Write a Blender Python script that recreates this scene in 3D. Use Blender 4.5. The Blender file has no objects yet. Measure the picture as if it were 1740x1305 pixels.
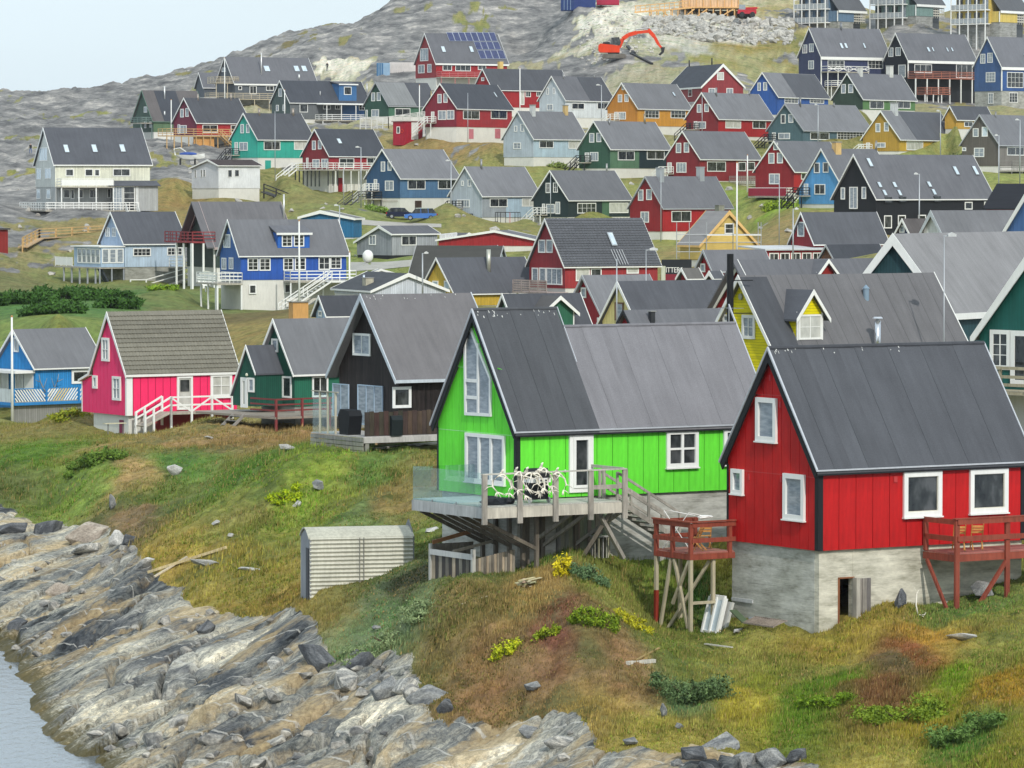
import bpy, math, random
import numpy as np
from mathutils import Vector, Matrix
random.seed(7)
rng = np.random.default_rng(11)
S = bpy.context.scene
# ---------------------------------------------------------------- camera, sky, sun, exposure
CAMZ = 20.0
FPX = 7390.0                      # focal length in photo pixels (1740 wide)
PITCH = math.atan(334.0 / FPX)
cam_data = bpy.data.cameras.new('camera')
cam_data.sensor_width = 36.0
cam_data.lens = FPX / 1740.0 * 36.0
cam_data.clip_start = 1.0
cam_data.clip_end = 6000.0
cam = bpy.data.objects.new('camera', cam_data)
cam.location = (0, 0, CAMZ)
cam.rotation_euler = (math.pi / 2 - PITCH, 0, 0)
S.collection.objects.link(cam)
S.camera = cam
SUN_AZ = (0.32, -0.947)            # horizontal direction towards the sun
SUN_EL = math.radians(38)
world = bpy.data.worlds.new('World')
S.world = world
world.use_nodes = True
wn = world.node_tree
wn.nodes.clear()
sky = wn.nodes.new('ShaderNodeTexSky')
sky.sky_type = 'NISHITA'
sky.sun_disc = False
sky.sun_elevation = SUN_EL
sky.sun_rotation = math.atan2(SUN_AZ[0], SUN_AZ[1])
sky.altitude = 0
sky.air_density = 1.0
sky.dust_density = 2.2
sky.ozone_density = 1.6
wbg = wn.nodes.new('ShaderNodeBackground')
wbg.inputs['Strength'].default_value = 0.15
wout = wn.nodes.new('ShaderNodeOutputWorld')
# thin bright summer cloud over the whole sky
wtc = wn.nodes.new('ShaderNodeTexCoord')
wmp = wn.nodes.new('ShaderNodeMapping')
wmp.inputs['Scale'].default_value = (1.0, 1.0, 5.0)
wno = wn.nodes.new('ShaderNodeTexNoise')
wno.inputs['Scale'].default_value = 2.2
wno.inputs['Detail'].default_value = 6
wno.inputs['Roughness'].default_value = 0.55
wrm = wn.nodes.new('ShaderNodeMapRange')
wrm.inputs['From Min'].default_value = 0.3
wrm.inputs['From Max'].default_value = 0.75
wrm.inputs['To Min'].default_value = 0.78
wrm.inputs['To Max'].default_value = 0.98
wmix = wn.nodes.new('ShaderNodeMixRGB')
wmix.inputs['Color2'].default_value = (5.3, 6.2, 6.75, 1)
wn.links.new(wtc.outputs['Generated'], wmp.inputs['Vector'])
wn.links.new(wmp.outputs['Vector'], wno.inputs['Vector'])
wn.links.new(wno.outputs['Fac'], wrm.inputs['Value'])
wn.links.new(wrm.outputs['Result'], wmix.inputs['Fac'])
wn.links.new(sky.outputs['Color'], wmix.inputs['Color1'])
wn.links.new(wmix.outputs['Color'], wbg.inputs['Color'])
wn.links.new(wbg.outputs['Background'], wout.inputs['Surface'])
sun_data = bpy.data.lights.new('sun', 'SUN')
sun_data.energy = 2.3
sun_data.angle = math.radians(0.6)
sun_data.color = (1.0, 0.95, 0.87)
sun = bpy.data.objects.new('sun', sun_data)
sdir = Vector((SUN_AZ[0] * math.cos(SUN_EL), SUN_AZ[1] * math.cos(SUN_EL), math.sin(SUN_EL)))
sun.rotation_euler = sdir.to_track_quat('Z', 'Y').to_euler()
sun.location = (60, -40, 90)
S.collection.objects.link(sun)
S.view_settings.view_transform = 'Standard'
S.view_settings.look = 'None'
S.view_settings.exposure = 0.11
S.view_settings.gamma = 1.0
S.view_settings.use_curve_mapping = False
S.render.engine = 'CYCLES'
S.cycles.max_bounces = 5
S.cycles.diffuse_bounces = 2
S.cycles.glossy_bounces = 2
S.cycles.transmission_bounces = 3
S.cycles.transparent_max_bounces = 6
S.cycles.caustics_reflective = False
S.cycles.caustics_refractive = False
# ---------------------------------------------------------------- survey: sight lines of the photograph's viewpoint
CP, SP = math.cos(PITCH), math.sin(PITCH)
def kz(py):                       # dz/dy of the sight line at photo row py
 b = (652.5 - py) / FPX
 return (CP * b - SP) / (SP * b + CP)
def spot(px, py, y):              # the point on a sight line at distance y
 b = (652.5 - py) / FPX
 den = SP * b + CP
 return Vector((y * (px - 870.0) / FPX / den, y, CAMZ + y * kz(py)))
def xproj(p):                     # photo column of a point
 d = p[1] * CP - (p[2] - CAMZ) * SP
 return 870 + FPX * p[0] / d
def dist_for(py, z):              # distance at which row py has height z
 return (z - CAMZ) / kz(py)
def lin(c):
 c = c / 255.0
 return c / 12.92 if c <= 0.04045 else ((c + 0.055) / 1.055) ** 2.4
def rgb(r, g, b, k=1.0):
 return (lin(r) * k, lin(g) * k, lin(b) * k, 1.0)
# ---------------------------------------------------------------- materials
MATS = {}
def newmat(name):
 m = bpy.data.materials.new(name)
 m.use_nodes = True
 nt = m.node_tree
 b = nt.nodes['Principled BSDF']
 return m, nt, b
def N(nt, t, **kw):
 n = nt.nodes.new(t)
 for k, v in kw.items():
  if k in n.inputs.keys():
   n.inputs[k].default_value = v
  else:
   setattr(n, k, v)
 return n
def ramp(nt, stops, interp='LINEAR'):
 r = nt.nodes.new('ShaderNodeValToRGB')
 r.color_ramp.interpolation = interp
 e = r.color_ramp.elements
 while len(e) < len(stops):
  e.new(0.5)
 for i, (p, c) in enumerate(stops):
  e[i].position = p
  e[i].color = c
 return r
def m_paint(col, boards=0.0, axis='V', rough=0.6, wear=0.12, k=0.95):
 """painted or bare surface; boards = board width in m (fine joints), axis V = upright boards, H = lying"""
 key = ('paint', col, boards, axis, rough, wear, k)
 if key in MATS: return MATS[key]
 m, nt, b = newmat('paint_%d_%d_%d' % col)
 tc = N(nt, 'ShaderNodeTexCoord')
 oi = N(nt, 'ShaderNodeObjectInfo')
 n1 = N(nt, 'ShaderNodeTexNoise', Scale=0.7, Detail=6.0, Roughness=0.6)
 mp = N(nt, 'ShaderNodeMapping')
 mp.inputs['Scale'].default_value = (6, 6, 0.8) if axis == 'V' else (0.8, 0.8, 7)
 n2 = N(nt, 'ShaderNodeTexNoise', Scale=1.6, Detail=5.0, Roughness=0.65)
 nt.links.new(tc.outputs['Object'], n1.inputs['Vector'])
 nt.links.new(tc.outputs['Object'], mp.inputs['Vector'])
 nt.links.new(mp.outputs['Vector'], n2.inputs['Vector'])
 base = rgb(*col, k)
 add = N(nt, 'ShaderNodeMath', operation='ADD')
 nt.links.new(n1.outputs['Fac'], add.inputs[0]); nt.links.new(n2.outputs['Fac'], add.inputs[1])
 mr = N(nt, 'ShaderNodeMapRange')
 mr.inputs['From Min'].default_value = 0.7; mr.inputs['From Max'].default_value = 1.3
 mr.inputs['To Min'].default_value = 1.0 - wear * 1.6; mr.inputs['To Max'].default_value = 1.0 + wear
 nt.links.new(add.outputs[0], mr.inputs['Value'])
 hv = N(nt, 'ShaderNodeMixRGB', blend_type='MULTIPLY')
 hv.inputs['Fac'].default_value = 1.0
 hv.inputs['Color1'].default_value = base
 nt.links.new(mr.outputs['Result'], hv.inputs['Color2'])
 out = hv.outputs['Color']
 if boards:
  sx = N(nt, 'ShaderNodeSeparateXYZ')
  nt.links.new(tc.outputs['Object'], sx.inputs[0])
  if axis == 'V':
   q = N(nt, 'ShaderNodeMath', operation='ADD')
   nt.links.new(sx.outputs['X'], q.inputs[0]); nt.links.new(sx.outputs['Y'], q.inputs[1])
   qo = q.outputs[0]
  else:
   qo = sx.outputs['Z']
  dv = N(nt, 'ShaderNodeMath', operation='DIVIDE'); dv.inputs[1].default_value = boards
  fr = N(nt, 'ShaderNodeMath', operation='FRACT')
  lt = N(nt, 'ShaderNodeMath', operation='LESS_THAN'); lt.inputs[1].default_value = 0.13
  nt.links.new(qo, dv.inputs[0]); nt.links.new(dv.outputs[0], fr.inputs[0]); nt.links.new(fr.outputs[0], lt.inputs[0])
  fl = N(nt, 'ShaderNodeMath', operation='FLOOR'); nt.links.new(dv.outputs[0], fl.inputs[0])
  wn_ = N(nt, 'ShaderNodeTexWhiteNoise', noise_dimensions='1D'); nt.links.new(fl.outputs[0], wn_.inputs['W'])
  bmr = N(nt, 'ShaderNodeMapRange'); bmr.inputs['To Min'].default_value = 1 - wear; bmr.inputs['To Max'].default_value = 1 + wear * .5
  nt.links.new(wn_.outputs['Value'], bmr.inputs['Value'])
  m3 = N(nt, 'ShaderNodeMixRGB', blend_type='MULTIPLY'); m3.inputs['Fac'].default_value = 1
  nt.links.new(out, m3.inputs['Color1']); nt.links.new(bmr.outputs[0], m3.inputs['Color2'])
  m2 = N(nt, 'ShaderNodeMixRGB', blend_type='MULTIPLY')
  m2.inputs['Color2'].default_value = (0.55, 0.55, 0.55, 1)
  nt.links.new(lt.outputs[0], m2.inputs['Fac'])
  nt.links.new(m3.outputs['Color'], m2.inputs['Color1'])
  out = m2.outputs['Color']
  bp = N(nt, 'ShaderNodeBump'); bp.inputs['Strength'].default_value = 0.5; bp.inputs['Distance'].default_value = 0.02
  bp.invert = True
  nt.links.new(lt.outputs[0], bp.inputs['Height'])
  nt.links.new(bp.outputs['Normal'], b.inputs['Normal'])
 else:
  bp = N(nt, 'ShaderNodeBump'); bp.inputs['Strength'].default_value = 0.15; bp.inputs['Distance'].default_value = 0.01
  nt.links.new(n2.outputs['Fac'], bp.inputs['Height'])
  nt.links.new(bp.outputs['Normal'], b.inputs['Normal'])
 nt.links.new(out, b.inputs['Base Color'])
 b.inputs['Roughness'].default_value = rough
 b.inputs['Specular IOR Level'].default_value = 0.25
 MATS[key] = m
 return m
def m_roof(col, scale=1.0, strips=0.0, specks=0.0, var=1.0):
 key = ('roof', col, scale, strips, specks, var)
 if key in MATS: return MATS[key]
 m, nt, b = newmat('roofing_%d_%d_%d' % col)
 tc = N(nt, 'ShaderNodeTexCoord')
 oi = N(nt, 'ShaderNodeObjectInfo')
 off = N(nt, 'ShaderNodeVectorMath', operation='ADD')
 sc = N(nt, 'ShaderNodeMath', operation='MULTIPLY'); sc.inputs[1].default_value = 60
 nt.links.new(oi.outputs['Random'], sc.inputs[0])
 nt.links.new(tc.outputs['Object'], off.inputs[0]); nt.links.new(sc.outputs[0], off.inputs[1])
 n1 = N(nt, 'ShaderNodeTexNoise', Scale=0.35 * scale, Detail=6.0, Roughness=0.65)
 mp = N(nt, 'ShaderNodeMapping'); mp.inputs['Scale'].default_value = (3.0, 0.35, 0.35)
 n2 = N(nt, 'ShaderNodeTexNoise', Scale=1.1 * scale, Detail=4.0, Roughness=0.6)
 n3 = N(nt, 'ShaderNodeTexNoise', Scale=28.0 * scale, Detail=2.0)
 nt.links.new(off.outputs[0], n1.inputs['Vector'])
 nt.links.new(off.outputs[0], mp.inputs['Vector']); nt.links.new(mp.outputs['Vector'], n2.inputs['Vector'])
 nt.links.new(off.outputs[0], n3.inputs['Vector'])
 a1 = N(nt, 'ShaderNodeMath', operation='ADD'); a2 = N(nt, 'ShaderNodeMath', operation='ADD')
 nt.links.new(n1.outputs['Fac'], a1.inputs[0]); nt.links.new(n2.outputs['Fac'], a1.inputs[1])
 nt.links.new(a1.outputs[0], a2.inputs[0]); nt.links.new(n3.outputs['Fac'], a2.inputs[1])
 mr = N(nt, 'ShaderNodeMapRange')
 mr.inputs['From Min'].default_value = 1.0; mr.inputs['From Max'].default_value = 2.0
 mr.inputs['To Min'].default_value = 0.74; mr.inputs['To Max'].default_value = 1.22
 nt.links.new(a2.outputs[0], mr.inputs['Value'])
 rnd = N(nt, 'ShaderNodeMapRange'); rnd.inputs['To Min'].default_value = 1 - 0.12 * var; rnd.inputs['To Max'].default_value = 1 + 0.1 * var
 nt.links.new(oi.outputs['Random'], rnd.inputs['Value'])
 mm = N(nt, 'ShaderNodeMath', operation='MULTIPLY')
 nt.links.new(mr.outputs[0], mm.inputs[0]); nt.links.new(rnd.outputs[0], mm.inputs[1])
 hv = N(nt, 'ShaderNodeMixRGB', blend_type='MULTIPLY'); hv.inputs['Fac'].default_value = 1.0
 hv.inputs['Color1'].default_value = rgb(*col, 1.0)
 nt.links.new(mm.outputs[0], hv.inputs['Color2'])
 out = hv.outputs['Color']
 if strips:
  sx = N(nt, 'ShaderNodeSeparateXYZ'); nt.links.new(tc.outputs['Object'], sx.inputs[0])
  dv = N(nt, 'ShaderNodeMath', operation='DIVIDE'); dv.inputs[1].default_value = strips
  fr = N(nt, 'ShaderNodeMath', operation='FRACT'); lt = N(nt, 'ShaderNodeMath', operation='LESS_THAN'); lt.inputs[1].default_value = 0.05
  nt.links.new(sx.outputs['X'], dv.inputs[0]); nt.links.new(dv.outputs[0], fr.inputs[0]); nt.links.new(fr.outputs[0], lt.inputs[0])
  m2 = N(nt, 'ShaderNodeMixRGB', blend_type='MULTIPLY'); m2.inputs['Color2'].default_value = (.72, .72, .72, 1)
  nt.links.new(lt.outputs[0], m2.inputs['Fac']); nt.links.new(out, m2.inputs['Color1']); out = m2.outputs['Color']
 nt.links.new(out, b.inputs['Base Color'])
 b.inputs['Roughness'].default_value = 0.88
 b.inputs['Specular IOR Level'].default_value = 0.15
 bp = N(nt, 'ShaderNodeBump'); bp.inputs['Strength'].default_value = 0.25; bp.inputs['Distance'].default_value = 0.02
 nt.links.new(n3.outputs['Fac'], bp.inputs['Height']); nt.links.new(bp.outputs['Normal'], b.inputs['Normal'])
 MATS[key] = m
 return m
def m_glass(kind='dark'):
 key = ('glass', kind)
 if key in MATS: return MATS[key]
 m, nt, b = newmat('window_glass_' + kind)
 tc = N(nt, 'ShaderNodeTexCoord'); oi = N(nt, 'ShaderNodeObjectInfo')
 n1 = N(nt, 'ShaderNodeTexNoise', Scale=1.3, Detail=3.0)
 off = N(nt, 'ShaderNodeVectorMath', operation='ADD')
 sc = N(nt, 'ShaderNodeMath', operation='MULTIPLY'); sc.inputs[1].default_value = 50
 nt.links.new(oi.outputs['Random'], sc.inputs[0]); nt.links.new(tc.outputs['Object'], off.inputs[0]); nt.links.new(sc.outputs[0], off.inputs[1])
 nt.links.new(off.outputs[0], n1.inputs['Vector'])
 gsc = (1, 1, .55)
 if kind == 'dark': st = [(0.38, (0.014, 0.017, 0.02, 1)), (0.52, (0.035, 0.04, 0.042, 1)), (0.68, (0.085, 0.09, 0.095, 1))]
 elif kind == 'pale': st = [(0.36, (0.20, 0.235, 0.27, 1)), (0.64, (0.33, 0.37, 0.41, 1))]; gsc = (1, 1, 4)  # streaked reflection of sea and sky put into the pane colour
 elif kind == 'sky': st = [(0.3, (0.45, 0.55, 0.62, 1)), (0.7, (0.62, 0.70, 0.75, 1))]  # reflected sky put into the pane colour
 elif kind == 'solar': st = [(0.3, (0.03, 0.04, 0.10, 1)), (0.7, (0.05, 0.06, 0.16, 1))]
 else: st = [(0.3, (0.42, 0.42, 0.38, 1)), (0.7, (0.6, 0.6, 0.55, 1))]
 gm = N(nt, 'ShaderNodeMapping'); gm.inputs['Scale'].default_value = gsc; nt.links.new(off.outputs[0], gm.inputs[0]); nt.links.new(gm.outputs[0], n1.inputs['Vector']); n1.inputs['Scale'].default_value = 2.2
 r = ramp(nt, st)
 nt.links.new(n1.outputs['Fac'], r.inputs[0]); nt.links.new(r.outputs[0], b.inputs['Base Color'])
 b.inputs['Roughness'].default_value = 0.06
 b.inputs['IOR'].default_value = 1.5
 b.inputs['Specular IOR Level'].default_value = 0.6
 MATS[key] = m
 return m
def m_concrete(col=(150, 150, 142)):
 key = ('conc', col)
 if key in MATS: return MATS[key]
 m, nt, b = newmat('concrete')
 tc = N(nt, 'ShaderNodeTexCoord')
 mp = N(nt, 'ShaderNodeMapping'); mp.inputs['Scale'].default_value = (0.8, 0.8, 2.6)
 n1 = N(nt, 'ShaderNodeTexNoise', Scale=1.3, Detail=8.0, Roughness=0.7)
 n2 = N(nt, 'ShaderNodeTexNoise', Scale=0.55, Detail=5.0)
 mp3 = N(nt, 'ShaderNodeMapping'); mp3.inputs['Scale'].default_value = (0.55, 0.55, 10)
 n3 = N(nt, 'ShaderNodeTexNoise', Scale=1.0, Detail=4.0, Roughness=0.8)
 nt.links.new(tc.outputs['Object'], mp.inputs['Vector']); nt.links.new(mp.outputs['Vector'], n1.inputs['Vector'])
 nt.links.new(tc.outputs['Object'], n2.inputs['Vector'])
 nt.links.new(tc.outputs['Object'], mp3.inputs['Vector']); nt.links.new(mp3.outputs['Vector'], n3.inputs['Vector'])
 r1 = ramp(nt, [(0.3, rgb(col[0] * .74, col[1] * .74, col[2] * .7)), (0.5, rgb(*col)), (0.72, rgb(min(255, col[0] * 1.18), min(255, col[1] * 1.18), min(255, col[2] * 1.18)))])
 mx = N(nt, 'ShaderNodeMixRGB', blend_type='MULTIPLY'); mx.inputs['Fac'].default_value = 0.85
 r2 = ramp(nt, [(0.32, (0.72, 0.72, 0.69, 1)), (0.5, (1, 1, 1, 1))])
 mx2 = N(nt, 'ShaderNodeMixRGB', blend_type='MULTIPLY'); mx2.inputs['Fac'].default_value = 0.8
 r3 = ramp(nt, [(0.34, (0.68, 0.68, 0.68, 1)), (0.44, (1, 1, 1, 1))])
 nt.links.new(n1.outputs['Fac'], r1.inputs[0]); nt.links.new(n2.outputs['Fac'], r2.inputs[0]); nt.links.new(n3.outputs['Fac'], r3.inputs[0])
 nt.links.new(r1.outputs[0], mx.inputs['Color1']); nt.links.new(r2.outputs[0], mx.inputs['Color2'])
 nt.links.new(mx.outputs[0], mx2.inputs['Color1']); nt.links.new(r3.outputs[0], mx2.inputs['Color2'])
 nt.links.new(mx2.outputs[0], b.inputs['Base Color'])
 b.inputs['Roughness'].default_value = 0.9
 bp = N(nt, 'ShaderNodeBump'); bp.inputs['Strength'].default_value = 0.5; bp.inputs['Distance'].default_value = 0.03
 nt.links.new(n3.outputs['Fac'], bp.inputs['Height']); nt.links.new(bp.outputs['Normal'], b.inputs['Normal'])
 MATS[key] = m
 return m
def m_metal(col=(170, 172, 175), rough=0.35, metallic=0.8):
 key = ('metal', col, rough, metallic)
 if key in MATS: return MATS[key]
 m, nt, b = newmat('metal')
 b.inputs['Base Color'].default_value = rgb(*col)
 b.inputs['Metallic'].default_value = metallic
 b.inputs['Roughness'].default_value = rough
 MATS[key] = m
 return m
WHITE = (236, 236, 232)
def M_WHITE(): return m_paint(WHITE, wear=0.05, k=0.97)
def M_BLACK(): return m_paint((38, 40, 44), wear=0.1)
def M_WOOD(): return m_paint((178, 172, 158), boards=0.0, wear=0.25)
def M_NEWWOOD(): return m_paint((206, 170, 118), wear=0.2)
# ---------------------------------------------------------------- frames and mesh builder
COL = S.collection
class Frame:
 """local coordinates: s = along the long side, t = along the gable, z = up"""
 def __init__(self, o, a, mirror=False):
  self.o = Vector(o); self.a = a; self.m = mirror
  ca, sa = math.cos(a), math.sin(a)
  if not mirror:
   self.d = Vector((sa, ca, 0)); self.g = Vector((-ca, sa, 0)); self.rot = math.atan2(ca, sa)
  else:
   self.d = Vector((-sa, ca, 0)); self.g = Vector((ca, sa, 0)); self.rot = a
 def w(self, s, t, z): return self.o + self.d * s + self.g * t + Vector((0, 0, z))
 def loc(self, s, t, z): return (t, s, z) if self.m else (s, t, z)
 def _ray(self, px, py, n, off):   # sight line meets the upright plane n.(p-o)=off
  p1 = spot(px, py, 100.0); c = Vector((0, 0, CAMZ)); r = p1 - c
  k = (off + n.dot(self.o) - n.dot(c)) / n.dot(r)
  return c + r * k
 def side(self, px, py, t0=0.0):
  p = self._ray(px, py, self.g, t0) - self.o
  return p.dot(self.d), p.z
 def gable(self, px, py, s0=0.0):
  p = self._ray(px, py, self.d, s0) - self.o
  return p.dot(self.g), p.z
 def slope(self, px, py, n, off):  # any plane, n given in (s,t,z)
  nw = self.d * n[0] + self.g * n[1] + Vector((0, 0, n[2]))
  p = self._ray(px, py, nw, off) - self.o
  return p.dot(self.d), p.dot(self.g), p.z
class MB:
 def __init__(self, fr=None):
  self.v = []; self.f = []; self.fr = fr
 def box(self, s0, s1, t0, t1, z0, z1):
  b = len(self.v)
  for z in (z0, z1):
   self.v += [(s0, t0, z), (s1, t0, z), (s1, t1, z), (s0, t1, z)]
  self.f += [(b, b + 3, b + 2, b + 1), (b + 4, b + 5, b + 6, b + 7), (b, b + 1, b + 5, b + 4),
     (b + 1, b + 2, b + 6, b + 5), (b + 2, b + 3, b + 7, b + 6), (b + 3, b, b + 4, b + 7)]
  return self
 def prism(self, pts, lo, hi, axis='s'):
  """polygon in the two other axes, extruded lo..hi along axis"""
  b = len(self.v); n = len(pts)
  for e in (lo, hi):
   for (p, q) in pts:
    self.v.append((e, p, q) if axis == 's' else (p, e, q) if axis == 't' else (p, q, e))
  self.f.append(tuple(range(b, b + n))); self.f.append(tuple(range(b + 2 * n - 1, b + n - 1, -1)))
  for i in range(n):
   j = (i + 1) % n
   self.f.append((b + i, b + n + i, b + n + j, b + j))
  return self
 def beam(self, p, q, w, h=None):
  h = h or w
  p = Vector(p); q = Vector(q); d = (q - p)
  if d.length < 1e-6: return self
  d.normalize()
  up = Vector((0, 0, 1)) if abs(d.z) < 0.95 else Vector((1, 0, 0))
  x = d.cross(up).normalized(); y = x.cross(d)
  b = len(self.v)
  for e in (p, q):
   for (i, j) in ((-1, -1), (1, -1), (1, 1), (-1, 1)):
    self.v.append(tuple(e + x * (i * w / 2) + y * (j * h / 2)))
  self.f += [(b, b + 1, b + 2, b + 3), (b + 7, b + 6, b + 5, b + 4)]
  for i in range(4):
   j = (i + 1) % 4
   self.f.append((b + i, b + 4 + i, b + 4 + j, b + j))
  return self
 def tube(self, pts, r, seg=8, caps=True):
  pts = [Vector(p) for p in pts]
  rs = r if isinstance(r, (list, tuple)) else [r] * len(pts)
  b = len(self.v)
  for i, p in enumerate(pts):
   d = (pts[min(i + 1, len(pts) - 1)] - pts[max(i - 1, 0)]).normalized()
   up = Vector((0, 0, 1)) if abs(d.z) < 0.9 else Vector((1, 0, 0))
   x = d.cross(up).normalized(); y = x.cross(d)
   for k in range(seg):
    a = 2 * math.pi * k / seg
    self.v.append(tuple(p + x * (math.cos(a) * rs[i]) + y * (math.sin(a) * rs[i])))
  for i in range(len(pts) - 1):
   for k in range(seg):
    k2 = (k + 1) % seg
    self.f.append((b + i * seg + k, b + (i + 1) * seg + k, b + (i + 1) * seg + k2, b + i * seg + k2))
  if caps:
   self.f.append(tuple(range(b, b + seg)))
   e = b + (len(pts) - 1) * seg
   self.f.append(tuple(range(e + seg - 1, e - 1, -1)))
  return self
 def quad(self, a, b_, c, d):
  b = len(self.v); self.v += [tuple(a), tuple(b_), tuple(c), tuple(d)]; self.f.append((b, b + 1, b + 2, b + 3))
  return self
 def blob(self, c, r, jit=0.15, sub=2, seed=0):
  import bmesh
  bm = bmesh.new(); bmesh.ops.create_icosphere(bm, subdivisions=sub, radius=1.0)
  rr = random.Random(seed)
  b = len(self.v)
  for v in bm.verts:
   k = 1 + rr.uniform(-jit, jit)
   self.v.append((c[0] + v.co.x * r[0] * k, c[1] + v.co.y * r[1] * k, c[2] + v.co.z * r[2] * k))
  for f in bm.faces: self.f.append(tuple(b + v.index for v in f.verts))
  bm.free(); return self
 def build(self, name, mat, parent=None, smooth=False):
  me = bpy.data.meshes.new(name)
  if self.fr is not None and self.fr.m:
   me.from_pydata([(t, s, z) for (s, t, z) in self.v], [], [tuple(reversed(f)) for f in self.f])
  else:
   me.from_pydata(self.v, [], self.f)
  if smooth: me.polygons.foreach_set('use_smooth', [True] * len(me.polygons))
  me.materials.append(mat)
  o = bpy.data.objects.new(name, me); COL.objects.link(o)
  if parent is not None: o.parent = parent
  return o
def tag(o, label=None, cat=None, group=None, kind=None):
 if label: o['label'] = label
 if cat: o['category'] = cat
 if group: o['group'] = group
 if kind: o['kind'] = kind
 return o
def empty(name, fr, label, cat, group=None):
 o = bpy.data.objects.new(name, None); COL.objects.link(o)
 o.location = fr.o; o.rotation_euler = (0, 0, fr.rot); o.empty_display_size = 0.5
 return tag(o, label, cat, group)
# ---------------------------------------------------------------- house builder
ZO = {'A': (0, 80), 'B': (420, 0), 'C': (860, 0), 'D': (1300, 0), 'E': (0, 330), 'F': (420, 300), 'G': (860, 250), 'H': (1300, 250),
  'a': (0, 500), 'b': (380, 480), 'c': (690, 500), 'd': (680, 760), 'e': (1080, 560), 'f': (1080, 840), 'g': (1300, 700), 'h': (440, 800), 'P': (0, 0)}
KS = 440.0 / 1740.0
def cv(z, x, y):
 if z == 'P': return (x, y)
 if z == 'Y': return (1160 + x * 0.1954, 420 + y * 0.1954)
 if z == 'T': return (1400 + x * 0.1954, 380 + y * 0.1954)
 o = ZO[z]
 return (o[0] + x * KS, o[1] + y * KS)
HOUSES = {}
GROUND = []                       # (px, py, y) of every house foot, for the terrain
def window(fr, par, face, off, u0, u1, z0, z1, nx=1, nz=1, glass='dark', ft=0.11, trim=None, name='window', mw=0.05, out=0.06, sill=False):
 """a frame with mullions, and one pane behind it, on plane side (t=off) or gable (s=off); faces outwards (-)"""
 trim = trim or M_WHITE()
 mb = MB(fr)
 def bx(a0, a1, b0, b1, d0, d1):
  if face == 'side': mb.box(a0, a1, off - d1, off - d0, b0, b1)
  else: mb.box(off - d1, off - d0, a0, a1, b0, b1)
 u0, u1 = min(u0, u1), max(u0, u1); z0, z1 = min(z0, z1), max(z0, z1)
 ft = min(ft, (u1 - u0) * .3, (z1 - z0) * .3)
 bx(u0, u1, z1 - ft, z1, 0.0, out); bx(u0, u1, z0, z0 + ft, 0.0, out)
 bx(u0, u0 + ft, z0 + ft, z1 - ft, 0.0, out); bx(u1 - ft, u1, z0 + ft, z1 - ft, 0.0, out)
 for i in range(1, nx):
  c = u0 + ft + (u1 - u0 - 2 * ft) * i / nx
  bx(c - mw / 2, c + mw / 2, z0 + ft, z1 - ft, 0.0, out - .012)
 for j in range(1, nz):
  c = z0 + ft + (z1 - z0 - 2 * ft) * j / nz
  w_ = mw * .7
  bx(u0 + ft, u1 - ft, c - w_ / 2, c + w_ / 2, 0.0, out - .02)
 if sill: bx(u0 - .03, u1 + .03, z0 - .05, z0 - .004, 0.0, out + .05)
 w = mb.build(name, trim, par)
 p = MB(fr)
 if face == 'side': p.box(u0 + ft * .6, u1 - ft * .6, off - .02, off - .004, z0 + ft * .6, z1 - ft * .6)
 else: p.box(off - .02, off - .004, u0 + ft * .6, u1 - ft * .6, z0 + ft * .6, z1 - ft * .6)
 p.build('pane', m_glass(glass), w)
 return w
def pxrect(fr, face, off, z, r):
 x0, y0 = cv(z, r[0], r[1]); x1, y1 = cv(z, r[2], r[3]); xm, ym = (x0 + x1) / 2, (y0 + y1) / 2
 f = fr.side if face == 'side' else fr.gable
 u0 = f(x0, ym, off)[0]; u1 = f(x1, ym, off)[0]; z1 = f(xm, y0, off)[1]; z0 = f(xm, y1, off)[1]
 return min(u0, u1), max(u0, u1), z0, z1
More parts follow.
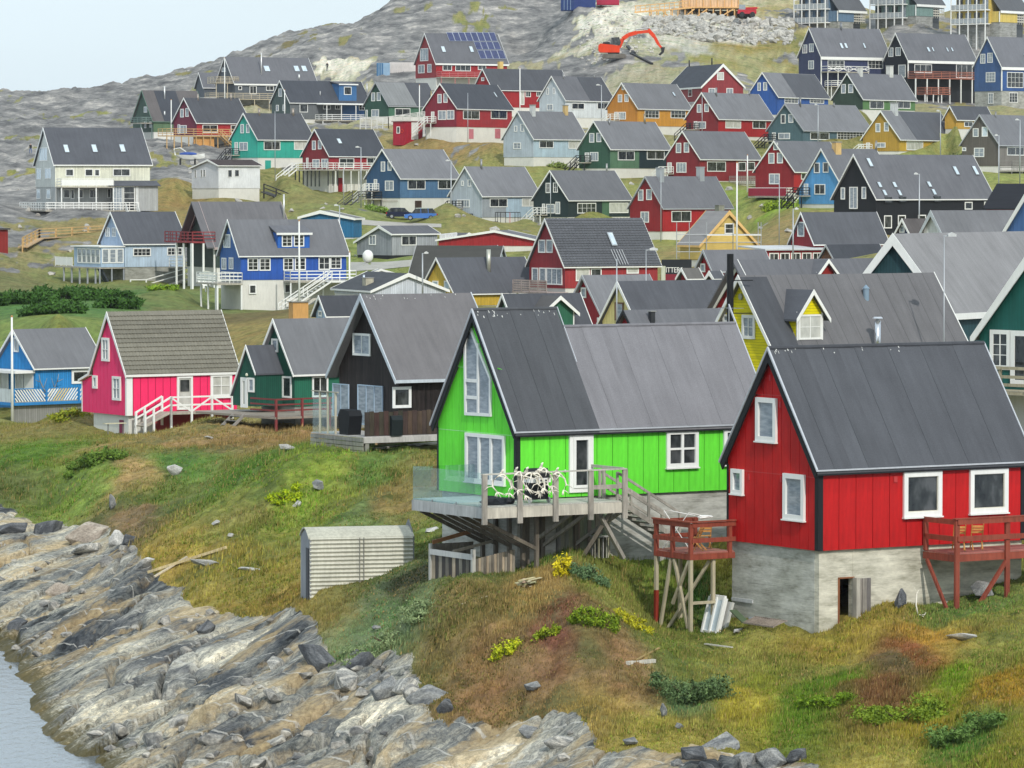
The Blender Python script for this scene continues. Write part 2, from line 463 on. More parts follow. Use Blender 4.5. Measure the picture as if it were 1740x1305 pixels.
def house(z, D, xl, xc, ye, ya, xr, yb, yg=None, label='', wall=(150, 30, 35), roof=(96, 97, 102), trim='white', a=None, base='white',
   gw=(), sw=(), sk=(), ch=(), mirror=False, xa=None, yl=None, gwall=None, name='timber_house', board=0.18, axis='V', o=0.28,
   Lcap=None, fac=1.6, ro=0.0, fascia=0.16, bigband=0, group=None, sidewalls=(), bdoors=(), deep=3.0, rake=True, corner=False, roofname='roof', rmat=None, wmat=None, nowall=False, wz=None, kk=0.95):
 (XL, _), (XC, YE), (XR, _) = cv(z, xl, 0), cv(z, xc, ye), cv(z, xr, 0)
 YA = cv(z, 0, ya)[1]; YB = cv(z, 0, yb)[1]; YG = cv(z, 0, yg if yg is not None else yb)[1]
 P = spot(XC, YE, D)
 app = abs(XC - XL); rise = YE - YA
 if a is None: a = math.acos(max(0.3, min(0.96, app / (fac * rise))))
 else: a = math.radians(a)
 zb = CAMZ + D * kz(YB); zg = CAMZ + D * kz(YG)
 fr = Frame((P.x, P.y, zb), a, mirror)
 he = P.z - zb                                   # eave height over the cladding base
 def along(dr, X):                               # distance along dr at which the point shows in column X
  q = (X - 870.0) / FPX
  num = q * (P.y * CP - (P.z - CAMZ) * SP) - P.x
  den = dr.x - q * dr.y * CP
  return num / den
 W = along(fr.g, XL); L = along(fr.d, XR)
 if Lcap: L = min(L, Lcap)
 ta = W / 2 if xa is None else along(fr.g, cv(z, xa, 0)[0])
 ap = P + fr.g * ta
 hr = CAMZ + ap.y * kz(YA) - zb                  # ridge height
 if yl is None: hl = he
 else: hl = CAMZ + (P + fr.g * W).y * kz(cv(z, 0, yl)[1]) - zb
 GROUND.append((XC, YG, D))
 e = empty(name, fr, label, 'house' if 'house' in name else 'building', group)
 th = 0.14
 kn = (hr - he) / ta; kf = (hr - hl) / (W - ta)
 def zroof(t): return he + kn * t if t <= ta else hl + kf * (W - t)
 oo = o
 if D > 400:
  mute = lambda c: c and tuple(int(v * .88 + sum(c) / 3 * .12) for v in c)  # greys distant paint a little: haze put into the wall colour
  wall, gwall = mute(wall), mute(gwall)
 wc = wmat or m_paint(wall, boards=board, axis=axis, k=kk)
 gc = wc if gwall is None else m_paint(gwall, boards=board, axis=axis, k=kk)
 wt = [(oo, 0.0), (oo, zroof(oo) - th), (ta, hr - th * 1.3), (W - oo, zroof(W - oo) - th), (W - oo, 0.0)]
 # long wall core and gable cladding; most gwall colours have the gable's shade put in
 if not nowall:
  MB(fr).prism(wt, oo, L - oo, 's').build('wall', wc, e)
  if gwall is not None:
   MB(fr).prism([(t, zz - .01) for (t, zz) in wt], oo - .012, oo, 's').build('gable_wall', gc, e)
 for (x0, x1, c) in sidewalls:
  s0 = fr.side(cv(z, x0, 0)[0], YE, oo)[0]; s1 = fr.side(cv(z, x1, 0)[0], YE, oo)[0]
  MB(fr).box(max(s0, oo), min(s1, L - oo), oo - .015, oo, 0.0, zroof(oo) - th - .02).build('wall_section', m_paint(c, boards=board, axis=axis), e)
 bd = (zb - zg) + deep
 bm_ = {'white': m_paint((232, 230, 222), wear=.08, k=.85), 'concrete': m_concrete(), 'grey': m_concrete((165, 165, 160)), 'black': M_BLACK()}.get(base)
 if bm_ is not None:
  MB(fr).box(oo + .06, L - oo - .06, oo + .06, W - oo - .06, -bd, -0.003).build('foundation', bm_, e)
 # roof: two slabs
 rm = rmat or m_roof(roof)
 near = [(0.0, he), (ta, hr), (ta, hr - th * 1.6), (0.0, he - th)]
 far = [(ta, hr), (W, hl), (W, hl - th), (ta, hr - th * 1.6)]
 MB(fr).prism(near, ro, L, 's').build(roofname, rm, e)
 MB(fr).prism(far, ro, L, 's').build(roofname, rm, e)
 tm = {'white': M_WHITE(), 'black': M_BLACK(), 'grey': m_paint((175, 178, 182), wear=.1)}.get(trim) if isinstance(trim, str) else m_paint(trim)
 if rake:
  fh = fascia
  for pts in ([(-.03, he + .02), (ta, hr + .04), (ta, hr - fh * 1.5), (-.03, he - fh)], [(ta + .001, hr + .04), (W + .03, hl + .02), (W + .03, hl - fh), (ta + .001, hr - fh * 1.5)]):
   MB(fr).prism(pts, -.05, .0, 's').build('barge_board', tm, e)
  MB(fr).prism([(-.03, he + .02), (ta, hr + .04), (ta, hr - .2), (-.03, he - fh * .8)], L, L + .05, 's').build('barge_board', tm, e)
 MB(fr).box(.0, L, -.035, -.0, he - max(fascia * .8, bigband), he - .01).build('eave_board', tm, e)
 if corner:
  cb = MB(fr); cb.box(oo - .05, oo + .12, oo - .05, oo + .0, 0, he - .1); cb.box(oo - .05, oo - .0, oo, oo + .12, 0, he - .1)
  cb.build('corner_board', tm, e)
 H = dict(fr=fr, e=e, W=W, L=L, he=he, hr=hr, ta=ta, kn=kn, o=oo, zb=zb, zg=zg, a=a, D=D, th=th, z=z, hl=hl)
 for w_ in gw:
  zz = w_[5].get('z', z) if len(w_) > 5 else z
  kw = dict(w_[5]) if len(w_) > 5 else {}; kw.pop('z', None)
  r = w_[:4]; n = w_[4]
  u0, u1, a0, a1 = pxrect(fr, 'gable', oo - .012, zz, r)
  isd = kw.get('name') == 'door'
  window(fr, e, 'gable', oo - .012, u0, u1, a0, a1, n[0], n[1], glass=kw.pop('glass', 'pale'), **kw)
  if isd and D > 300:
   rc = M_BLACK() if int(XC) % 2 else M_WHITE(); zl_ = a0 - .12
   MB(fr).box(-1.2, oo, u0 - .4, u1 + .5, zl_ - .14, zl_).build('door_landing', M_WOOD(), e)
   m = MB(fr); railing_run(m, (-1.15, u0 - .4, zl_), (-1.15, u1 + .5, zl_), 1.0, 2, 3); railing_run(m, (-1.15, u0 - .35, zl_), (.2, u0 - .35, zl_), 1.0, 1, 3)
   for q_ in (u0 - .3, u1 + .4): m.box(-1.2, -1.08, q_, q_ + .1, zl_ - 2.2, zl_ - .14)
   m.build('landing_railing', rc, e)
   stairs(fr, e, (-1.15, u1 + .5, zl_), (-1.15, u1 + 2.7, zl_ - 1.7), 's', 1.0, 6, rc)
 for w_ in sw:
  kw = dict(w_[5]) if len(w_) > 5 else {}
  zz = kw.pop('z', z)
  u0, u1, a0, a1 = pxrect(fr, 'side', oo - .015, zz, w_[:4])
  window(fr, e, 'side', oo - .015, u0, u1, a0, a1, w_[4][0], w_[4][1], glass=kw.pop('glass', 'dark'), **kw)
 for (face, r, c) in bdoors:
  f0 = oo + .06
  u0, u1, a0, a1 = pxrect(fr, face, f0, z, r)
  if face == 'side': MB(fr).box(u0, u1, f0 - .05, f0, a0, a1).build('basement_door', m_paint(c), e)
  else: MB(fr).box(f0 - .05, f0, u0, u1, a0, a1).build('basement_door', m_paint(c), e)
 for r in sk:
  skylight(H, z, r)
 for c in ch:
  chimney(H, z, *c)
 HOUSES[label] = H
 return H
def roofpt(H, px, py, lift=0.0):
 """point on the near roof slope under the sight line: (s, r) with r measured up the slope"""
 fr = H['fr']; kn = H['kn']; n = Vector((0, -kn, 1)).normalized()
 s, t, z = fr.slope(px, py, n, n.z * H['he'] + lift)
 return s, math.hypot(t, z - H['he'])
def roof_slab(H, s0, s1, r0, r1, h0, h1):
 """box lying on the near slope from height h0 to h1 over it"""
 kn = H['kn']; q = math.hypot(1, kn); ut = 1 / q; uz = kn / q; nt_ = -kn / q; nz_ = 1 / q; he = H['he']
 pts = []
 for (r, h) in ((r0, h0), (r1, h0), (r1, h1), (r0, h1)):
  pts.append((r * ut + h * nt_, he + r * uz + h * nz_))
 return MB(H['fr']).prism(pts, s0, s1, 's')
def skylight(H, z, r, glass='sky', frame=None, nx=1):
 p = [cv(z, r[0], r[1]), cv(z, r[2], r[3])]
 sA, rA = roofpt(H, p[0][0], p[0][1]); sB, rB = roofpt(H, p[1][0], p[1][1])
 # the listed corners are top-left and bottom-right on the picture; upright on the slope
 lo, hi = min(rA, rB), max(rA, rB)
 s0, s1 = min(sA, sB), max(sA, sB)
 if s1 - s0 < .35: s1 = s0 + .6
 f = roof_slab(H, s0, s1, lo, hi, 0.0, 0.09).build('skylight', frame or m_metal((110, 112, 116), .5, .3), H['e'])
 roof_slab(H, s0 + .08, s1 - .08, lo + .08, hi - .08, 0.093, 0.12).build('pane', m_glass(glass), f)
 return f
def chimney(H, z, x0, y0, x1, y1, kind='brick', col=None):
 """rises from the near roof slope; box given by its picture corners"""
 X0, Y0 = cv(z, x0, y0); X1, Y1 = cv(z, x1, y1); fr = H['fr']
 s, r = roofpt(H, (X0 + X1) / 2, Y1)
 q = math.hypot(1, H['kn']); t = r / q; zz = H['he'] + r * H['kn'] / q
 wp = fr.w(s, t, zz); sc = FPX / wp.y
 w = (X1 - X0) / sc; h = (Y1 - Y0) / sc
 if kind == 'pipe':
  m = MB(fr); m.tube([(s, t + .1, zz - .3), (s, t + .1, zz + h)], w / 2, 10)
  c = m.build('chimney_pipe', m_metal(col or (190, 192, 195), .4, .6), H['e'], True)
  return c
 w = w / 1.25
 cc = m_paint(col or (200, 200, 196), wear=.2) if kind != 'metal' else m_metal(col or (175, 178, 182), .45, .5)
 m = MB(fr); m.box(s - w / 2, s + w / 2, t - .02, t + w * .8, zz - .4, zz + h * .93)
 c = m.build('chimney', cc, H['e'])
 m = MB(fr); m.box(s - w / 2 - .06, s + w / 2 + .06, t - .08, t + w * .8 + .06, zz + h * .93 + .002, zz + h)
 m.build('chimney_cap', m_paint((150, 150, 148)) if kind != 'metal' else cc, c)
 return c
def railing_run(mb, p, q, h, n, rails=3, w=0.07, rw=0.1):
 """posts and rails from p to q (s,t,z of the floor edge)"""
 p = Vector(p); q = Vector(q)
 for i in range(n + 1):
  c = p.lerp(q, i / n); mb.beam(c, c + Vector((0, 0, h)), w)
 for k in range(rails):
  zz = h * (k + 1) / rails - .03
  mb.beam(p + Vector((0, 0, zz)), q + Vector((0, 0, zz)), .035, rw)
def deck(H, s0, s1, t0, t1, z, rail=1.0, col=None, floor=None, legs=2.5, n=5, rails=3, sides='front', legw=.12, th=.16, legcol=None, nl=None, name='balcony_floor'):
 """a platform on the outside; t0<t1 <= wall for the long side. railings on the outer edges"""
 fr = H['fr']; e = H['e']; col = col or M_WHITE(); floor = floor or M_WOOD()
 m = MB(fr); m.box(s0, s1, t0, t1, z - th, z); f = m.build(name, floor, e)
 if rail:
  m = MB(fr)
  if 'f' in sides: railing_run(m, (s0 + .05, t0 + .05, z), (s1 - .05, t0 + .05, z), rail, n, rails)
  if 'l' in sides: railing_run(m, (s0 + .05, t0 + .05, z), (s0 + .05, t1 - .05, z), rail, max(1, int((t1 - t0) / 1.3)), rails)
  if 'r' in sides: railing_run(m, (s1 - .05, t0 + .05, z), (s1 - .05, t1 - .05, z), rail, max(1, int((t1 - t0) / 1.3)), rails)
  m.build('railing', col, e)
 if legs:
  k = nl or max(2, int((s1 - s0) / 2.2) + 1)
  for i in range(k):
   s = s0 + .1 + (s1 - s0 - .2) * i / (k - 1)
   MB(fr).box(s - legw / 2, s + legw / 2, t0 + .05, t0 + .05 + legw, z - legs, z - th).build('post', legcol or col, e)
 return f
def stairs(fr, par, p, q, w_axis, width, n, col, rail=True, name='staircase'):
 """flight from p (top) to q (bottom); w_axis = 's' or 't' the width runs along"""
 p = Vector(p); q = Vector(q); off = Vector((width, 0, 0)) if w_axis == 's' else Vector((0, width, 0))
 m = MB(fr)
 for k in (0, 1):
  m.beam(p + off * k, q + off * k, .05, .17)
 st = m.build(name, col, par)
 m = MB(fr)
 for i in range(n):
  c = p.lerp(q, (i + .5) / n)
  run = (q - p) / n
  d2 = Vector((run.x, run.y, 0))
  a_ = c - d2 * .5; b_ = c + d2 * .5
  v = [a_, b_, b_ + off, a_ + off]
  m.quad(*[x + Vector((0, 0, .02)) for x in v]); m.quad(*[x - Vector((0, 0, .03)) for x in reversed(v)])
  m.quad(v[0] + Vector((0, 0, .02)), v[3] + Vector((0, 0, .02)), v[3] - Vector((0, 0, .03)), v[0] - Vector((0, 0, .03)))
 m.build('step', col, st)
 if rail:
  m = MB(fr)
  for k in (0, 1):
   for hh in (.55, 1.0):
    m.beam(p + off * k + Vector((0, 0, hh)), q + off * k + Vector((0, 0, hh)), .05, .09)
   for f_ in (0, .5, 1):
    c = p.lerp(q, f_) + off * k; m.beam(c, c + Vector((0, 0, 1.02)), .08)
  m.build('stair_railing', col, st)
 return st
def dormer(H, z, x0, x1, yt, ybm, kind='shed', wall=(80, 110, 150), depth=None, win=None, nx=1, nz=1, roof=(96, 97, 102), apex=None, horiz=False, glass='dark'):
 """a dormer whose face stands on the near slope; face corners from the picture"""
 fr = H['fr']; e = H['e']
 X0, Y1 = cv(z, x0, ybm); X1, Y0 = cv(z, x1, yt)
 s, r = roofpt(H, (X0 + X1) / 2, Y1); q = math.hypot(1, H['kn']); t = r / q; zz = H['he'] + r * H['kn'] / q
 s0, _ = fr.side(X0, Y1, t); s1, _ = fr.side(X1, Y1, t)
 h = fr.side((X0 + X1) / 2, Y0, t)[1] - zz
 wm = m_paint(wall, boards=.14, axis='H' if horiz else 'V')
 if kind == 'shed':
  tb = t + h / H['kn'] * 1.05
  m = MB(fr); m.prism([(t, zz), (t, zz + h), (min(H['ta'], t + h * 1.6 / H['kn'] + .2), zz + h + .25), (t + h / H['kn'], zz + h)], s0, s1, 's')
  d = m.build('dormer', wm, e)
  tt = min(H['ta'] - .05, t + (h * 1.55) / H['kn'])
  zt = H['he'] + tt * H['kn'] + .05
  m = MB(fr); m.prism([(t - .25, zz + h - .02), (t - .25, zz + h + .1), (tt, max(zt, zz + h + .15)), (tt, max(zt, zz + h + .15) - .12)], s0 - .2, s1 + .2, 's')
  m.build('dormer_roof', m_roof(roof), d)
  m = MB(fr); m.box(s0 - .2, s1 + .2, t - .29, t - .252, zz + h - .1, zz + h + .11); m.build('eave_board', M_WHITE(), d)
 else:
  Ya = cv(z, 0, apex)[1]; ha = fr.side((X0 + X1) / 2, Ya, t)[1] - zz
  sm = (s0 + s1) / 2
  tb = t + ha / H['kn']
  m = MB(fr); m.prism([(s0, zz - .1), (s0, zz + h), (sm, zz + ha - .12), (s1, zz + h), (s1, zz - .1)], t, tb, 't')
  d = m.build('dormer', wm, e)
  ov = .28; kk = (ha - h) / (sm - s0)
  for sg in (-1, 1):
   ee = sm + sg * ((s1 - s0) / 2 + ov); ze = zz + h - kk * ov
   m = MB(fr); m.prism([(sm, zz + ha), (ee, ze), (ee, ze - .1), (sm, zz + ha - .14)], t - .3, tb + .1, 't'); m.build('dormer_roof', m_roof(roof), d)
   m = MB(fr); m.prism([(sm, zz + ha + .03), (ee, ze + .03), (ee, ze - .2), (sm, zz + ha - .24)], t - .35, t - .302, 't'); m.build('barge_board', M_WHITE(), d)
  for sg in (s0 - .02, s1 - .06):
   m = MB(fr); m.box(sg, sg + .08, t - .03, t + .05, zz - .05, zz + h); m.build('corner_board', M_WHITE(), d)
 if win:
  for w_ in win:
   u0, u1, a0, a1 = pxrect(fr, 'side', t, z, w_)
   window(fr, e, 'side', t, u0, u1, a0, a1, nx, nz, glass=glass, ft=.1)
 return d
# ---------------------------------------------------------------- the houses of the hillside, farthest first
RED, DRED, BLUE, GRN = (178, 34, 40), (128, 36, 44), (48, 90, 160), (72, 112, 88)
LG, MG, DG, VD = (118, 119, 123), (104, 105, 110), (84, 86, 92), (70, 73, 80)
G1, G2, G3 = (1, 1), (2, 1), (2, 2)
# --- uppermost row
h = house('D', 800, 212, 375, 380, 185, 850, 590, 655, 'navy house with thick white eave band, X railed balcony and four small skylights',
  wall=(58, 66, 104), roof=MG, bigband=.55, fascia=.2, corner=True, deep=4, base='grey',
  gw=[(252, 300, 283, 358, G2), (297, 293, 328, 350, G2), (292, 407, 328, 465, G2)],
  sw=[(420, 405, 532, 462, (4, 2)), (690, 405, 792, 462, (4, 2))],
  sk=[(496, 290, 520, 328), (526, 290, 550, 326), (652, 290, 680, 326)], ch=[(504, 150, 520, 200, 'pipe', (120, 122, 126))])
deck(h, 0.2, 9.6, -1.9, .2, h['he'] - 2.75, 1.0, n=4, rails=2, sides='fl', legs=5.5, nl=5)
deck(h, 1.0, 6.5, -1.9, .2, h['he'] - 5.4, 1.0, n=4, rails=3, sides='fl', legs=2.4, nl=4)
for q in range(4):
 a0 = .3 + q * 2.35
 MB(h['fr']).beam((a0, -1.87, h['he'] - 2.7), (a0 + 2.2, -1.87, h['he'] - 1.8), .05, .09).beam((a0, -1.86, h['he'] - 1.8), (a0 + 2.2, -1.86, h['he'] - 2.7), .05, .09).build('rail_cross', M_WHITE(), h['e'])
h = house('D', 800, 790, 960, 405, 220, 1428, 520, 680, 'black house with thick white eave band and two tiers of redwood balconies', wall=(30, 34, 46), roof=MG,
  bigband=.5, fascia=.2, corner=True, base='black', deep=3,
  gw=[(830, 320, 862, 382, G2), (878, 318, 912, 375, G2), (897, 435, 945, 520, G1)],
  sw=[(1003, 432, 1120, 490, (3, 1)), (1283, 432, 1392, 525, (3, 1))],
  sk=[(1082, 318, 1106, 350), (1115, 318, 1139, 348), (1212, 320, 1236, 350), (1244, 320, 1268, 348)])
RW = m_paint((176, 112, 92), wear=.2)
deck(h, 0.1, h['L'] - .2, -2.1, .2, h['he'] - 3.2, 1.15, col=RW, floor=RW, n=8, rails=4, sides='fl', legs=4.6, legcol=M_WHITE(), nl=7, legw=.18)
deck(h, 2.0, 8.2, -2.5, -.2, h['he'] - 6.1, 1.15, col=RW, floor=RW, n=4, rails=4, sides='flr', legs=2.3, legcol=M_WHITE(), nl=4, legw=.16)
h = house('D', 760, 1392, 1590, 450, 245, 1860, 610, 725, 'blue house with white corner boards and grid windows at the upper right edge', wall=(52, 92, 160), gwall=(62, 96, 150), roof=MG,
  bigband=.5, fascia=.2, corner=True, base='grey', deep=3,
  gw=[(1447, 362, 1480, 427, G3), (1495, 355, 1530, 422, G3), (1485, 485, 1547, 552, (3, 3)), (1500, 625, 1535, 697, (2, 3))],
  sw=[(1625, 485, 1735, 590, (4, 3)), (1638, 622, 1697, 690, (3, 3))], sk=[(1732, 362, 1765, 400)])
deck(h, 6.0, 12.0, -1.6, .2, -.15, 1.1, n=4, sides='fl', legs=3)
h = house('B', 800, 1118, 1265, 425, 222, 1760, 520, 610, 'red house with solar panels on its roof beside the containers', wall=RED, gwall=(165, 50, 55), roof=MG, bigband=.3,
  gw=[(1163, 325, 1218, 410, (3, 1)), (1150, 435, 1192, 492, G2), (1212, 430, 1240, 487, G1)],
  sw=[(1313, 432, 1375, 475, G2), (1398, 432, 1502, 478, (3, 1)), (1550, 435, 1605, 470, G2)],
  sk=[(1297, 312, 1338, 353), (1486, 312, 1526, 353)])
deck(h, .3, 9, -1.7, .2, h['he'] - 2.5, .95, col=m_paint((190, 120, 120)), n=5, sides='fl', legs=3)
for (x0, x1, y0, y1, n) in ((1347, 1672, 220, 279, 8), (1530, 1698, 283, 335, 4), (1556, 1730, 340, 397, 4)):
 for k in range(n):
  c0 = cv('B', x0 + (x1 - x0) * k / n, (y0 + y1) / 2); c1 = cv('B', x0 + (x1 - x0) * (k + 1) / n, (y0 + y1) / 2)
  s0 = roofpt(h, *c0)[0]; s1 = roofpt(h, *c1)[0]
  r1 = roofpt(h, c0[0], cv('B', 0, y0)[1])[1]; r0 = roofpt(h, c0[0], cv('B', 0, y1)[1])[1]
  p = roof_slab(h, s0, s1 - .04, r0, r1, .08, .12).build('solar_panel', m_metal((190, 195, 205), .4, .6), h['e'])
  roof_slab(h, s0 + .06, s1 - .1, r0 + .06, r1 - .06, .122, .13).build('cell_sheet', m_glass('solar'), p)
house('B', 770, 1510, 1650, 605, 460, 2185, 720, 790, 'red house with a plain dark roof behind the white house, flagpole before it', wall=RED, roof=DG,
  sw=[(1870, 612, 1905, 652, G2), (1943, 615, 1975, 648, G2), (1836, 612, 1862, 705, G1, dict(glass='curtain'))], gw=[(1574, 520, 1594, 544, G1)],
  ch=[(1690, 410, 1728, 455, 'box', (222, 190, 120))])
h = house('P', 830, 365, 398, 142, 96.4, 541, 168, 190, 'large slate house with timber veranda and skylights at the hillcrest', wall=(92, 98, 106), roof=MG, bigband=.3,
  gw=[(377, 115, 384, 122, G1)], sw=[(405, 146, 411, 153, G1), (424, 146, 436, 160, G2), (452, 146, 465, 154, G2)], base='grey', deep=4)
skylight(h, 'D', [(446.5 - 1300) / KS, 112 / KS, (460 - 1300) / KS, 122 / KS])
skylight(h, 'D', [(497.5 - 1300) / KS, 112 / KS, (510 - 1300) / KS, 122 / KS])
skylight(h, 'D', [(510.5 - 1300) / KS, 112 / KS, (523 - 1300) / KS, 122 / KS])
chimney(h, 'P', 443.5, 90, 445.5, 127, 'pipe', (225, 225, 222))
TW = m_paint((196, 184, 160), wear=.2)
deck(h, -6, 9.5, -2.2, .2, h['he'] - 2.9, 1.05, col=TW, floor=TW, n=9, rails=3, sides='flr', legs=4.5, nl=6)
deck(h, -3.6, 1.2, 0.4, 4.6, h['he'] + .2, 1.1, col=TW, floor=TW, n=5, rails=4, sides='flr', legs=3.0, nl=3)
stairs(h['fr'], h['e'], (9.5, -2.2, h['he'] - 2.9), (13, -2.2, h['he'] - 5.6), 't', 1.2, 9, TW)
house('P', 845, 329.5, 345, 149, 123, 380, 165, 175, 'small slate annex with white gable trim left of the hillcrest house', wall=(92, 98, 106), roof=MG)
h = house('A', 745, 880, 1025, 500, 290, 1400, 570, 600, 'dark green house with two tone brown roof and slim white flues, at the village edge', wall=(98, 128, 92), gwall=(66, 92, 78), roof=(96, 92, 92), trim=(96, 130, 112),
  gw=[(968, 400, 990, 440, G2), (970, 500, 985, 545, G1), (1005, 500, 1020, 540, G1)], ch=[(1103, 262, 1112, 350, 'pipe', (225, 225, 222)), (1103, 430, 1112, 458, 'pipe', (225, 225, 222))])
roof_slab(h, 2.2, 6.2, .05, math.hypot(h['ta'], h['hr'] - h['he']) - .1, .004, .03).build('roof_strip', m_roof(VD), h['e'])
deck(h, -2.0, .2, .5, 5.5, h['he'] - .2, .95, col=m_paint((120, 140, 135)), n=2, sides='flr', legs=3)
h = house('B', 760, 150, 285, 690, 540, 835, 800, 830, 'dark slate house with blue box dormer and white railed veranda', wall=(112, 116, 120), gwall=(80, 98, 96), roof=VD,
  gw=[(212, 595, 235, 650, G1), (195, 705, 212, 747, G1), (240, 703, 256, 745, G1)],
  sw=[(352, 698, 407, 755, G1), (510, 705, 560, 735, G1), (590, 705, 625, 735, G2), (750, 703, 790, 742, G3)], sidewalls=[(640, 800, (70, 110, 160))],
  ch=[(488, 612, 497, 640, 'pipe', (170, 170, 170)), (345, 500, 357, 525, 'pipe', (215, 215, 212)), (802, 560, 812, 640, 'pipe', (190, 190, 190))])
dormer(h, 'B', 618, 735, 568, 677, 'shed', wall=(66, 112, 160), win=[(650, 583, 700, 637)])
deck(h, 5.3, 15.0, -2.4, .2, h['he'] - 3.0, 1.0, n=5, rails=3, sides='flr', legs=2.6, nl=4)
mm_ = MB(h['fr'])
for s in (6.2, 9.2, 12.2, 14.6): mm_.beam((s, -2.3, h['he'] - 3), (s, -2.3, h['he'] - .25), .12)
mm_.box(5.6, 15.3, -2.5, .1, h['he'] - .3, h['he'] - .16); mm_.build('veranda_frame', M_WHITE(), h['e'])
stairs(h['fr'], h['e'], (15.0, -2.3, h['he'] - 3.0), (17.2, -2.3, h['he'] - 5.2), 't', 1.2, 7, M_WHITE())
h = house('B', 735, 774, 950, 712, 550, 1300, 782, 835, 'green house with a part metal roof behind the white lattice fence', wall=(76, 124, 98), gwall=(50, 88, 74), roof=DG, trim='grey',
  gw=[(835, 622, 860, 680, G1), (872, 620, 898, 678, G1), (836, 735, 886, 785, G2), (797, 738, 810, 795, G1)],
  sw=[(992, 728, 1095, 778, G2), (1172, 730, 1235, 772, G2)], ch=[(1233, 610, 1245, 685, 'pipe', (150, 140, 110))])
roof_slab(h, .05, 6.4, .05, math.hypot(h['ta'], h['hr'] - h['he']) - .1, .004, .05).build('metal_sheet', m_roof((125, 127, 128), strips=.75), h['e'])
house('C', 740, 1607, 1310, 583, 428, 1070, 680, 700, 'red house with gable turned right and overhanging dark roof below the digger', wall=(160, 56, 62), roof=VD, mirror=True, fascia=.35, fac=2.0,
  gw=[(1417, 485, 1463, 538, G1, dict(glass='curtain')), (1360, 592, 1405, 640, G2), (1480, 592, 1525, 640, G2)],
  sw=[(1225, 600, 1250, 650, G1)], ch=[(1222, 405, 1232, 445, 'pipe', (50, 50, 50)), (1374, 390, 1384, 430, 'pipe', (50, 50, 50))])
h = house('C', 726, 208, 400, 675, 510, 735, 790, 850, 'white house with two tone roof, right of the flagpole', wall=(222, 228, 230), gwall=(200, 212, 220), roof=MG, axis='V',
  gw=[(272, 590, 287, 637, G1), (315, 590, 330, 632, G1), (275, 700, 315, 742, G2)], sw=[(440, 692, 525, 735, G2), (612, 690, 700, 735, G2)],
  ch=[(382, 492, 394, 530, 'pipe', (140, 140, 140)), (586, 500, 600, 525, 'pipe', (120, 120, 120))])
def halfroof(h, z, x, col):
 s = roofpt(h, *cv(z, x, 0 + (h['_y'] if '_y' in h else 0)))[0] if False else x
 roof_slab(h, s, h['L'] - .02, .02, math.hypot(h['ta'], h['hr'] - h['he']) - .12, .004, .03).build('roof_section', m_roof(col), h['e'])
halfroof(h, 'C', 6.2, DG)
house('D', 726, -130, 90, 652, 485, 440, 770, 800, 'bright blue house half hidden behind the red row, roof split in two greys', wall=(44, 92, 176), roof=LG, base='white',
  gw=[(-50, 555, -28, 610, G1), (-12, 553, 14, 608, G1)], sw=[(130, 660, 222, 695, (4, 2)), (300, 660, 395, 695, (4, 2))])
halfroof(HOUSES['bright blue house half hidden behind the red row, roof split in two greys'], 'D', 6.0, DG)
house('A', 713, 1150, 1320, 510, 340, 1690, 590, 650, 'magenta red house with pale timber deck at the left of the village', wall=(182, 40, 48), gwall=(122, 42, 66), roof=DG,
  gw=[(1212, 415, 1235, 472, G1), (1247, 410, 1268, 468, G1), (1210, 525, 1255, 583, G2), (1195, 520, 1210, 585, G1)], sw=[(1360, 522, 1462, 575, G2, dict(glass='dark')), (1550, 525, 1625, 575, G2)],
  ch=[(1326, 315, 1338, 358, 'pipe', (160, 150, 140)), (1548, 312, 1560, 358, 'pipe', (160, 150, 140))])
h = HOUSES['magenta red house with pale timber deck at the left of the village']
NW = M_NEWWOOD()
deck(h, -7.5, 8.5, -2.4, .2, -.15, 1.1, col=NW, floor=NW, n=9, rails=3, sides='flr', legs=3.6, nl=12, legw=.14)
MB(h['fr']).box(-1.8, 2.2, -1.9, -1.7, -3.2, -.35).build('plywood_screen', m_paint((214, 160, 96)), h['e'])
stairs(h['fr'], h['e'], (2.6, -3.6, -.2), (6.5, -3.6, -3.3), 't', 1.1, 10, NW)
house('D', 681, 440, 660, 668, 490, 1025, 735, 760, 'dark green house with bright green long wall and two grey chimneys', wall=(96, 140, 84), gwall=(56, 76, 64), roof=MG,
  gw=[(512, 565, 543, 628, G1), (560, 565, 593, 625, G1)], sw=[(702, 676, 797, 732, G2), (880, 676, 975, 730, G2)],
  ch=[(630, 450, 667, 515, 'box', (205, 205, 200)), (825, 440, 875, 520, 'box', (205, 205, 200))])
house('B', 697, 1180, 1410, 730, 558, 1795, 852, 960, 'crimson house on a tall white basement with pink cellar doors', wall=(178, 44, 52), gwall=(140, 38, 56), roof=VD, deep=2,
  gw=[(1280, 632, 1307, 693, G1), (1320, 628, 1347, 690, G1), (1283, 742, 1338, 805, G2), (1342, 740, 1392, 803, G2), (1237, 750, 1258, 820, G1, dict(glass='curtain', name='door'))],
  sw=[(1450, 742, 1560, 802, G2), (1637, 738, 1745, 800, G2)], sk=[(1650, 620, 1682, 655)],
  bdoors=[('side', (1490, 867, 1520, 933), (196, 120, 130)), ('side', (1665, 865, 1700, 930), (186, 110, 120))])
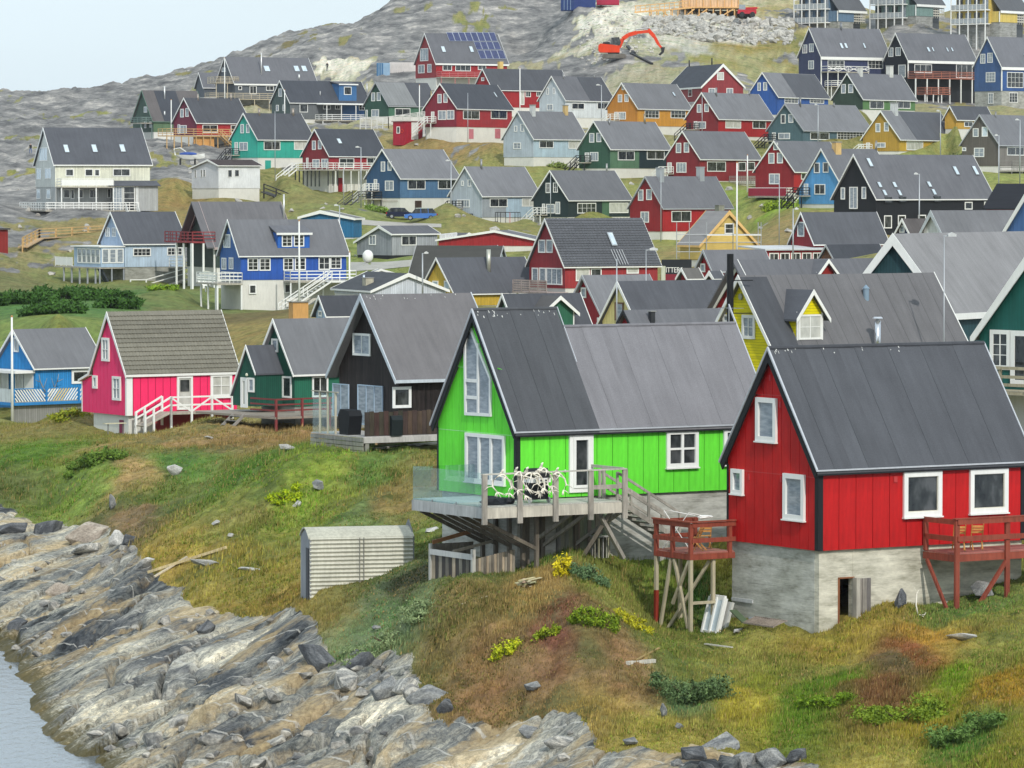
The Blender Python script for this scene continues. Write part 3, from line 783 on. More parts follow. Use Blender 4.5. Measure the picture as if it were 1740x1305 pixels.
house('P', 667, 389, 437.7, 237.2, 191.8, 536, 268, 290, 'turquoise house with white basement', wall=(48, 182, 160), roof=DG, deep=2,
  gw=[(409, 211, 414.5, 226.5, G1), (418.5, 210.5, 424, 226, G1), (407, 241.5, 421, 256, G2), (399, 241.5, 404.5, 262, G1, dict(glass='curtain', name='door'))],
  sw=[(448, 240, 476, 255, G2), (499.5, 239.5, 527, 254.5, G2, dict(glass='curtain'))], bdoors=[('side', (450.5, 272.5, 460, 290), (50, 160, 145))],
  ch=[(439, 184, 443, 196, 'pipe', (150, 140, 130)), (496, 184, 501, 196, 'pipe', (150, 140, 130))])
house('C', 690, 665, 886, 730, 555, 1255, 845, 900, 'ochre orange house with white grid windows', wall=(226, 156, 50), gwall=(206, 134, 48), roof=LG,
  gw=[(778, 572, 795, 605, G1), (752, 635, 780, 687, G2), (797, 632, 823, 685, G2), (755, 752, 805, 803, (4, 1)), (728, 752, 750, 803, G1, dict(glass='curtain', name='door'))],
  sw=[(930, 740, 1027, 795, (4, 2)), (1105, 740, 1205, 795, (4, 2))], sk=[(1110, 620, 1140, 648)])
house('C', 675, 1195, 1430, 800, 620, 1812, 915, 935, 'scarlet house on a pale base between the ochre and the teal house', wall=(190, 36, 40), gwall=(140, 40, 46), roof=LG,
  gw=[(1283, 700, 1312, 757, G1), (1333, 697, 1362, 752, G1), (1290, 817, 1343, 865, G2), (1262, 815, 1286, 865, G1, dict(glass='curtain', name='door'))], sw=[(1473, 810, 1577, 863, G2, dict(glass='curtain')), (1655, 808, 1745, 865, G2)],
  ch=[(1410, 588, 1422, 650, 'pipe', (130, 130, 130)), (1632, 605, 1644, 642, 'pipe', (130, 130, 130))])
h = house('D', 660, 5, 260, 877, 695, 730, 965, 985, 'slate teal house with a wide white grid window', wall=(84, 112, 124), gwall=(80, 108, 116), roof=LG, trim='grey', a=37,
  gw=[(107, 768, 138, 830, G1, dict(glass='dark')), (158, 767, 190, 825, G1), (90, 893, 168, 935, G2), (48, 890, 72, 940, G1, dict(glass='curtain', name='door'))],
  sw=[(303, 890, 430, 940, G2), (483, 882, 655, 940, (8, 3))], ch=[(233, 650, 247, 720, 'pipe', (120, 120, 120)), (460, 690, 472, 722, 'pipe', (120, 120, 120))])
house('C', 648, -35, 185, 935, 745, 555, 1055, 1125, 'pale blue house with one grey and one tan chimney', wall=(182, 206, 220), gwall=(184, 196, 208), roof=LG,
  gw=[(55, 845, 75, 885, G1), (97, 832, 122, 885, G1), (50, 958, 100, 1002, G3)], sw=[(222, 945, 318, 995, G2), (418, 945, 515, 1000, G2, dict(glass='curtain'))],
  ch=[(167, 703, 207, 782, 'box', (196, 198, 196)), (388, 705, 425, 775, 'box', (206, 176, 120))])
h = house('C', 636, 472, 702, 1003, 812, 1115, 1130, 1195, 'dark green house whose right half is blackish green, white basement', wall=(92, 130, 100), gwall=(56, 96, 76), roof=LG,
  gw=[(560, 895, 593, 958, G1), (608, 892, 640, 955, G1), (565, 1022, 620, 1083, (3, 1)), (530, 1025, 558, 1085, G1, dict(glass='curtain', name='door'))],
  sw=[(750, 1015, 862, 1077, G2), (945, 1010, 1063, 1072, G2)], sidewalls=[(895, 1112, (36, 54, 60))],
  ch=[(690, 800, 704, 840, 'pipe', (130, 130, 130)), (928, 765, 942, 832, 'pipe', (150, 140, 120))])
house('C', 628, 1060, 1305, 1070, 878, 1722, 1215, 1235, 'deep red house with grey balcony box, above the metal chimneys', wall=(150, 40, 46), gwall=(140, 38, 46), roof=MG,
  gw=[(1142, 960, 1177, 1028, G1), (1195, 958, 1230, 1025, G1), (1145, 1092, 1212, 1160, (3, 1)), (1085, 1092, 1113, 1160, G1, dict(glass='curtain', name='door'))],
  sw=[(1350, 1085, 1475, 1153, G2), (1560, 1088, 1610, 1150, G1), (1620, 1088, 1670, 1145, G1)])
h = HOUSES['deep red house with grey balcony box, above the metal chimneys']
deck(h, 7.6, 13.2, -1.4, .2, -.6, 1.3, col=m_paint((150, 146, 142)), n=12, rails=6, sides='flr', legs=.5)
h = house('D', 632, 1190, 1290, 805, 710, 1540, 865, 880, 'small mustard shed house behind the mustard house', wall=(214, 166, 62), roof=DG, a=40, sw=[(1337, 817, 1395, 853, G2)])
house('B', 645, 355, 550, 1050, 865, 945, 1135, 1290, 'red house raised on white posts with a white railed deck', wall=(170, 42, 52), gwall=(140, 38, 46), roof=VD, base='white', deep=1.5,
  gw=[(437, 945, 462, 1007, G1), (477, 942, 502, 1003, G1), (440, 1070, 487, 1125, G2), (500, 1067, 545, 1125, G2), (398, 1060, 412, 1130, G1, dict(glass='curtain'))],
  sw=[(617, 1063, 718, 1125, G2), (803, 1060, 895, 1112, G2)], sk=[(595, 932, 640, 968)], bdoors=[('side', (610, 1195, 642, 1290), (150, 30, 40)), ('side', (805, 1190, 830, 1270), (150, 30, 40))])
h = HOUSES['red house raised on white posts with a white railed deck']
deck(h, -.4, h['L'] + .3, -2.0, .2, -.1, 1.0, n=7, rails=3, sides='fl', legs=3.3, nl=9)
deck(h, -1.8, .25, -2.0, h['W'] - .3, -.1, 1.0, n=2, rails=3, sides='fl', legs=2.4, nl=3, legcol=M_BLACK())
for q in range(7):
 MB(h['fr']).box(-1.7, -1.55, 0.2 + q * .95, 0.35 + q * .95, -2.6, -.25).build('post', m_paint((60, 64, 62)), h['e'])
stairs(h['fr'], h['e'], (-1.8, h['W'] - 1.5, -.1), (-4.0, h['W'] - .5, -2.0), 't', 1.2, 7, M_WHITE())
h = house('D', 619, 640, 910, 938, 742, 1310, 1015, 1040, 'mustard yellow house with grey chimney and two tone roof', wall=(216, 172, 50), gwall=(188, 148, 52), roof=LG,
  gw=[(743, 828, 775, 888, G1), (800, 823, 832, 883, G1), (740, 958, 810, 992, G2), (680, 958, 706, 1010, G1, dict(glass='curtain', name='door'))],
  sw=[(950, 950, 1060, 1010, G2, dict(glass='curtain')), (1148, 948, 1250, 1000, (3, 1))], ch=[(855, 688, 912, 778, 'box', (200, 202, 202))])
halfroof(h, 'D', 5.6, DG)
h = house('D', 590, 1305, 1575, 975, 768, 1990, 1115, 1165, 'brown grey house at the right edge with bare wood balcony', wall=(134, 128, 122), gwall=(104, 98, 92), roof=LG, trim='grey',
  gw=[(1397, 862, 1435, 920, G1), (1457, 852, 1497, 918, G1, dict(glass='sky')), (1405, 993, 1473, 1055, G3), (1325, 990, 1352, 1015, G1)], sw=[(1625, 987, 1740, 1045, G2)],
  ch=[(1548, 750, 1560, 795, 'pipe', (130, 130, 130))])
deck(h, .3, 9.0, -1.8, .2, -.6, 1.3, col=m_paint((140, 138, 134)), n=22, rails=3, sides='fl', legs=1.6)
h = house('P', 580, 1279, 1350.5, 292, 238.8, 1445, 328, 345, 'crimson house with small attic window and red fronted balcony', wall=(196, 36, 40), gwall=(150, 32, 38), roof=MG,
  gw=[(1314.5, 242.5, 1322, 255, G1), (1306, 260, 1316, 278, G1), (1320.5, 259.5, 1330.5, 277.5, G1), (1307, 295, 1325, 313, G2)], sw=[(1361, 294, 1369, 305, G1)])
deck(h, -1.6, .3, .3, h['W'] - .2, -.45, 1.15, col=M_WHITE(), n=3, sides='flr', legs=2.4, nl=2)
MB(h['fr']).box(-1.72, -1.66, .4, h['W'] - .3, -.4, .65).build('balcony_board', m_paint((140, 40, 60)), h['e'])
h = house('D', 545, 206, 545, 1303, 998, 915, 1372, 1395, 'sky blue house with tan chimney between the crimson and the black house', wall=(86, 162, 226), roof=MG, fac=1.75,
  gw=[(330, 1093, 368, 1163, G1, dict(glass='dark')), (390, 1090, 428, 1160, G1, dict(glass='dark')), (333, 1237, 405, 1307, G2, dict(glass='dark')), (262, 1234, 290, 1307, G1, dict(glass='sky', name='door'))],
  ch=[(463, 952, 525, 1038, 'box', (210, 176, 118)), (745, 945, 757, 1015, 'pipe', (130, 130, 130))])
house('P', 599, 618, 680.5, 303.5, 252.9, 784, 336.5, 360, 'steel blue house on a white basement, dark stair at its left', wall=(84, 124, 164), gwall=(52, 88, 126), roof=LG, deep=2,
  gw=[(647.5, 274.5, 654.5, 291.5, G1), (659, 274, 665.5, 290, G1), (654.5, 307, 669, 324, G2), (635.5, 304.5, 641, 322.5, G1, dict(glass='curtain', name='door'))],
  sw=[(692.5, 305.5, 722.5, 322, G2), (744, 305.5, 774, 321.5, G2)], bdoors=[('side', (705, 341, 716, 360), (70, 55, 45)), ('gable', (650, 339, 676, 343), (205, 200, 190))])
h = HOUSES['steel blue house on a white basement, dark stair at its left']
deck(h, -1.5, .3, 3.6, 6.4, -.1, 1.0, col=m_paint((60, 62, 66)), n=1, sides='flr', legs=2, nl=2)
stairs(h['fr'], h['e'], (-1.4, 6.4, -.1), (-5.2, 8.4, -3.2), 't', 1.2, 10, m_paint((70, 72, 76)))
h = house('P', 594, 760, 819.5, 333.6, 282.7, 921, 369.5, 386, 'pale grey house with light blue right half, next to the cars', wall=(160, 166, 174), gwall=(184, 194, 205), roof=LG,
  gw=[(784, 307, 788, 316, G1), (795, 305, 801, 317, G1), (784, 339, 798, 352.5, (3, 1)), (777, 339, 783, 352, G1, dict(glass='curtain', name='door'))],
  sw=[(832, 337, 862, 352, G2), (886.5, 337, 912, 351, G2, dict(glass='curtain'))], ch=[(817, 270, 820.5, 288, 'pipe', (140, 140, 140))], deep=2,
  bdoors=[('side', (829, 376, 846, 385), (140, 138, 132))])
MB(h['fr']).box(h['L'] * .42, h['L'] - .3, .25, .265, 0, h['he'] - .2).build('wall_section', m_paint((182, 204, 220), boards=.18), h['e'])
deck(h, -1.6, .3, 2.0, 5.2, -.5, 1.0, col=M_BLACK(), n=2, sides='flr', legs=1.8, nl=2)
stairs(h['fr'], h['e'], (-1.4, 5.2, -.5), (-4.5, 6.5, -2.6), 't', 1.2, 8, M_BLACK())
house('G', 590, 165, 420, 358, 155, 855, 470, 505, 'blackish green house with a lamp mast in front of its gable', wall=(40, 56, 58), gwall=(38, 56, 58), roof=MG,
  gw=[(267, 240, 298, 308, G3, dict(glass='dark')), (317, 238, 348, 305, G3, dict(glass='dark')), (270, 382, 327, 445, G3), (333, 367, 363, 450, G2), (243, 380, 262, 448, G1, dict(glass='curtain', name='door'))],
  sw=[(478, 375, 603, 445, (4, 2)), (693, 373, 820, 443, G2, dict(glass='curtain'))], sidewalls=[(645, 692, (84, 120, 92))], ch=[(674, 110, 686, 165, 'pipe', (160, 160, 158))])
h = house('G', 550, 812, 1055, 413, 195, 1530, 567, 625, 'bright red house with two tall metal clad chimneys', wall=(186, 34, 38), gwall=(156, 34, 40), roof=MG, trim='grey',
  gw=[(888, 285, 923, 360, G1), (943, 283, 980, 355, G1), (905, 433, 960, 507, G2)], sw=[(1110, 428, 1242, 503, G2)], deep=2, base='white',
  ch=[(1020, 138, 1073, 235, 'metal'), (1290, 132, 1345, 228, 'metal')])
h = house('P', 480, 1411, 1489, 338.5, 262.1, 1692, 390, 400, 'big black house with many roof windows', wall=(34, 36, 42), roof=MG, base='black', deep=1,
  gw=[(1429, 318.5, 1436, 339, G1), (1443.5, 317.5, 1457.5, 355, G2), (1464.5, 317.5, 1472, 338, G1)],
  sw=[(1502, 366, 1515, 388, G1), (1525.5, 365.5, 1538.5, 382, G1), (1560, 365, 1573, 377, G1), (1639, 343, 1652, 356, G1), (1672, 342.5, 1678, 353, G1)])
for r in ((660, 75, 730, 135), (1240, 130, 1310, 190), (1370, 128, 1440, 190), (740, 235, 795, 275), (772, 288, 832, 330), (840, 235, 898, 275), (872, 288, 932, 330), (1073, 232, 1130, 272), (1107, 283, 1160, 325)):
 xm = (r[0] + r[2]) / 2; q = 14
 f_ = skylight(h, 'H', (xm - 22, r[1], xm + 22, r[3]))
for r in ((797, 335, 842, 372), (893, 333, 938, 368), (1127, 330, 1170, 365)):
 xm = (r[0] + r[2]) / 2
 u0, u1, a0, a1 = pxrect(h['fr'], 'side', .25, 'H', r)
 m_ = MB(h['fr']); m_.box(u0, u1, -.02, .25, a0, a1); m_.build('window', m_glass('dark'), h['e'])
h = house('H', 470, 1870, 1680, 412, 245, 1465, 470, 500, 'house with black roof and red gable at the right edge', wall=(190, 50, 50), roof=(44, 46, 52), mirror=True, xa=1775, fac=1.8, trim='black')
# --- left group
h = house('A', 580, 222, 360, 790, 540, 1025, 940, 1080, 'big cream house with two storeys, white balcony and long white veranda', wall=(232, 232, 210), gwall=(214, 216, 208), roof=DG, base=None,
  gw=[(265, 675, 320, 765, (3, 1), dict(glass='sky')), (247, 815, 278, 890, G2, dict(glass='sky')), (303, 812, 345, 885, G2, dict(glass='sky'))],
  sw=[(440, 818, 495, 868, G1), (570, 818, 625, 868, G1), (634, 820, 670, 868, G1), (758, 816, 875, 868, G2)], sk=[(420, 658, 470, 712), (608, 657, 660, 710), (796, 656, 848, 708)],
  axis='V', fascia=.2)
fr = h['fr']; e = h['e']; zl = -3.2
MB(fr).box(.35, h['L'] - .35, .35, h['W'] - .35, zl, -.005).build('lower_storey', m_paint((186, 188, 186), boards=.2), e)
MB(fr).box(.5, h['L'] - .5, 1.0, h['W'] - .5, zl - 3.0, zl - .005).build('foundation', m_paint((52, 56, 60)), e)
for r, n in (((425, 955, 470, 1015), G1), ((475, 955, 500, 1020), G1), ((520, 955, 560, 1015), G1), ((600, 955, 660, 1015), G2), ((720, 950, 745, 1015), G1)):
 u0, u1, a0, a1 = pxrect(fr, 'side', .35, 'A', r); window(fr, e, 'side', .35, u0, u1, a0, a1, *n)
for r in ((247, 955, 272, 1020), (313, 955, 340, 1020)):
 u0, u1, a0, a1 = pxrect(fr, 'gable', .35, 'A', r); window(fr, e, 'gable', .35, u0, u1, a0, a1, 1, 1, glass='sky')
for (x0, x1) in ((760, 830), (935, 1062)): pass
sA = fr.side(*cv('A', 758, 1000), -1.8)[0]; sB = fr.side(*cv('A', 932, 1000), -1.8)[0]; sC = fr.side(*cv('A', 1062, 1000), -1.8)[0]; sM = fr.side(*cv('A', 828, 1000), -1.8)[0]
m = MB(fr); m.box(sB, sC, -1.8, .36, zl, .15); m.build('porch_wall', m_paint((176, 178, 178), boards=.2), e)
m = MB(fr); m.prism([(-2.2, .1), (-2.2, .2), (.28, .85), (.28, .7)], sA - .2, sC + .3, 's'); m.build('porch_roof', m_roof(DG), e)
window(fr, e, 'side', -1.8, sA, sM - .1, zl, 0.1, 3, 2, glass='pale'); window(fr, e, 'side', -1.8, sM, sM + 1.6, zl, .1, 1, 4, glass='dark'); window(fr, e, 'side', -1.8, sM + 1.7, sB - .05, zl, .1, 2, 2, glass='pale')
s0 = fr.side(*cv('A', 410, 1000), -2.2)[0]
deck(h, s0, sA + .1, -2.2, .3, .05, 1.05, n=6, rails=3, sides='flr', legs=6.2, nl=4, legw=.14)
m = MB(fr); m.box(s0 + .05, sA, -2.17, -2.12, .2, .95); m.build('balcony_board', M_WHITE(), e)
deck(h, -1.7, sA + 3.5, -2.3, h['W'] * .0 + .3, zl + .1, 1.05, n=10, rails=3, sides='fl', legs=0)
deck(h, -1.7, .3, .3, h['W'] + 1.0, zl + .1, 1.05, n=2, rails=3, sides='lfr', legs=0)
m = MB(fr); railing_run(m, (-1.6, -2.2, zl + .1), (-1.6, h['W'] + 1, zl + .1), 1.05, 5); m.build('railing', M_WHITE(), e)
stairs(fr, e, (sM + .2, -3.9, zl - 1.3), (sM + .2, -2.3, zl + .1), 's', 1.6, 7, M_WHITE())
house('P', 600, 321, 370.4, 281, 271, 446.5, 320, 338, 'white garage building with nearly flat brown roof', wall=(224, 226, 228), gwall=(206, 208, 214), roof=(72, 64, 64), a=52, xa=352.5, yl=286, board=0,
  gw=[(341.5, 288, 344, 301, G1, dict(glass='dark', ft=.03)), (346, 288, 349, 300, G1, dict(glass='dark', ft=.03)), (331, 288, 333.5, 302, G1, dict(glass='dark', ft=.03))],
  sw=[(387, 288.5, 394, 301, G1, dict(ft=.05)), (398.5, 288.5, 406, 300, G1, dict(ft=.05))], fascia=.15, deep=3)
h = house('E', 480, 655, 830, 335, 118, 1265, 490, 580, 'light blue house with glazed veranda and long white ramp', wall=(186, 208, 228), gwall=(160, 184, 214), roof=DG, base='concrete',
  gw=[(712, 225, 737, 285, G3, dict(ft=.05)), (755, 225, 780, 285, G3, dict(ft=.05))], sw=[(893, 362, 1013, 417, (4, 2)), (1122, 357, 1225, 412, (4, 2))], deep=2)
fr = h['fr']; e = h['e']
MB(fr).box(-2.6, .2, .25, h['W'] + .6, 0, h['he'] - .35).build('veranda_wall', m_paint((170, 192, 216)), e)
MB(fr).box(-2.9, .25, .1, h['W'] + .9, h['he'] - .345, h['he'] - .2).build('veranda_roof', M_WHITE(), e)
for k in range(3): window(fr, e, 'side', .25, -2.5 + k * .88, -1.66 + k * .88, .45, h['he'] - .5, 1, 3 if k == 1 else 1, glass='pale')
for k in range(5): window(fr, e, 'gable', -2.6, .5 + k * 1.2, 1.6 + k * 1.2, .4, h['he'] - .5, 1, 2, glass='pale')
deck(h, -2.8, .3, .3, h['W'] + 5.5, 0, 0, legs=3.6, nl=3, legcol=m_paint((160, 165, 172)), sides='')
for k in range(5): MB(fr).box(-2.75, -2.6, 1.5 + k * 2.1, 1.65 + k * 2.1, -3.9, -.17).build('post', m_paint((170, 175, 182)), e)
m = MB(fr); railing_run(m, (-2.7, h['W'] + .9, 0), (-2.7, h['W'] + 5.4, 0), 1.0, 3, 2); m.box(-2.72, -2.68, h['W'] + 1, h['W'] + 5.4, .1, .9); m.box(-.3, -.25, h['W'] + 1, h['W'] + 4, 0, 1.6); m.build('railing', M_WHITE(), e)
deck(h, 5.6, 11.3, -1.7, .2, .0, 1.05, n=3, rails=3, sides='flr', legs=3, legcol=M_WHITE())
m = MB(fr)
m.beam((1.5, -2.6, -1.9), (6.8, -2.6, -.6), .07, .1); m.beam((1.5, -2.6, -1.35), (6.8, -2.6, -.05), .07, .1); m.beam((6.8, -2.6, -.05), (15, -2.6, -.05), .07, .1); m.beam((6.8, -2.6, -.6), (15, -2.6, -.6), .07, .1)
for s in (-.4, 1.5, 6.8, 10, 13): m.box(s - .06, s + .06, -2.66, -2.54, -3.3, -.05 if s > 2 else -1.3)
m.beam((-.4, -2.6, -1.9), (1.5, -2.6, -1.9), .07, .1); m.beam((-.4, -2.6, -1.35), (1.5, -2.6, -1.35), .07, .1)
m.build('ramp_railing', M_WHITE(), e)
m = MB(fr); m.beam((1.5, -2.0, -2.9), (6.8, -2.0, -1.35), 1.1, .12); m.box(6.8, 15, -2.55, -1.45, -1.45, -1.3); m.build('ramp', M_WOOD(), e)
MB(fr).beam((-.4, 1.2, -3.4), (-2.4, 1.2, -.1), .9, .2).build('dark_stair', m_paint((60, 66, 74)), e)
h = house('P', 470, 312, 365, 420, 342.6, 505, 455, 490, 'dark green house with pinkish gable boards and a red balcony', wall=(62, 78, 70), roof=(112, 111, 114), trim=(176, 160, 158), fac=1.75, fascia=.35, ro=-.9, deep=3, base='white',
  gw=[(342, 378, 352, 402, (3, 1), dict(trim=m_paint((150, 70, 75))))], ch=[(481.5, 330, 484.5, 372, 'pipe', (215, 215, 212))])
RR = m_paint((150, 62, 66), wear=.15)
deck(h, -2.4, .3, .6, h['W'] - .5, h['he'] + .6, 1.05, col=RR, floor=RR, n=2, rails=3, sides='flr', legs=6.3, legcol=M_WHITE(), nl=3, legw=.2)
m = MB(h['fr']); railing_run(m, (-2.3, .6, h['he'] + .6), (-2.3, h['W'] - .5, h['he'] + .6), 1.05, 5); m.build('railing', RR, h['e'])
for t in (1.0, 3.5, 6.0): MB(h['fr']).box(-2.4, -2.2, t, t + .2, -3.6, h['he'] + .4).build('post', M_WHITE(), h['e'])
h = house('P', 430, 367.9, 405.8, 435, 373, 594.5, 476, 526, 'cobalt blue house with shed dormer on a tall white basement', wall=(40, 92, 190), gwall=(46, 100, 176), roof=(108, 109, 113), deep=1.5, corner=False,
  gw=[(380.5, 398, 392, 421, (3, 1)), (377, 438, 385, 458, G2), (389.5, 437.5, 397, 457.5, G2)],
  sw=[(420.5, 438.5, 439, 460, (2, 3)), (440.5, 438.5, 459.5, 460, (2, 3)), (481, 438, 498.5, 459.5, (2, 3)), (500.5, 437.5, 519.5, 459, (2, 3)), (541, 436.5, 560.5, 458.5, G3), (561, 436, 580, 457, (2, 3)),
   (423, 483.5, 435.5, 499.5, G1), (483, 482, 494, 498, G1)], board=.13)
dormer(h, 'F', 205, 420, 385, 480, 'shed', wall=(46, 104, 190), win=[(232, 390, 302, 472), (312, 390, 382, 470)], nx=2, nz=3, roof=(104, 105, 110))
fr = h['fr']; e = h['e']
sD = fr.side(*cv('F', 288, 690), -1.7)[0]
deck(h, sD, h['L'] + .1, -1.7, .2, -.1, 1.0, n=4, rails=3, sides='flr', legs=3.4, nl=3)
stairs(fr, e, (h['L'] - 3.0, -3.0, -.1), (h['L'] - 8.2, -3.0, -3.3), 't', 1.2, 13, M_WHITE())
MB(fr).box(h['L'] - 3.0, h['L'], -3.0, -1.7, -.26, -.1).build('landing', M_WHITE(), e)
deck(h, -2.5, .2, -.6, h['W'] - 1.0, -.3, 1.05, n=2, rails=3, sides='flr', legs=3.4, nl=2, legw=.16)
m = MB(fr); railing_run(m, (-2.4, -.5, -.3), (-2.4, h['W'] - 1, -.3), 1.05, 4, 4); m.build('railing', M_WHITE(), e)
for t in (0., 2.4, 4.6): MB(fr).box(-2.45, -2.3, t, t + .16, -3.7, -.4).build('post', M_WHITE(), e)
h = house('F', 500, 715, 970, 385, 330, 1300, 530, 560, 'low grey building with white tank before it', wall=(168, 172, 178), gwall=(148, 152, 160), roof=(96, 97, 102), a=48, xa=885, yl=440, base='black', deep=2, board=.3,
  gw=[(820, 392, 865, 460, G2)], sw=[(1035, 397, 1137, 463, G2)], fascia=.2)
h = house('F', 520, 340, 725, 280, 228, 790, 410, 425, 'low blue shed with shallow white trimmed gable', wall=(40, 112, 160), roof=(120, 120, 118), a=18, xa=490, board=.2, yl=272, Lcap=9, fascia=.25,
  gw=[])
h = house('F', 500, 1650, 1400, 450, 378, 1310, 470, 490, 'low dark red building with grey roof behind the grey shed', wall=(140, 34, 40), roof=MG, mirror=True, a=30, Lcap=8, fascia=.15, xa=1490)
h = house('P', 490, 740, 915, 408, 391.5, 940, 418, 425, 'long low red hut with flat grey roof', wall=(176, 40, 44), roof=MG, a=15, Lcap=6, xa=840, deep=1)
# --- middle group
h = house('G', 414, 130, 390, 805, 480, 1045, 950, 990, 'weathered red house with glazed tile roof and large skylight', wall=(176, 52, 56), gwall=(156, 44, 50), roof=(66, 68, 74), rmat=m_roof((66, 68, 74)), roofname='roof',
  gw=[(218, 622, 265, 710, G1), (273, 622, 315, 710, G1), (175, 810, 217, 905, G1), (225, 810, 268, 905, G1), (272, 812, 378, 925, (3, 1))],
  sw=[(467, 815, 560, 900, G1, dict(glass='curtain')), (567, 815, 640, 900, G1), (808, 808, 890, 850, G1, dict(glass='curtain'))], board=.16)
H35 = h
m = MB(h['fr']); railing_run(m, (-2.2, -.4, -.35), (-2.2, h['W'] - 1.4, -.35), 1.1, 4, 5, .08, .16); m.box(-2.2, .2, -.4, h['W'] - 1.2, -.5, -.35); m.build('balcony', m_paint((176, 160, 156), wear=.3), h['e'])
h = house('G', 470, 1700, 1300, 660, 427, 1145, 760, 800, 'unfinished yellow house with bare boards and scaffolding', wall=(222, 190, 100), roof=(132, 130, 130), mirror=True, fac=2.0, trim=(226, 186, 120), fascia=.3, board=.9, axis='H',
  gw=[(1467, 512, 1530, 583, (1, 2), dict(glass='dark'))], ch=[(1385, 388, 1450, 428, 'box', (140, 140, 124))], xa=1500)
H36 = h
h = house('P', 450, 1338, 1383, 415.6, 360.5, 1512, 438, 450, 'small red house with white lean-to, its roof broad and dark', wall=(176, 40, 46), gwall=(150, 36, 46), roof=DG,
  gw=[(1355.5, 377, 1367, 402, G1)], fascia=.15)
fr = h['fr']; e = h['e']
MB(fr).box(-6.5, 2.3, -.9, 3.5, -2.5, h['he'] - .6).build('lean_to_wall', m_paint((176, 40, 46), boards=.2), e)
MB(fr).prism([(-1.3, h['he'] - .55), (-1.3, h['he'] - .4), (3.8, h['he'] - .1), (3.8, h['he'] - .25)], -6.9, 2.6, 's').build('lean_to_roof', m_paint((200, 202, 204)), e)
for k in range(6): window(fr, e, 'side', -.9, -6.2 + k * 1.35, -5.0 + k * 1.35, h['he'] - 2.1, h['he'] - .8, 2, 1, glass='dark')
h = house('H', 425, 345, 470, 770, 655, 830, 800, 820, 'dark low roofed annex with small brown gable beside the lean-to', wall=(120, 84, 64), roof=VD, trim='grey')
h = house('H', 400, 840, 1000, 640, 480, 1180, 700, 720, 'navy gable with white trim and rusty brown roof behind the teal house', wall=(60, 70, 100), roof=(88, 84, 84), gw=[(905, 525, 940, 575, G1)], fascia=.2)
h = house('H', 380, 1035, 1190, 585, 425, 1760, 640, 660, 'pale grey house with plain white gable behind the big teal house', wall=(214, 216, 214), roof=LG, fascia=.35, trim=(190, 196, 200))
h = house('H', 330, 1500, 2080, 745, 240, 2300, 980, 1000, 'blue gabled house partly outside the right edge', wall=(80, 116, 170), roof=LG, fascia=.35, a=50)
h = house('F', 415, 1150, 1390, 790, 545, 1985, 870, 900, 'yellow gabled house with dark roof and upright flue pipe', wall=(222, 184, 62), roof=DG, gw=[(1247, 700, 1285, 775, G1, dict(glass='sky')), (1325, 700, 1362, 775, G1, dict(glass='sky'))],
  ch=[(1612, 490, 1642, 632, 'pipe', (188, 188, 176))], fascia=.15)
h = house('F', 450, 1800, 1640, 755, 465, 1055, 810, 840, 'dark mossy roofed house behind the yellow gable', wall=(176, 196, 206), roof=(74, 74, 72), mirror=True, trim='grey', xa=1720, fac=1.7)
h = house('F', 455, 1430, 1545, 535, 466, 1950, 600, 620, 'dormer like small house with white gable trim behind the dark roof', wall=(60, 88, 96), roof=DG, fascia=.25, Lcap=6, a=30)
h = house('F', 400, 1360, 830, 768, 650, 560, 800, 830, 'white low house with shallow dark roof', wall=(208, 214, 222), roof=(74, 76, 80), mirror=True, a=22, xa=1085, fascia=.22, Lcap=14,
  ch=[(620, 735, 705, 790, 'box', (186, 180, 160)), (770, 660, 785, 695, 'pipe', (200, 210, 220))])
h = house('F', 440, 1135, 720, 690, 622, 700, 720, 740, 'low building with pale grey flat roof beyond the white house', wall=(196, 208, 216), roof=(140, 143, 148), mirror=True, a=18, xa=900, Lcap=8, fascia=.12)
h = house('F', 330, 430, 530, 940, 800, 860, 990, 1010, 'small pale blue house with streaked dark roof behind the black house', wall=(170, 196, 220), roof=(76, 78, 84), gw=[(480, 900, 505, 940, G1)])
h = house('G', 330, 1260, 1385, 835, 690, 1800, 880, 900, 'small red house with tiny gable window behind the black flue', wall=(160, 34, 40), roof=MG, gw=[(1308, 782, 1340, 840, G1)], trim='grey')
h = house('G', 322, 1140, 1215, 885, 812, 1330, 930, 950, 'tiny red gable peeking above the dark roofs', wall=(140, 34, 40), roof=(100, 98, 96), fac=1.6)
h = house('G', 318, 1335, 1395, 885, 832, 1470, 930, 950, 'tiny dormer with white trim before the small red house', wall=(150, 90, 60), roof=DG, fascia=.22)
h = house('G', 300, 610, 885, 1200, 900, 1640, 1300, 1350, 'pale yellow gabled house with broad dark grey roof', wall=(232, 218, 150), roof=DG, gw=[(733, 1043, 790, 1165, G1, dict(trim=m_paint((120, 90, 70))))], fascia=.2)
h = house('G', 312, 395, 630, 1115, 860, 1080, 1200, 1250, 'burgundy gabled house between the tiled house and the yellow gable', wall=(150, 34, 46), roof=LG, gw=[(505, 943, 540, 1013, G1), (615, 1145, 635, 1200, G1)], trim='grey')
h = house('P', 285, 1208, 1300, 530, 441.5, 1640, 560, 575, 'red gabled house with wide white bargeboards behind the black flue', wall=(160, 40, 42), roof=MG, fascia=.4, fac=1.7, ro=-.5)
dormer(h, 'Y', 1165, 1320, 215, 300, 'gable', wall=(150, 40, 36), apex=105)
h = house('G', 262, 675, 900, 1330, 1095, 1600, 1400, 1450, 'small red gable under a broad plain grey roof', wall=(160, 30, 40), roof=MG, ch=[(965, 1100, 1008, 1190, 'box', (52, 54, 58))], trim='black')
h = house('G', 290, -140, 90, 1300, 985, 615, 1380, 1400, 'dark roofed house with green dormer gable', wall=(70, 110, 84), roof=DG)
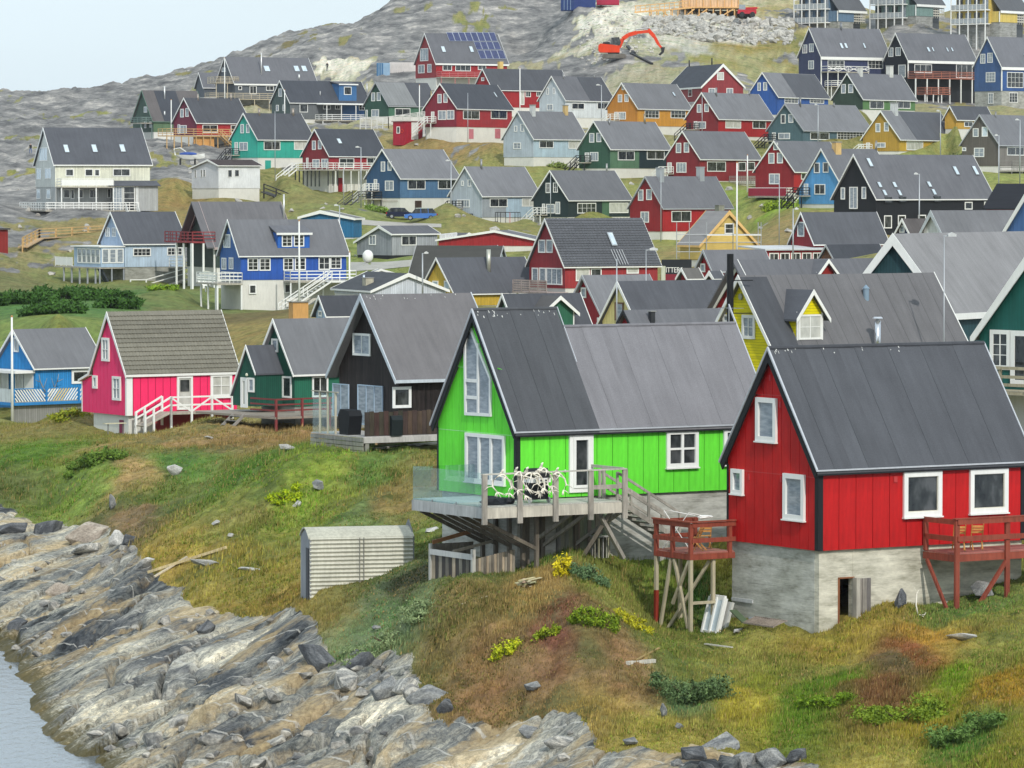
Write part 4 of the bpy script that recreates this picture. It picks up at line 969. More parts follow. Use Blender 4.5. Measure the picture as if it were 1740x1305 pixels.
dormer(h, 'G', 250, 455, 1095, 1300, 'gable', wall=(52, 110, 84), apex=1000, roof=(88, 86, 86))
h = house('P', 225, 1420, 1615, 533, 397, 1850, 590, 640, 'large dark teal house with broad white bargeboards and pale roof', wall=(44, 76, 82), roof=(134, 133, 134), fascia=.42, fac=1.7, corner=True, bigband=.3)
h = house('P', 195, 1650, 1935, 583, 365, 2100, 672, 745, 'teal green house with white windows and timber balcony at the right edge', wall=(30, 96, 88), roof=LG, fascia=.42, a=48, base='white', deep=2, wmat=m_paint((30, 96, 88), boards=.09),
  gw=[(1683, 560.5, 1717, 628, (2, 3), dict(glass='dark', ft=.2)), (1718, 562, 1760, 655, G1, dict(glass='dark', ft=.25))])
H42 = h
fr = h['fr']; e = h['e']
t0 = fr.gable(1683, 650, -1.6)[0]
TB = m_paint((176, 166, 142), wear=.25)
m = MB(fr); m.box(-1.8, .2, 2, h['W'] - .3, -.12, 0); m.build('balcony_floor', TB, e)
for t in np.linspace(2, h['W'] - .3, 6):
 MB(fr).box(-1.85, -1.73, t - .06, t + .06, -.25, 1.1).build('post', TB, e)
for zz in (.25, .62, 1.02): MB(fr).box(-1.89, -1.855, 1.9, h['W'] - .2, zz, zz + .14).build('rail', TB, e)
MB(fr).box(.27, .34, h['W'] * .84, h['W'] * .87, -2, -.6).build('green_shutter', m_paint((60, 140, 60)), e)
h = house('P', 215, 1176, 1334, 640, 467.9, 1668, 700, 740, 'bright yellow house with pointed dormer, black flue at its gable', wall=(236, 222, 20), roof=(112, 111, 113), rmat=m_roof((112, 111, 113), strips=1.0), fascia=.2, board=.14, axis='H', ro=.0,
  gw=[(1261.5, 535, 1283.5, 576, G3, dict(ft=.16)), (1229, 534, 1240, 548, G1)])
H43 = h
roof_slab(h, .03, 1.75, .02, math.hypot(h['ta'], h['hr'] - h['he']) - .12, .004, .02).build('roof_strip', m_roof((76, 78, 83)), h['e'])
dormer(h, 'Y', 995, 1215, 560, 800, 'gable', wall=(238, 222, 14), apex=370, win=[(1005, 585, 1205, 803)], nx=2, nz=2, horiz=True, glass='curtain', roof=(84, 86, 92))
# ---------------------------------------------------------------- the near row, built piece by piece
def floor_at(fr, px, py, z):
 s, t, _ = fr.slope(px, py, (0, 0, 1), z)
 return s, t
def zroof_of(H, t): return H['he'] + H['kn'] * t if t <= H['ta'] else H['hl'] + (H['hr'] - H['hl']) / (H['W'] - H['ta']) * (H['W'] - t)
def clad(H, ns, ng, ms, mg, seams=(), gap=.024, th=.03, seam_mat=None, sstart=None, send=None, t0=None, t1=None, z0=0.0, ds=0.0):
 """upright cladding boards, every board a part: ns boards on the long side, ng on the gable"""
 fr, e, o, L, W = H['fr'], H['e'], H['o'], H['L'], H['W']
 a = o + .02 if sstart is None else sstart; b = L - o if send is None else send
 zt = zroof_of(H, o) - H['th'] - .02
 w = (b - a) / ns
 me = None
 for i in range(ns):
  if me is None:
   m = MB(fr); m.box(a + gap / 2, a + w - gap / 2, o - th, o - .002, z0, zt); p = m.build('board', ms, e); me = p.data
  else:
   p = bpy.data.objects.new('board', me); COL.objects.link(p); p.parent = e
   p.location = fr.loc(w * i, 0, 0)
 a = (o if t0 is None else t0) + .0; b = (W - o) if t1 is None else t1; w = (b - a) / ng
 lv = [z0] + [s for s in seams] + [99]
 for i in range(ng):
  u0, u1 = a + w * i + gap / 2, a + w * (i + 1) - gap / 2
  for k in range(len(lv) - 1):
   lo = lv[k] + (.012 if k else 0); hi = lv[k + 1] - .012
   def cap(t): return min(hi, zroof_of(H, t) - .2)
   ts = [u0] + ([H['ta']] if u0 < H['ta'] < u1 else []) + [u1]
   if max(cap(t) for t in ts) <= lo + .05: continue
   pts = [(u0, lo), (u1, lo)]
   for t in reversed(ts):
    if cap(t) > lo + .01: pts.append((t, cap(t)))
   # cut where the roof line meets hi
   if len(pts) < 3: continue
   m = MB(fr); m.prism(pts, o - th, o - .002, 's'); m.build('board', mg, e)
 if seam_mat:
  for s in seams:
   tl = a; tr = b
   while tl < H['ta'] and zroof_of(H, tl) - .22 < s: tl += .02
   while tr > H['ta'] and zroof_of(H, tr) - .22 < s: tr -= .02
   if tr > tl: MB(fr).box(o - th - .004, o - .003, tl, tr, s - .011, s + .011).build('seam_strip', seam_mat, e)
def rakes(H, wide, edge_mat, under_mat, L=None):
 """thin bright verge on top of a broad dark bargeboard, both slopes, and the eave"""
 fr, e, W, he, hr, ta = H['fr'], H['e'], H['W'], H['he'], H['hr'], H['ta']
 for sg in (0, 1):
  te = -.04 if sg == 0 else W + .04; tm = ta - .002 if sg == 0 else ta + .002
  m = MB(fr); m.prism([(te, he + .03), (tm, hr + .05), (tm, hr - .07), (te, he - .05)], -.07, .0, 's'); m.build('verge_flashing', edge_mat, e)
  m = MB(fr); m.prism([(te * .5 if sg == 0 else W, he - .06), (tm, hr - .075), (tm, hr - wide * 1.6), (te * .5 + wide * .45 if sg == 0 else W - wide * .45, he - wide * .95)], -.04, .02, 's'); m.build('barge_board', under_mat, e)
 L = L or H['L']
 MB(fr).box(0, L, -.045, -.0, he - .05, he + .005).build('eave_flashing', edge_mat, e)
 MB(fr).box(0.02, L, .0, .05, he - .2, he - .14).build('eave_board', under_mat, e)
 MB(fr).prism([(-.04, he + .03), (ta, hr + .05), (ta, hr - .06), (-.04, he - .04)], L, L + .05, 's').build('verge_flashing', edge_mat, e)
def strips(H, n, mats, s0=0.0, s1=None, r1=None, name='roof_strip', lap=.03):
 s1 = s1 or H['L']; r1 = r1 or math.hypot(H['ta'], H['hr'] - H['he']) - .02
 w = (s1 - s0) / n
 for i in range(n):
  h = .012 + (.01 if i % 2 else 0)
  roof_slab(H, s0 + w * i + (.002 if i % 2 else .0), s0 + w * (i + 1) + (lap if i % 2 else 0.0), .0, r1, .002, h).build(name, mats[i % len(mats)], H['e'])
def droppings(H, n, seed, smax=None):
 rr = random.Random(seed); m = MB(H['fr']); kn = H['kn']; q = math.hypot(1, kn); R = math.hypot(H['ta'], H['hr'] - H['he'])
 for i in range(n):
  s = rr.uniform(.1, smax or H['L'] - .2) if i % 3 else rr.uniform(.1, 1.2)
  r = R - rr.uniform(.02, .3); l = rr.uniform(.03, .12); w = rr.uniform(.015, .035)
  pts = []
  for (a, b_) in ((s, r), (s + w, r), (s + w, r - l), (s, r - l)):
   pts.append((a, b_ / q - kn / q * .035, H['he'] + b_ * kn / q + .035 / q))
  m.quad(*pts)
 tag(m.build('bird_droppings', m_paint((225, 225, 220)), H['e']), kind='stuff')
ZINC = m_paint((188, 192, 198), wear=.1)
BLK = m_paint((34, 36, 40), wear=.1)
# ---- lime green house
LIME = m_paint((110, 234, 64), wear=.11, k=.92)
h = house('P', 155, 733, 876, 733.9, 526.5, 1314, 849, 975, 'lime green house with black corner boards, tall pointed gable window and glass fronted balcony', wall=(30, 60, 20), roof=(84, 86, 90), a=58, base=None, rake=False, o=.2,
   wmat=m_paint((24, 60, 16)), nowall=True, deep=3)
HG = h; fr = h['fr']; e = h['e']
for ob in [c for c in e.children if c.name.startswith(('roof', 'eave_board'))]: bpy.data.objects.remove(ob)
s1 = fr.side(1018.8, 725, 0)[0]                       # the tall front part ends here
kn = h['kn']; th = h['th']; o = h['o']
ht2 = h['hr'] - .66; tb = (ht2 - h['he']) / kn        # lower ridge of the rear part
MB(fr).prism([(o, 0), (o, zroof_of(h, o) - th), (h['ta'], h['hr'] - th * 1.6), (h['W'] - o, zroof_of(h, h['W'] - o) - th), (h['W'] - o, 0)], o, s1 - .02, 's').build('wall', m_paint((24, 60, 16)), e)
MB(fr).prism([(o, 0), (o, zroof_of(h, o) - th), (tb, ht2 - th * 1.6), (2 * tb - o, zroof_of(h, o) - th), (2 * tb - o, 0)], s1 - .01, h['L'] - .25, 's').build('wall', m_paint((24, 60, 16)), e)
RG1 = m_roof((82, 84, 88), var=.25); RG2 = m_roof((125, 124, 128), var=.25)
for (a0, a1, hh, tt, W_, mt) in ((0, s1, h['hr'], h['ta'], h['W'], RG1), (s1, h['L'], ht2, tb, 2 * tb, RG2)):
 MB(fr).prism([(0, h['he']), (tt, hh), (tt, hh - .2), (0, h['he'] - th)], a0, a1, 's').build('roof', mt, e)
 MB(fr).prism([(tt, hh), (W_, h['he']), (W_, h['he'] - th), (tt, hh - .2)], a0, a1, 's').build('roof', mt, e)
R1 = math.hypot(h['ta'], h['hr'] - h['he'])
strips(h, 7, [RG1, RG1], 0.0, s1, R1 - .02)
strips(h, 10, [RG2, RG2], s1, h['L'], R1 * (ht2 - h['he']) / (h['hr'] - h['he']) - .02)
MB(fr).tube([(0, h['ta'], h['hr'] + .0), (s1, h['ta'], h['hr'] + .0)], .07, 8).build('ridge_cap', RG1, e)
MB(fr).tube([(s1, tb, ht2), (h['L'], tb, ht2)], .07, 8).build('ridge_cap', RG2, e)
rakes(h, .26, ZINC, BLK)
for s in (s1 - .02, s1 + .42):
 q_ = math.hypot(1, kn)
MB(fr).beam((s1 + .03, h['ta'] - .02, h['hr'] + .06), (s1 + .03, tb - .9, ht2 - kn * .9 + .06), .03).build('ridge_flashing', ZINC, e)
droppings(h, 20, 5, s1)
seam_e = fr.gable(800, 727, o)[1] - .0
clad(h, 16, 11, LIME, LIME, seams=(h['he'] - .16, fr.gable(790, 624, o)[1]), seam_mat=m_paint((170, 230, 160)), send=h['L'] - .3)
# black corner boards
MB(fr).box(o - .045, o + .10, o - .05, o - .0, 0, h['he'] - .1).box(o - .05, o - .0, o, o + .16, 0, h['he'] - .1).build('corner_board', BLK, e)
MB(fr).box(o - .05, o - .0, h['W'] - o - .04, h['W'] - o + .05, 0, h['he'] - .1).build('corner_board', BLK, e)
# the tall window that follows the roof line
def gpt(X, Y): return fr.gable(*cv('c', X, Y), o - .035)
ou = [gpt(402, 812), gpt(578, 822), gpt(578, 562), gpt(432, 198), gpt(396, 330)]
def ring(pts, w, d0, d1, nm, mat, par):
 cx = sum(p[0] for p in pts) / len(pts); cy = sum(p[1] for p in pts) / len(pts)
 n = len(pts); inn = []
 for i in range(n):
  p0, p1, p2 = Vector(pts[i - 1]), Vector(pts[i]), Vector(pts[(i + 1) % n])
  e1 = (p1 - p0).normalized(); e2 = (p2 - p1).normalized()
  n1 = Vector((-e1.y, e1.x)); n2 = Vector((-e2.y, e2.x)); b_ = (n1 + n2); b_ = b_ / max(.15, b_.length_squared) * 2
  c_ = Vector((cx, cy));
  if (c_ - p1).dot(b_) < 0: b_ = -b_
  inn.append(p1 + b_ * w * .5 * 1.0 + b_ * 0)
 m = MB(fr); b0 = 0
 for d in (d0, d1):
  for p in pts: m.v.append((d, p[0], p[1]))
  for p in inn: m.v.append((d, p.x, p.y))
 for i in range(n):
  j = (i + 1) % n
  m.f += [(i, j, n + j, n + i), (2 * n + i, 3 * n + i, 3 * n + j, 2 * n + j), (i, 2 * n + i, 2 * n + j, j), (n + i, n + j, 3 * n + j, 3 * n + i)]
 ob = m.build(nm, mat, par); return ob, inn
W1, inn = ring(ou, .22, o - .11, o - .036, 'window', M_WHITE(), e)
MB(fr).prism([(p.x, p.y) for p in inn], o - .06, o - .04, 's').build('pane', m_glass('pale'), W1)
m = MB(fr)
c0, c1 = gpt(481, 400), gpt(490, 800)
m.box(o - .1, o - .045, c1[0] - .06, c1[0] + .06, inn[0].y, gpt(490, 330)[1])
for Y in (577, 690):
 a_ = gpt(405, Y); b_ = gpt(486, Y); m.box(o - .1, o - .045, b_[0], a_[0] - .02, a_[1] - .06, a_[1] + .06)
m.build('mullion', M_WHITE(), W1)
u = pxrect(fr, 'gable', o - .035, 'c', (407, 940, 670, 1268)); window(fr, e, 'gable', o - .035, *u, 3, 1, glass='pale', ft=.13, mw=.13, out=.09, sill=True)
def sidewin(zz, r, nx, nz, **k):
 u = pxrect(fr, 'side', o - .035, zz, r); return window(fr, e, 'side', o - .035, *u, nx, nz, **k)
dd = sidewin('c', (1092, 932, 1252, 1330), 1, 1, name='door', ft=.16, mw=.1, out=.08)
u = pxrect(fr, 'side', o - .035, 'c', (1117, 960, 1228, 1300)); window(fr, dd, 'side', o - .045, *u, 1, 1, ft=.1, out=.11, glass='dark')
window(fr, e, 'side', o - .035, *pxrect(fr, 'side', o - .035, 'e', (203, 675, 416, 925)), 2, 2, ft=.15, mw=.11, out=.09, sill=True)
window(fr, e, 'side', o - .035, *pxrect(fr, 'side', o - .035, 'e', (587, 662, 790, 905)), 2, 2, ft=.15, mw=.11, out=.09, sill=True)
m = MB(fr); u = fr.side(*cv('c', 1063, 1187), o - .035); m.blob((u[0], o - .09, u[1]), (.05, .05, .05)); m.build('wall_lamp', M_WHITE(), e)
# basement in two tones: smooth grey left, timber clad middle, concrete plinth right
CN = m_concrete((176, 175, 168))
MB(fr).box(.25, h['L'] - .3, .3, h['W'] - .35, -4.4, -.01).build('foundation', CN, e)
HGz = h
# balcony
zf = -.04
DKW = m_paint((196, 192, 182), wear=.2, k=.9); OLDW = m_paint((120, 112, 100), wear=.3, k=.9); OLDW2 = m_paint((172, 166, 156), wear=.3, k=.9)
sL, tL = floor_at(fr, *cv('d', 78, 350), zf)      # far left corner
sF, tF = floor_at(fr, *cv('d', 565, 392), zf)     # near corner
sR, tR = floor_at(fr, *cv('d', 1495, 378), zf)    # right end
s0 = -2.5; t0 = -2.0; t9 = 2.95; sE = 3.2
# the floor, board by board
nb = 12
def planks(a0, a1, b0, b1, n, z, mat, along='s', nm='deck_board', par=None, th_=.04):
 w = ((b1 - b0) if along == 's' else (a1 - a0)) / n; me = None; par = par or e
 for i in range(n):
  m = MB(fr)
  if me is None:
   if along == 's': m.box(a0, a1, b0 + .006, b0 + w - .006, z - th_, z)
   else: m.box(a0 + .006, a0 + w - .006, b0, b1, z - th_, z)
   p = m.build(nm, mat, par); me = p.data
  else:
   p = bpy.data.objects.new(nm, me); COL.objects.link(p); p.parent = par
   p.location = fr.loc(0, w * i, 0) if along == 's' else fr.loc(w * i, 0, 0)
planks(s0, sE, t0, .15, 12, zf, m_paint((190, 188, 180), wear=.2))
planks(s0, .2, .16, t9, 24, zf, m_paint((176, 188, 190), wear=.2))
MB(fr).box(s0 - .06, s0, t0, t9, zf - .42, zf - .045).build('edge_board', m_paint((186, 186, 184), wear=.2), e)
MB(fr).box(s0 - .06, sE, t0 - .06, t0, zf - .42, zf - .045).build('edge_board', m_paint((206, 200, 186), wear=.2), e)
# rail posts on the long side and top rail
for X in (562, 800, 1040, 1276, 1505):
 s = floor_at(fr, *cv('d', X, 440), zf - .3)[0]
 s = fr.side(*cv('d', X, 400), t0 - .06)[0]
 MB(fr).box(s - .1, s + .1, t0 - .15, t0 - .065, zf - .62, zf + (1.12)).build('rail_post', OLDW2, e)
sp = fr.side(*cv('d', 545, 400), t0 - .06)[0]; sq = fr.side(*cv('d', 1515, 400), t0 - .06)[0]
MB(fr).box(sp, sq, t0 - .17, t0 - .02, zf + 1.121, zf + 1.17).build('top_rail', DKW, e)
MB(fr).box(fr.side(*cv('d', 1276, 400), t0)[0], sq, t0 - .06, t0 - .02, zf + .45, zf + .6).build('mid_rail', OLDW2, e)
MB(fr).box(sq - .12, sq - .02, t0 + 1.2, t0 + 1.32, zf, zf + 1.1).build('rail_post', OLDW2, e)
MB(fr).beam((sq - .05, t0, zf + 1.14), (sq - .05, .1, zf + 1.14), .06, .1).build('top_rail', DKW, e)
# glass screen towards the sea
gm, nt, b = newmat('balcony_glass')
b.inputs['Base Color'].default_value = (.75, .92, .9, 1); b.inputs['Roughness'].default_value = .02; b.inputs['Transmission Weight'].default_value = 1.0; b.inputs['IOR'].default_value = 1.02
b.inputs['Specular IOR Level'].default_value = 1.0
mixs = nt.nodes.new('ShaderNodeMixShader'); tr = nt.nodes.new('ShaderNodeBsdfTransparent'); gl = nt.nodes.new('ShaderNodeBsdfGlossy')
tr.inputs['Color'].default_value = (.88, .95, .94, 1); gl.inputs['Roughness'].default_value = .03; gl.inputs['Color'].default_value = (.9, .95, .95, 1)
mixs.inputs[0].default_value = .12
nt.links.new(tr.outputs[0], mixs.inputs[1]); nt.links.new(gl.outputs[0], mixs.inputs[2]); nt.links.new(mixs.outputs[0], nt.nodes['Material Output'].inputs['Surface'])
ng = 3
for i in range(ng):
 a_ = t0 + .05 + (t9 - t0 - .05) * i / ng; b_ = t0 + .05 + (t9 - t0 - .05) * (i + 1) / ng - .03
 MB(fr).box(s0 - .03, s0 - .018, a_, b_, zf - .02, zf + 1.18).build('glass_panel', gm, e)
MB(fr).box(s0, .1, t9 - .01, t9 + .002, zf, zf + 1.15).build('glass_panel', gm, e)
for i in range(ng):
 a_ = t0 + .25 + (t9 - t0) * i / ng
 MB(fr).box(s0 - .05, s0 - .01, a_, a_ + .05, zf - .1, zf + .05).build('glass_clamp', m_metal(), e)
# struts under the balcony
for X0, Y0, X1, Y1 in ((250, 425, 437, 615), (345, 440, 545, 640), (440, 455, 632, 650), (590, 495, 745, 660), (640, 470, 785, 665)):
 pass
for k, t in enumerate(np.linspace(t0 + .9, t9 - .4, 5)):
 MB(fr).beam((s0 + .1, t, zf - .42), (.2, t, -1.7), .13, .13).build('brace', OLDW, e)
 MB(fr).box(.12, .26, t - .07, t + .07, -3.9, zf - .42).build('brace_post', OLDW, e)
for s in [fr.side(*cv('d', X_, 650), .2)[0] for X_ in (845, 950, 1175)]:
 MB(fr).beam((s + .55, t0 + .1, zf - .42), (s, .2, -1.75), .12, .12).build('brace', OLDW2, e)
 MB(fr).box(s - .08, s + .08, .08, .24, -3.9, zf - .42).build('brace_post', OLDW, e)
# timber clad middle of the basement wall
n = 14; a0 = 1.9; a1 = 4.2
for i in range(n):
 s = a0 + (a1 - a0) * i / n
 MB(fr).box(s, s + (a1 - a0) / n - .012, .2 + (.012 if i % 2 else 0), .3, -2.6, -.6).build('board', m_paint((134 + (i * 13) % 22, 132 + (i * 13) % 20, 126), wear=.3), e)
# raking prop and stair at the right
p0 = fr.slope(*cv('d', 1350, 470), (0, 1, 0), t0 + .3); p1 = fr.slope(*cv('d', 1500, 745), (0, 1, 0), t0 + .6)
MB(fr).beam(p0, p1, .14, .14).build('prop', OLDW2, e)
MB(fr).beam((sE - .3, t0 + .2, zf - .4), (sE - 1.3, t0 + 1.4, -2.9), .14).build('prop', OLDW, e)
stairs(fr, e, (sE, t0 + .25, zf), (sE + 2.7, t0 + .25, zf - 1.55), 't', 1.15, 8, OLDW2, name='staircase')
# ---- rest of clutter near the lime house, each a thing of its own
def gframe(px, py, D=None, a=90, y=None):
 p = spot(px, py, D); return Frame(p, math.radians(a))
BBQ = Frame(fr.w(fr.side(*cv('d', 945, 300), t0 + .6)[0], t0 + .65, zf), fr.a)
b_ = empty('barbecue_grill', BBQ, 'black gas barbecue with white control panel behind the antlers on the lime house balcony', 'barbecue')
MB(BBQ).box(-.35, .35, 0, .5, .12, .72).build('cabinet', M_BLACK(), b_)
MB(BBQ).box(-.42, .42, -.06, .5, .725, .88).build('control_panel', M_WHITE(), b_)
MB(BBQ).prism([(0, .885), (0, 1.05), (.12, 1.22), (.4, 1.22), (.5, 1.05), (.5, .885)], -.4, .4, 's').build('lid', M_BLACK(), b_)
for s in (-.2, 0, .2): MB(BBQ).tube([(s, -.1, .8), (s, -.06, .8)], .03, 10).build('knob', M_BLACK(), b_)
for s in (-.42, .36): MB(BBQ).tube([(s, .05, .1), (s + .06, .05, .1)], .1, 14).build('wheel', m_paint((205, 205, 200)), b_)
def antler(side, S_, seed):
 rr = random.Random(seed); segs = []
 main = [(0, 0, 0), (.10 * side, .06, -.06), (.24 * side, .10, -.25), (.27 * side, .06, -.48), (.17 * side, 0, -.68)]
 segs.append((main, [.022, .02, .018, .016, .012]))
 e_ = main[-1]
 for k in range(5):
  a_ = rr.uniform(-1.2, 1.2) - .3 * side
  segs.append(([e_, (e_[0] + math.sin(a_) * .12, e_[1] - .05, e_[2] - math.cos(a_) * .10), (e_[0] + math.sin(a_) * .2, e_[1] - .1, e_[2] - math.cos(a_) * .22)], [.012, .01, .004]))
 segs.append(([main[3], (main[3][0] + .1 * side, .1, main[3][2] - .02), (main[3][0] + .2 * side, .1, main[3][2] - .14)], [.012, .01, .004]))
 segs.append(([main[1], (.02 * side, -.08, -.12), (-.08 * side, -.2, -.2)], [.014, .012, .005]))
 segs.append(([(-.08 * side, -.2, -.2), (-.14 * side, -.24, -.28)], [.006, .003]))
 return segs
BONE = m_paint((242, 236, 220), wear=.08)
labs = ['leftmost reindeer skull with antlers hung over the balcony rail', 'second reindeer skull from the left on the rail', 'third skull with wide antlers at the middle of the rail', 'fourth skull from the left, in front of the barbecue', 'fifth skull, beside the fourth in front of the barbecue lid', 'rightmost skull with antlers by the balcony door']
for i, (X, Y) in enumerate(((680, 205), (780, 195), (850, 195), (915, 200), (950, 190), (1050, 180))):
 s = fr.side(*cv('d', X, Y), t0 - .1)[0]
 F = Frame(fr.w(s, t0 - .1, zf + 1.2), fr.a + random.uniform(-.3, .3))
 a_ = empty('antler_skull', F, labs[i] + ' of the lime green house', 'antlers', 'reindeer skulls on the balcony rail')
 a_.rotation_euler = (random.uniform(-.2, .2), random.uniform(-.35, .35), F.rot); a_.location.z += random.uniform(-.1, .12); a_.scale = (random.uniform(.9, 1.2), 1, random.uniform(.65, .85))
 m = MB(F); m.tube([(0, .05, .0), (0.01, .0, .10), (.02, -.04, .2), (.03, -.1, .26)], [.05, .065, .05, .022], 8); m.blob((0, .03, .03), (.075, .07, .07), .1, 1, i); m.build('skull', BONE, a_, True)
 for sd in (-1, 1):
  m = MB(F)
  for pts, r in antler(sd, 1, i * 2 + sd): m.tube([(p[0] * 1.5, p[1] - .1, p[2] * 1.3) for p in pts], [q * 1.9 for q in r], 6)
  m.build('antler', BONE, a_, True)
F = Frame(fr.w(fr.side(*cv('d', 650, 370), t0 + .6)[0], t0 + .7, zf), fr.a)
m = MB(F); m.blob((0, 0, .12), (.55, .3, .2), .25, 2, 3); m.blob((.5, .1, .1), (.3, .25, .15), .25, 2, 4)
tag(m.build('tarp_bundle', m_paint((40, 44, 50)), None, False), 'dark tarpaulin bundle lying on the lime house balcony floor', 'tarp')
o_ = bpy.data.objects['tarp_bundle']; o_.location = F.o; o_.rotation_euler = (0, 0, F.rot)
# dog-run like timber pen under the balcony
sA, tA = floor_at(fr, *cv('d', 205, 890), -3.3)
PEN = Frame(fr.w(-2.07, -.47, -2.75), fr.a); pe = empty('timber_pen', PEN, 'low open pen of grey upright boards built against the basement of the lime house', 'pen')
lp, wp = 1.75, 2.8
pc = [m_paint((150, 142, 128), wear=.3), m_paint((118, 112, 102), wear=.3), m_paint((176, 160, 138), wear=.3)]
for i in range(16):
 s = i * lp / 16; MB(PEN).box(s, s + lp / 16 - .015, -.03, 0, -1.2, .74 + .3 * i / 16).build('board', pc[i % 3], pe)
for i in range(12):
 t = i * wp / 12; MB(PEN).box(-.03, 0, t, t + wp / 12 - .02, -1.2, .72).build('board', pc[i % 3] if i % 2 else m_paint((70, 66, 62)), pe)
 MB(PEN).box(lp * .0 + .9, lp * .0 + .93, 0, 0, 0, 0) if False else None
for i in range(14):
 s = i * lp / 14; MB(PEN).box(s, s + lp / 14 - .015, wp, wp + .03, -1.2, 1.1).build('board', pc[1], pe)
MB(PEN).box(-.1, -.035, -.1, wp, .72, .92).build('top_board', m_paint((196, 196, 192)), pe)
MB(PEN).beam((0, wp, 1.15), (lp, wp, 1.5), .06, .14).build('top_board', m_paint((150, 108, 74)), pe)
MB(PEN).beam((0.1, wp * .55, .9), (lp, wp * .55, 1.2), .05, .1).build('mid_beam', pc[0], pe)
MB(PEN).box(.2, lp, .1, wp - .1, .55, .58).build('net_sheet', m_paint((150, 150, 100), wear=.3), pe)
for (s, t) in ((-.08, -.1), (-.08, wp)): MB(PEN).box(s, s + .13, t, t + .13, -1.3, 1.1).build('post', m_paint((190, 188, 180)), pe)
# slatted bin under the stair
b0 = fr.slope(*cv('d', 1340, 740), (0, 1, 0), t0 + 1.2)
BN = Frame(fr.w(b0[0], b0[1], b0[2]), fr.a + .2); be = empty('slatted_bin', BN, 'grey slatted wooden bin standing under the stair of the lime house', 'bin')
for i in range(12):
 a_ = i / 12 * 2 * math.pi; MB(BN).beam((.3 * math.cos(a_), .3 * math.sin(a_), 0), (.3 * math.cos(a_), .3 * math.sin(a_), .75), .13, .03).build('slat', m_paint((160 + i % 3 * 12, 158 + i % 3 * 12, 154), wear=.3), be)
MB(BN).tube([(0, 0, .751), (0, 0, .8)], .36, 16).build('lid', m_paint((176, 176, 172)), be)
# ---- red house
REDP = m_paint((192, 28, 30), wear=.15, k=.95)
h = house('P', 148, 1224.6, 1389, 799, 591.6, 1757, 937.4, 1085, 'big red house in the foreground with black corner boards and bare concrete basement', wall=(70, 10, 12), roof=(84, 86, 91), a=58, base=None, rake=False, o=.2, rmat=m_roof((84, 86, 91)),
   wmat=m_paint((70, 10, 12)), deep=3)
HR = h; fr = h['fr']; e = h['e']; o = h['o']
for ob in [c for c in e.children if c.name.startswith('eave_board')]: bpy.data.objects.remove(ob)
strips(h, 13, [m_roof((84, 86, 91), var=.3)] * 2)
MB(fr).tube([(0, h['ta'], h['hr']), (h['L'], h['ta'], h['hr'])], .08, 8).build('ridge_cap', m_roof((78, 80, 85)), e)
rakes(h, .3, ZINC, BLK)
droppings(h, 16, 9)
clad(h, 12, 10, REDP, REDP, seams=(h['he'] - .28, fr.gable(1305, 671, o)[1]), seam_mat=m_paint((190, 70, 70)), sstart=o + .12, send=h['L'] - .45)
MB(fr).box(o - .05, o + .16, o - .05, o, 0, h['he'] - .08).box(o - .05, o, o, o + .16, 0, h['he'] - .08).build('corner_board', BLK, e)
MB(fr).box(o - .05, o, h['W'] - o - .06, h['W'] - o + .05, 0, h['he'] - .1).build('corner_board', BLK, e)
MB(fr).box(h['L'] - .45, h['L'] - .2, o - .05, o, 0, h['he'] - .1).build('corner_board', BLK, e)
window(fr, e, 'gable', o - .035, *pxrect(fr, 'gable', o - .035, 'e', (818, 458, 954, 752)), 1, 1, glass='pale', ft=.17, out=.1, sill=True)
window(fr, e, 'gable', o - .035, *pxrect(fr, 'gable', o - .035, 'e', (652, 937, 730, 1104)), 1, 1, glass='pale', ft=.14, out=.1, sill=True)
window(fr, e, 'gable', o - .035, *pxrect(fr, 'gable', o - .035, 'e', (1002, 970, 1143, 1278)), 1, 1, glass='pale', ft=.17, out=.1, sill=True)
for r in ((925, 400, 1180, 702), (1370, 382, 1625, 678)):
 u = pxrect(fr, 'side', o - .035, 'g', r)
 w_ = window(fr, e, 'side', o - .035, *u, 1, 1, glass='dark', ft=.17, out=.1, sill=True)
 window(fr, w_, 'side', o - .04, u[0] + .12, u[1] - .12, u[2] + .13, u[3] - .12, 1, 1, glass='dark', ft=.07, out=.07, trim=m_paint((226, 222, 206)), name='casement')
 # pot plant on the inner sill, seen against the dark room
for (X, Y) in ((875, 453),):
 s, z = fr.side(*cv('g', X, Y), o - .035); MB(fr).box(s - .07, s + .07, o - .07, o - .035, z - .1, z + .1).build('wall_box', m_paint((200, 70, 70)), e)
for (X, Y) in ((905, 325), (973, 505), (763, 990), (980, 1005)):
 t, z = fr.gable(*cv('e', X, Y), o - .035); MB(fr).box(o - .06, o - .032, t - .05, t + .05, z - .1, z + .1).build('wall_box', m_paint((190, 60, 66)), e)
# board marked concrete basement with a door opening
CR = m_concrete((196, 192, 176)); CR2 = m_concrete((182, 182, 174))
du = pxrect(fr, 'side', .3, 'f', (1362, 565, 1470, 872))
b0, b1 = du[0], du[0] + (du[1] - du[0]) * .9; dz0, dz1 = du[2], du[3]
LL = h['L'] - .3; WW = h['W'] - .3
MB(fr).box(.3, b0, .3, .55, -4.2, -.01).build('foundation', CR, e)
MB(fr).box(b1, LL, .3, .55, -4.2, -.012).build('foundation', CR, e)
MB(fr).box(b0, b1, .31, .55, dz1, -.014).build('foundation', CR, e)
MB(fr).box(b0, b1, .31, .55, -4.2, dz0).build('foundation', CR, e)
MB(fr).box(.292, .5, .552, WW, -4.2, -.011).build('foundation', CR2, e)
MB(fr).box(.5, LL, WW - .2, WW, -4.2, -.02).build('foundation', CR, e)
MB(fr).box(LL - .2, LL - .01, .56, WW, -4.2, -.02).build('foundation', CR, e)
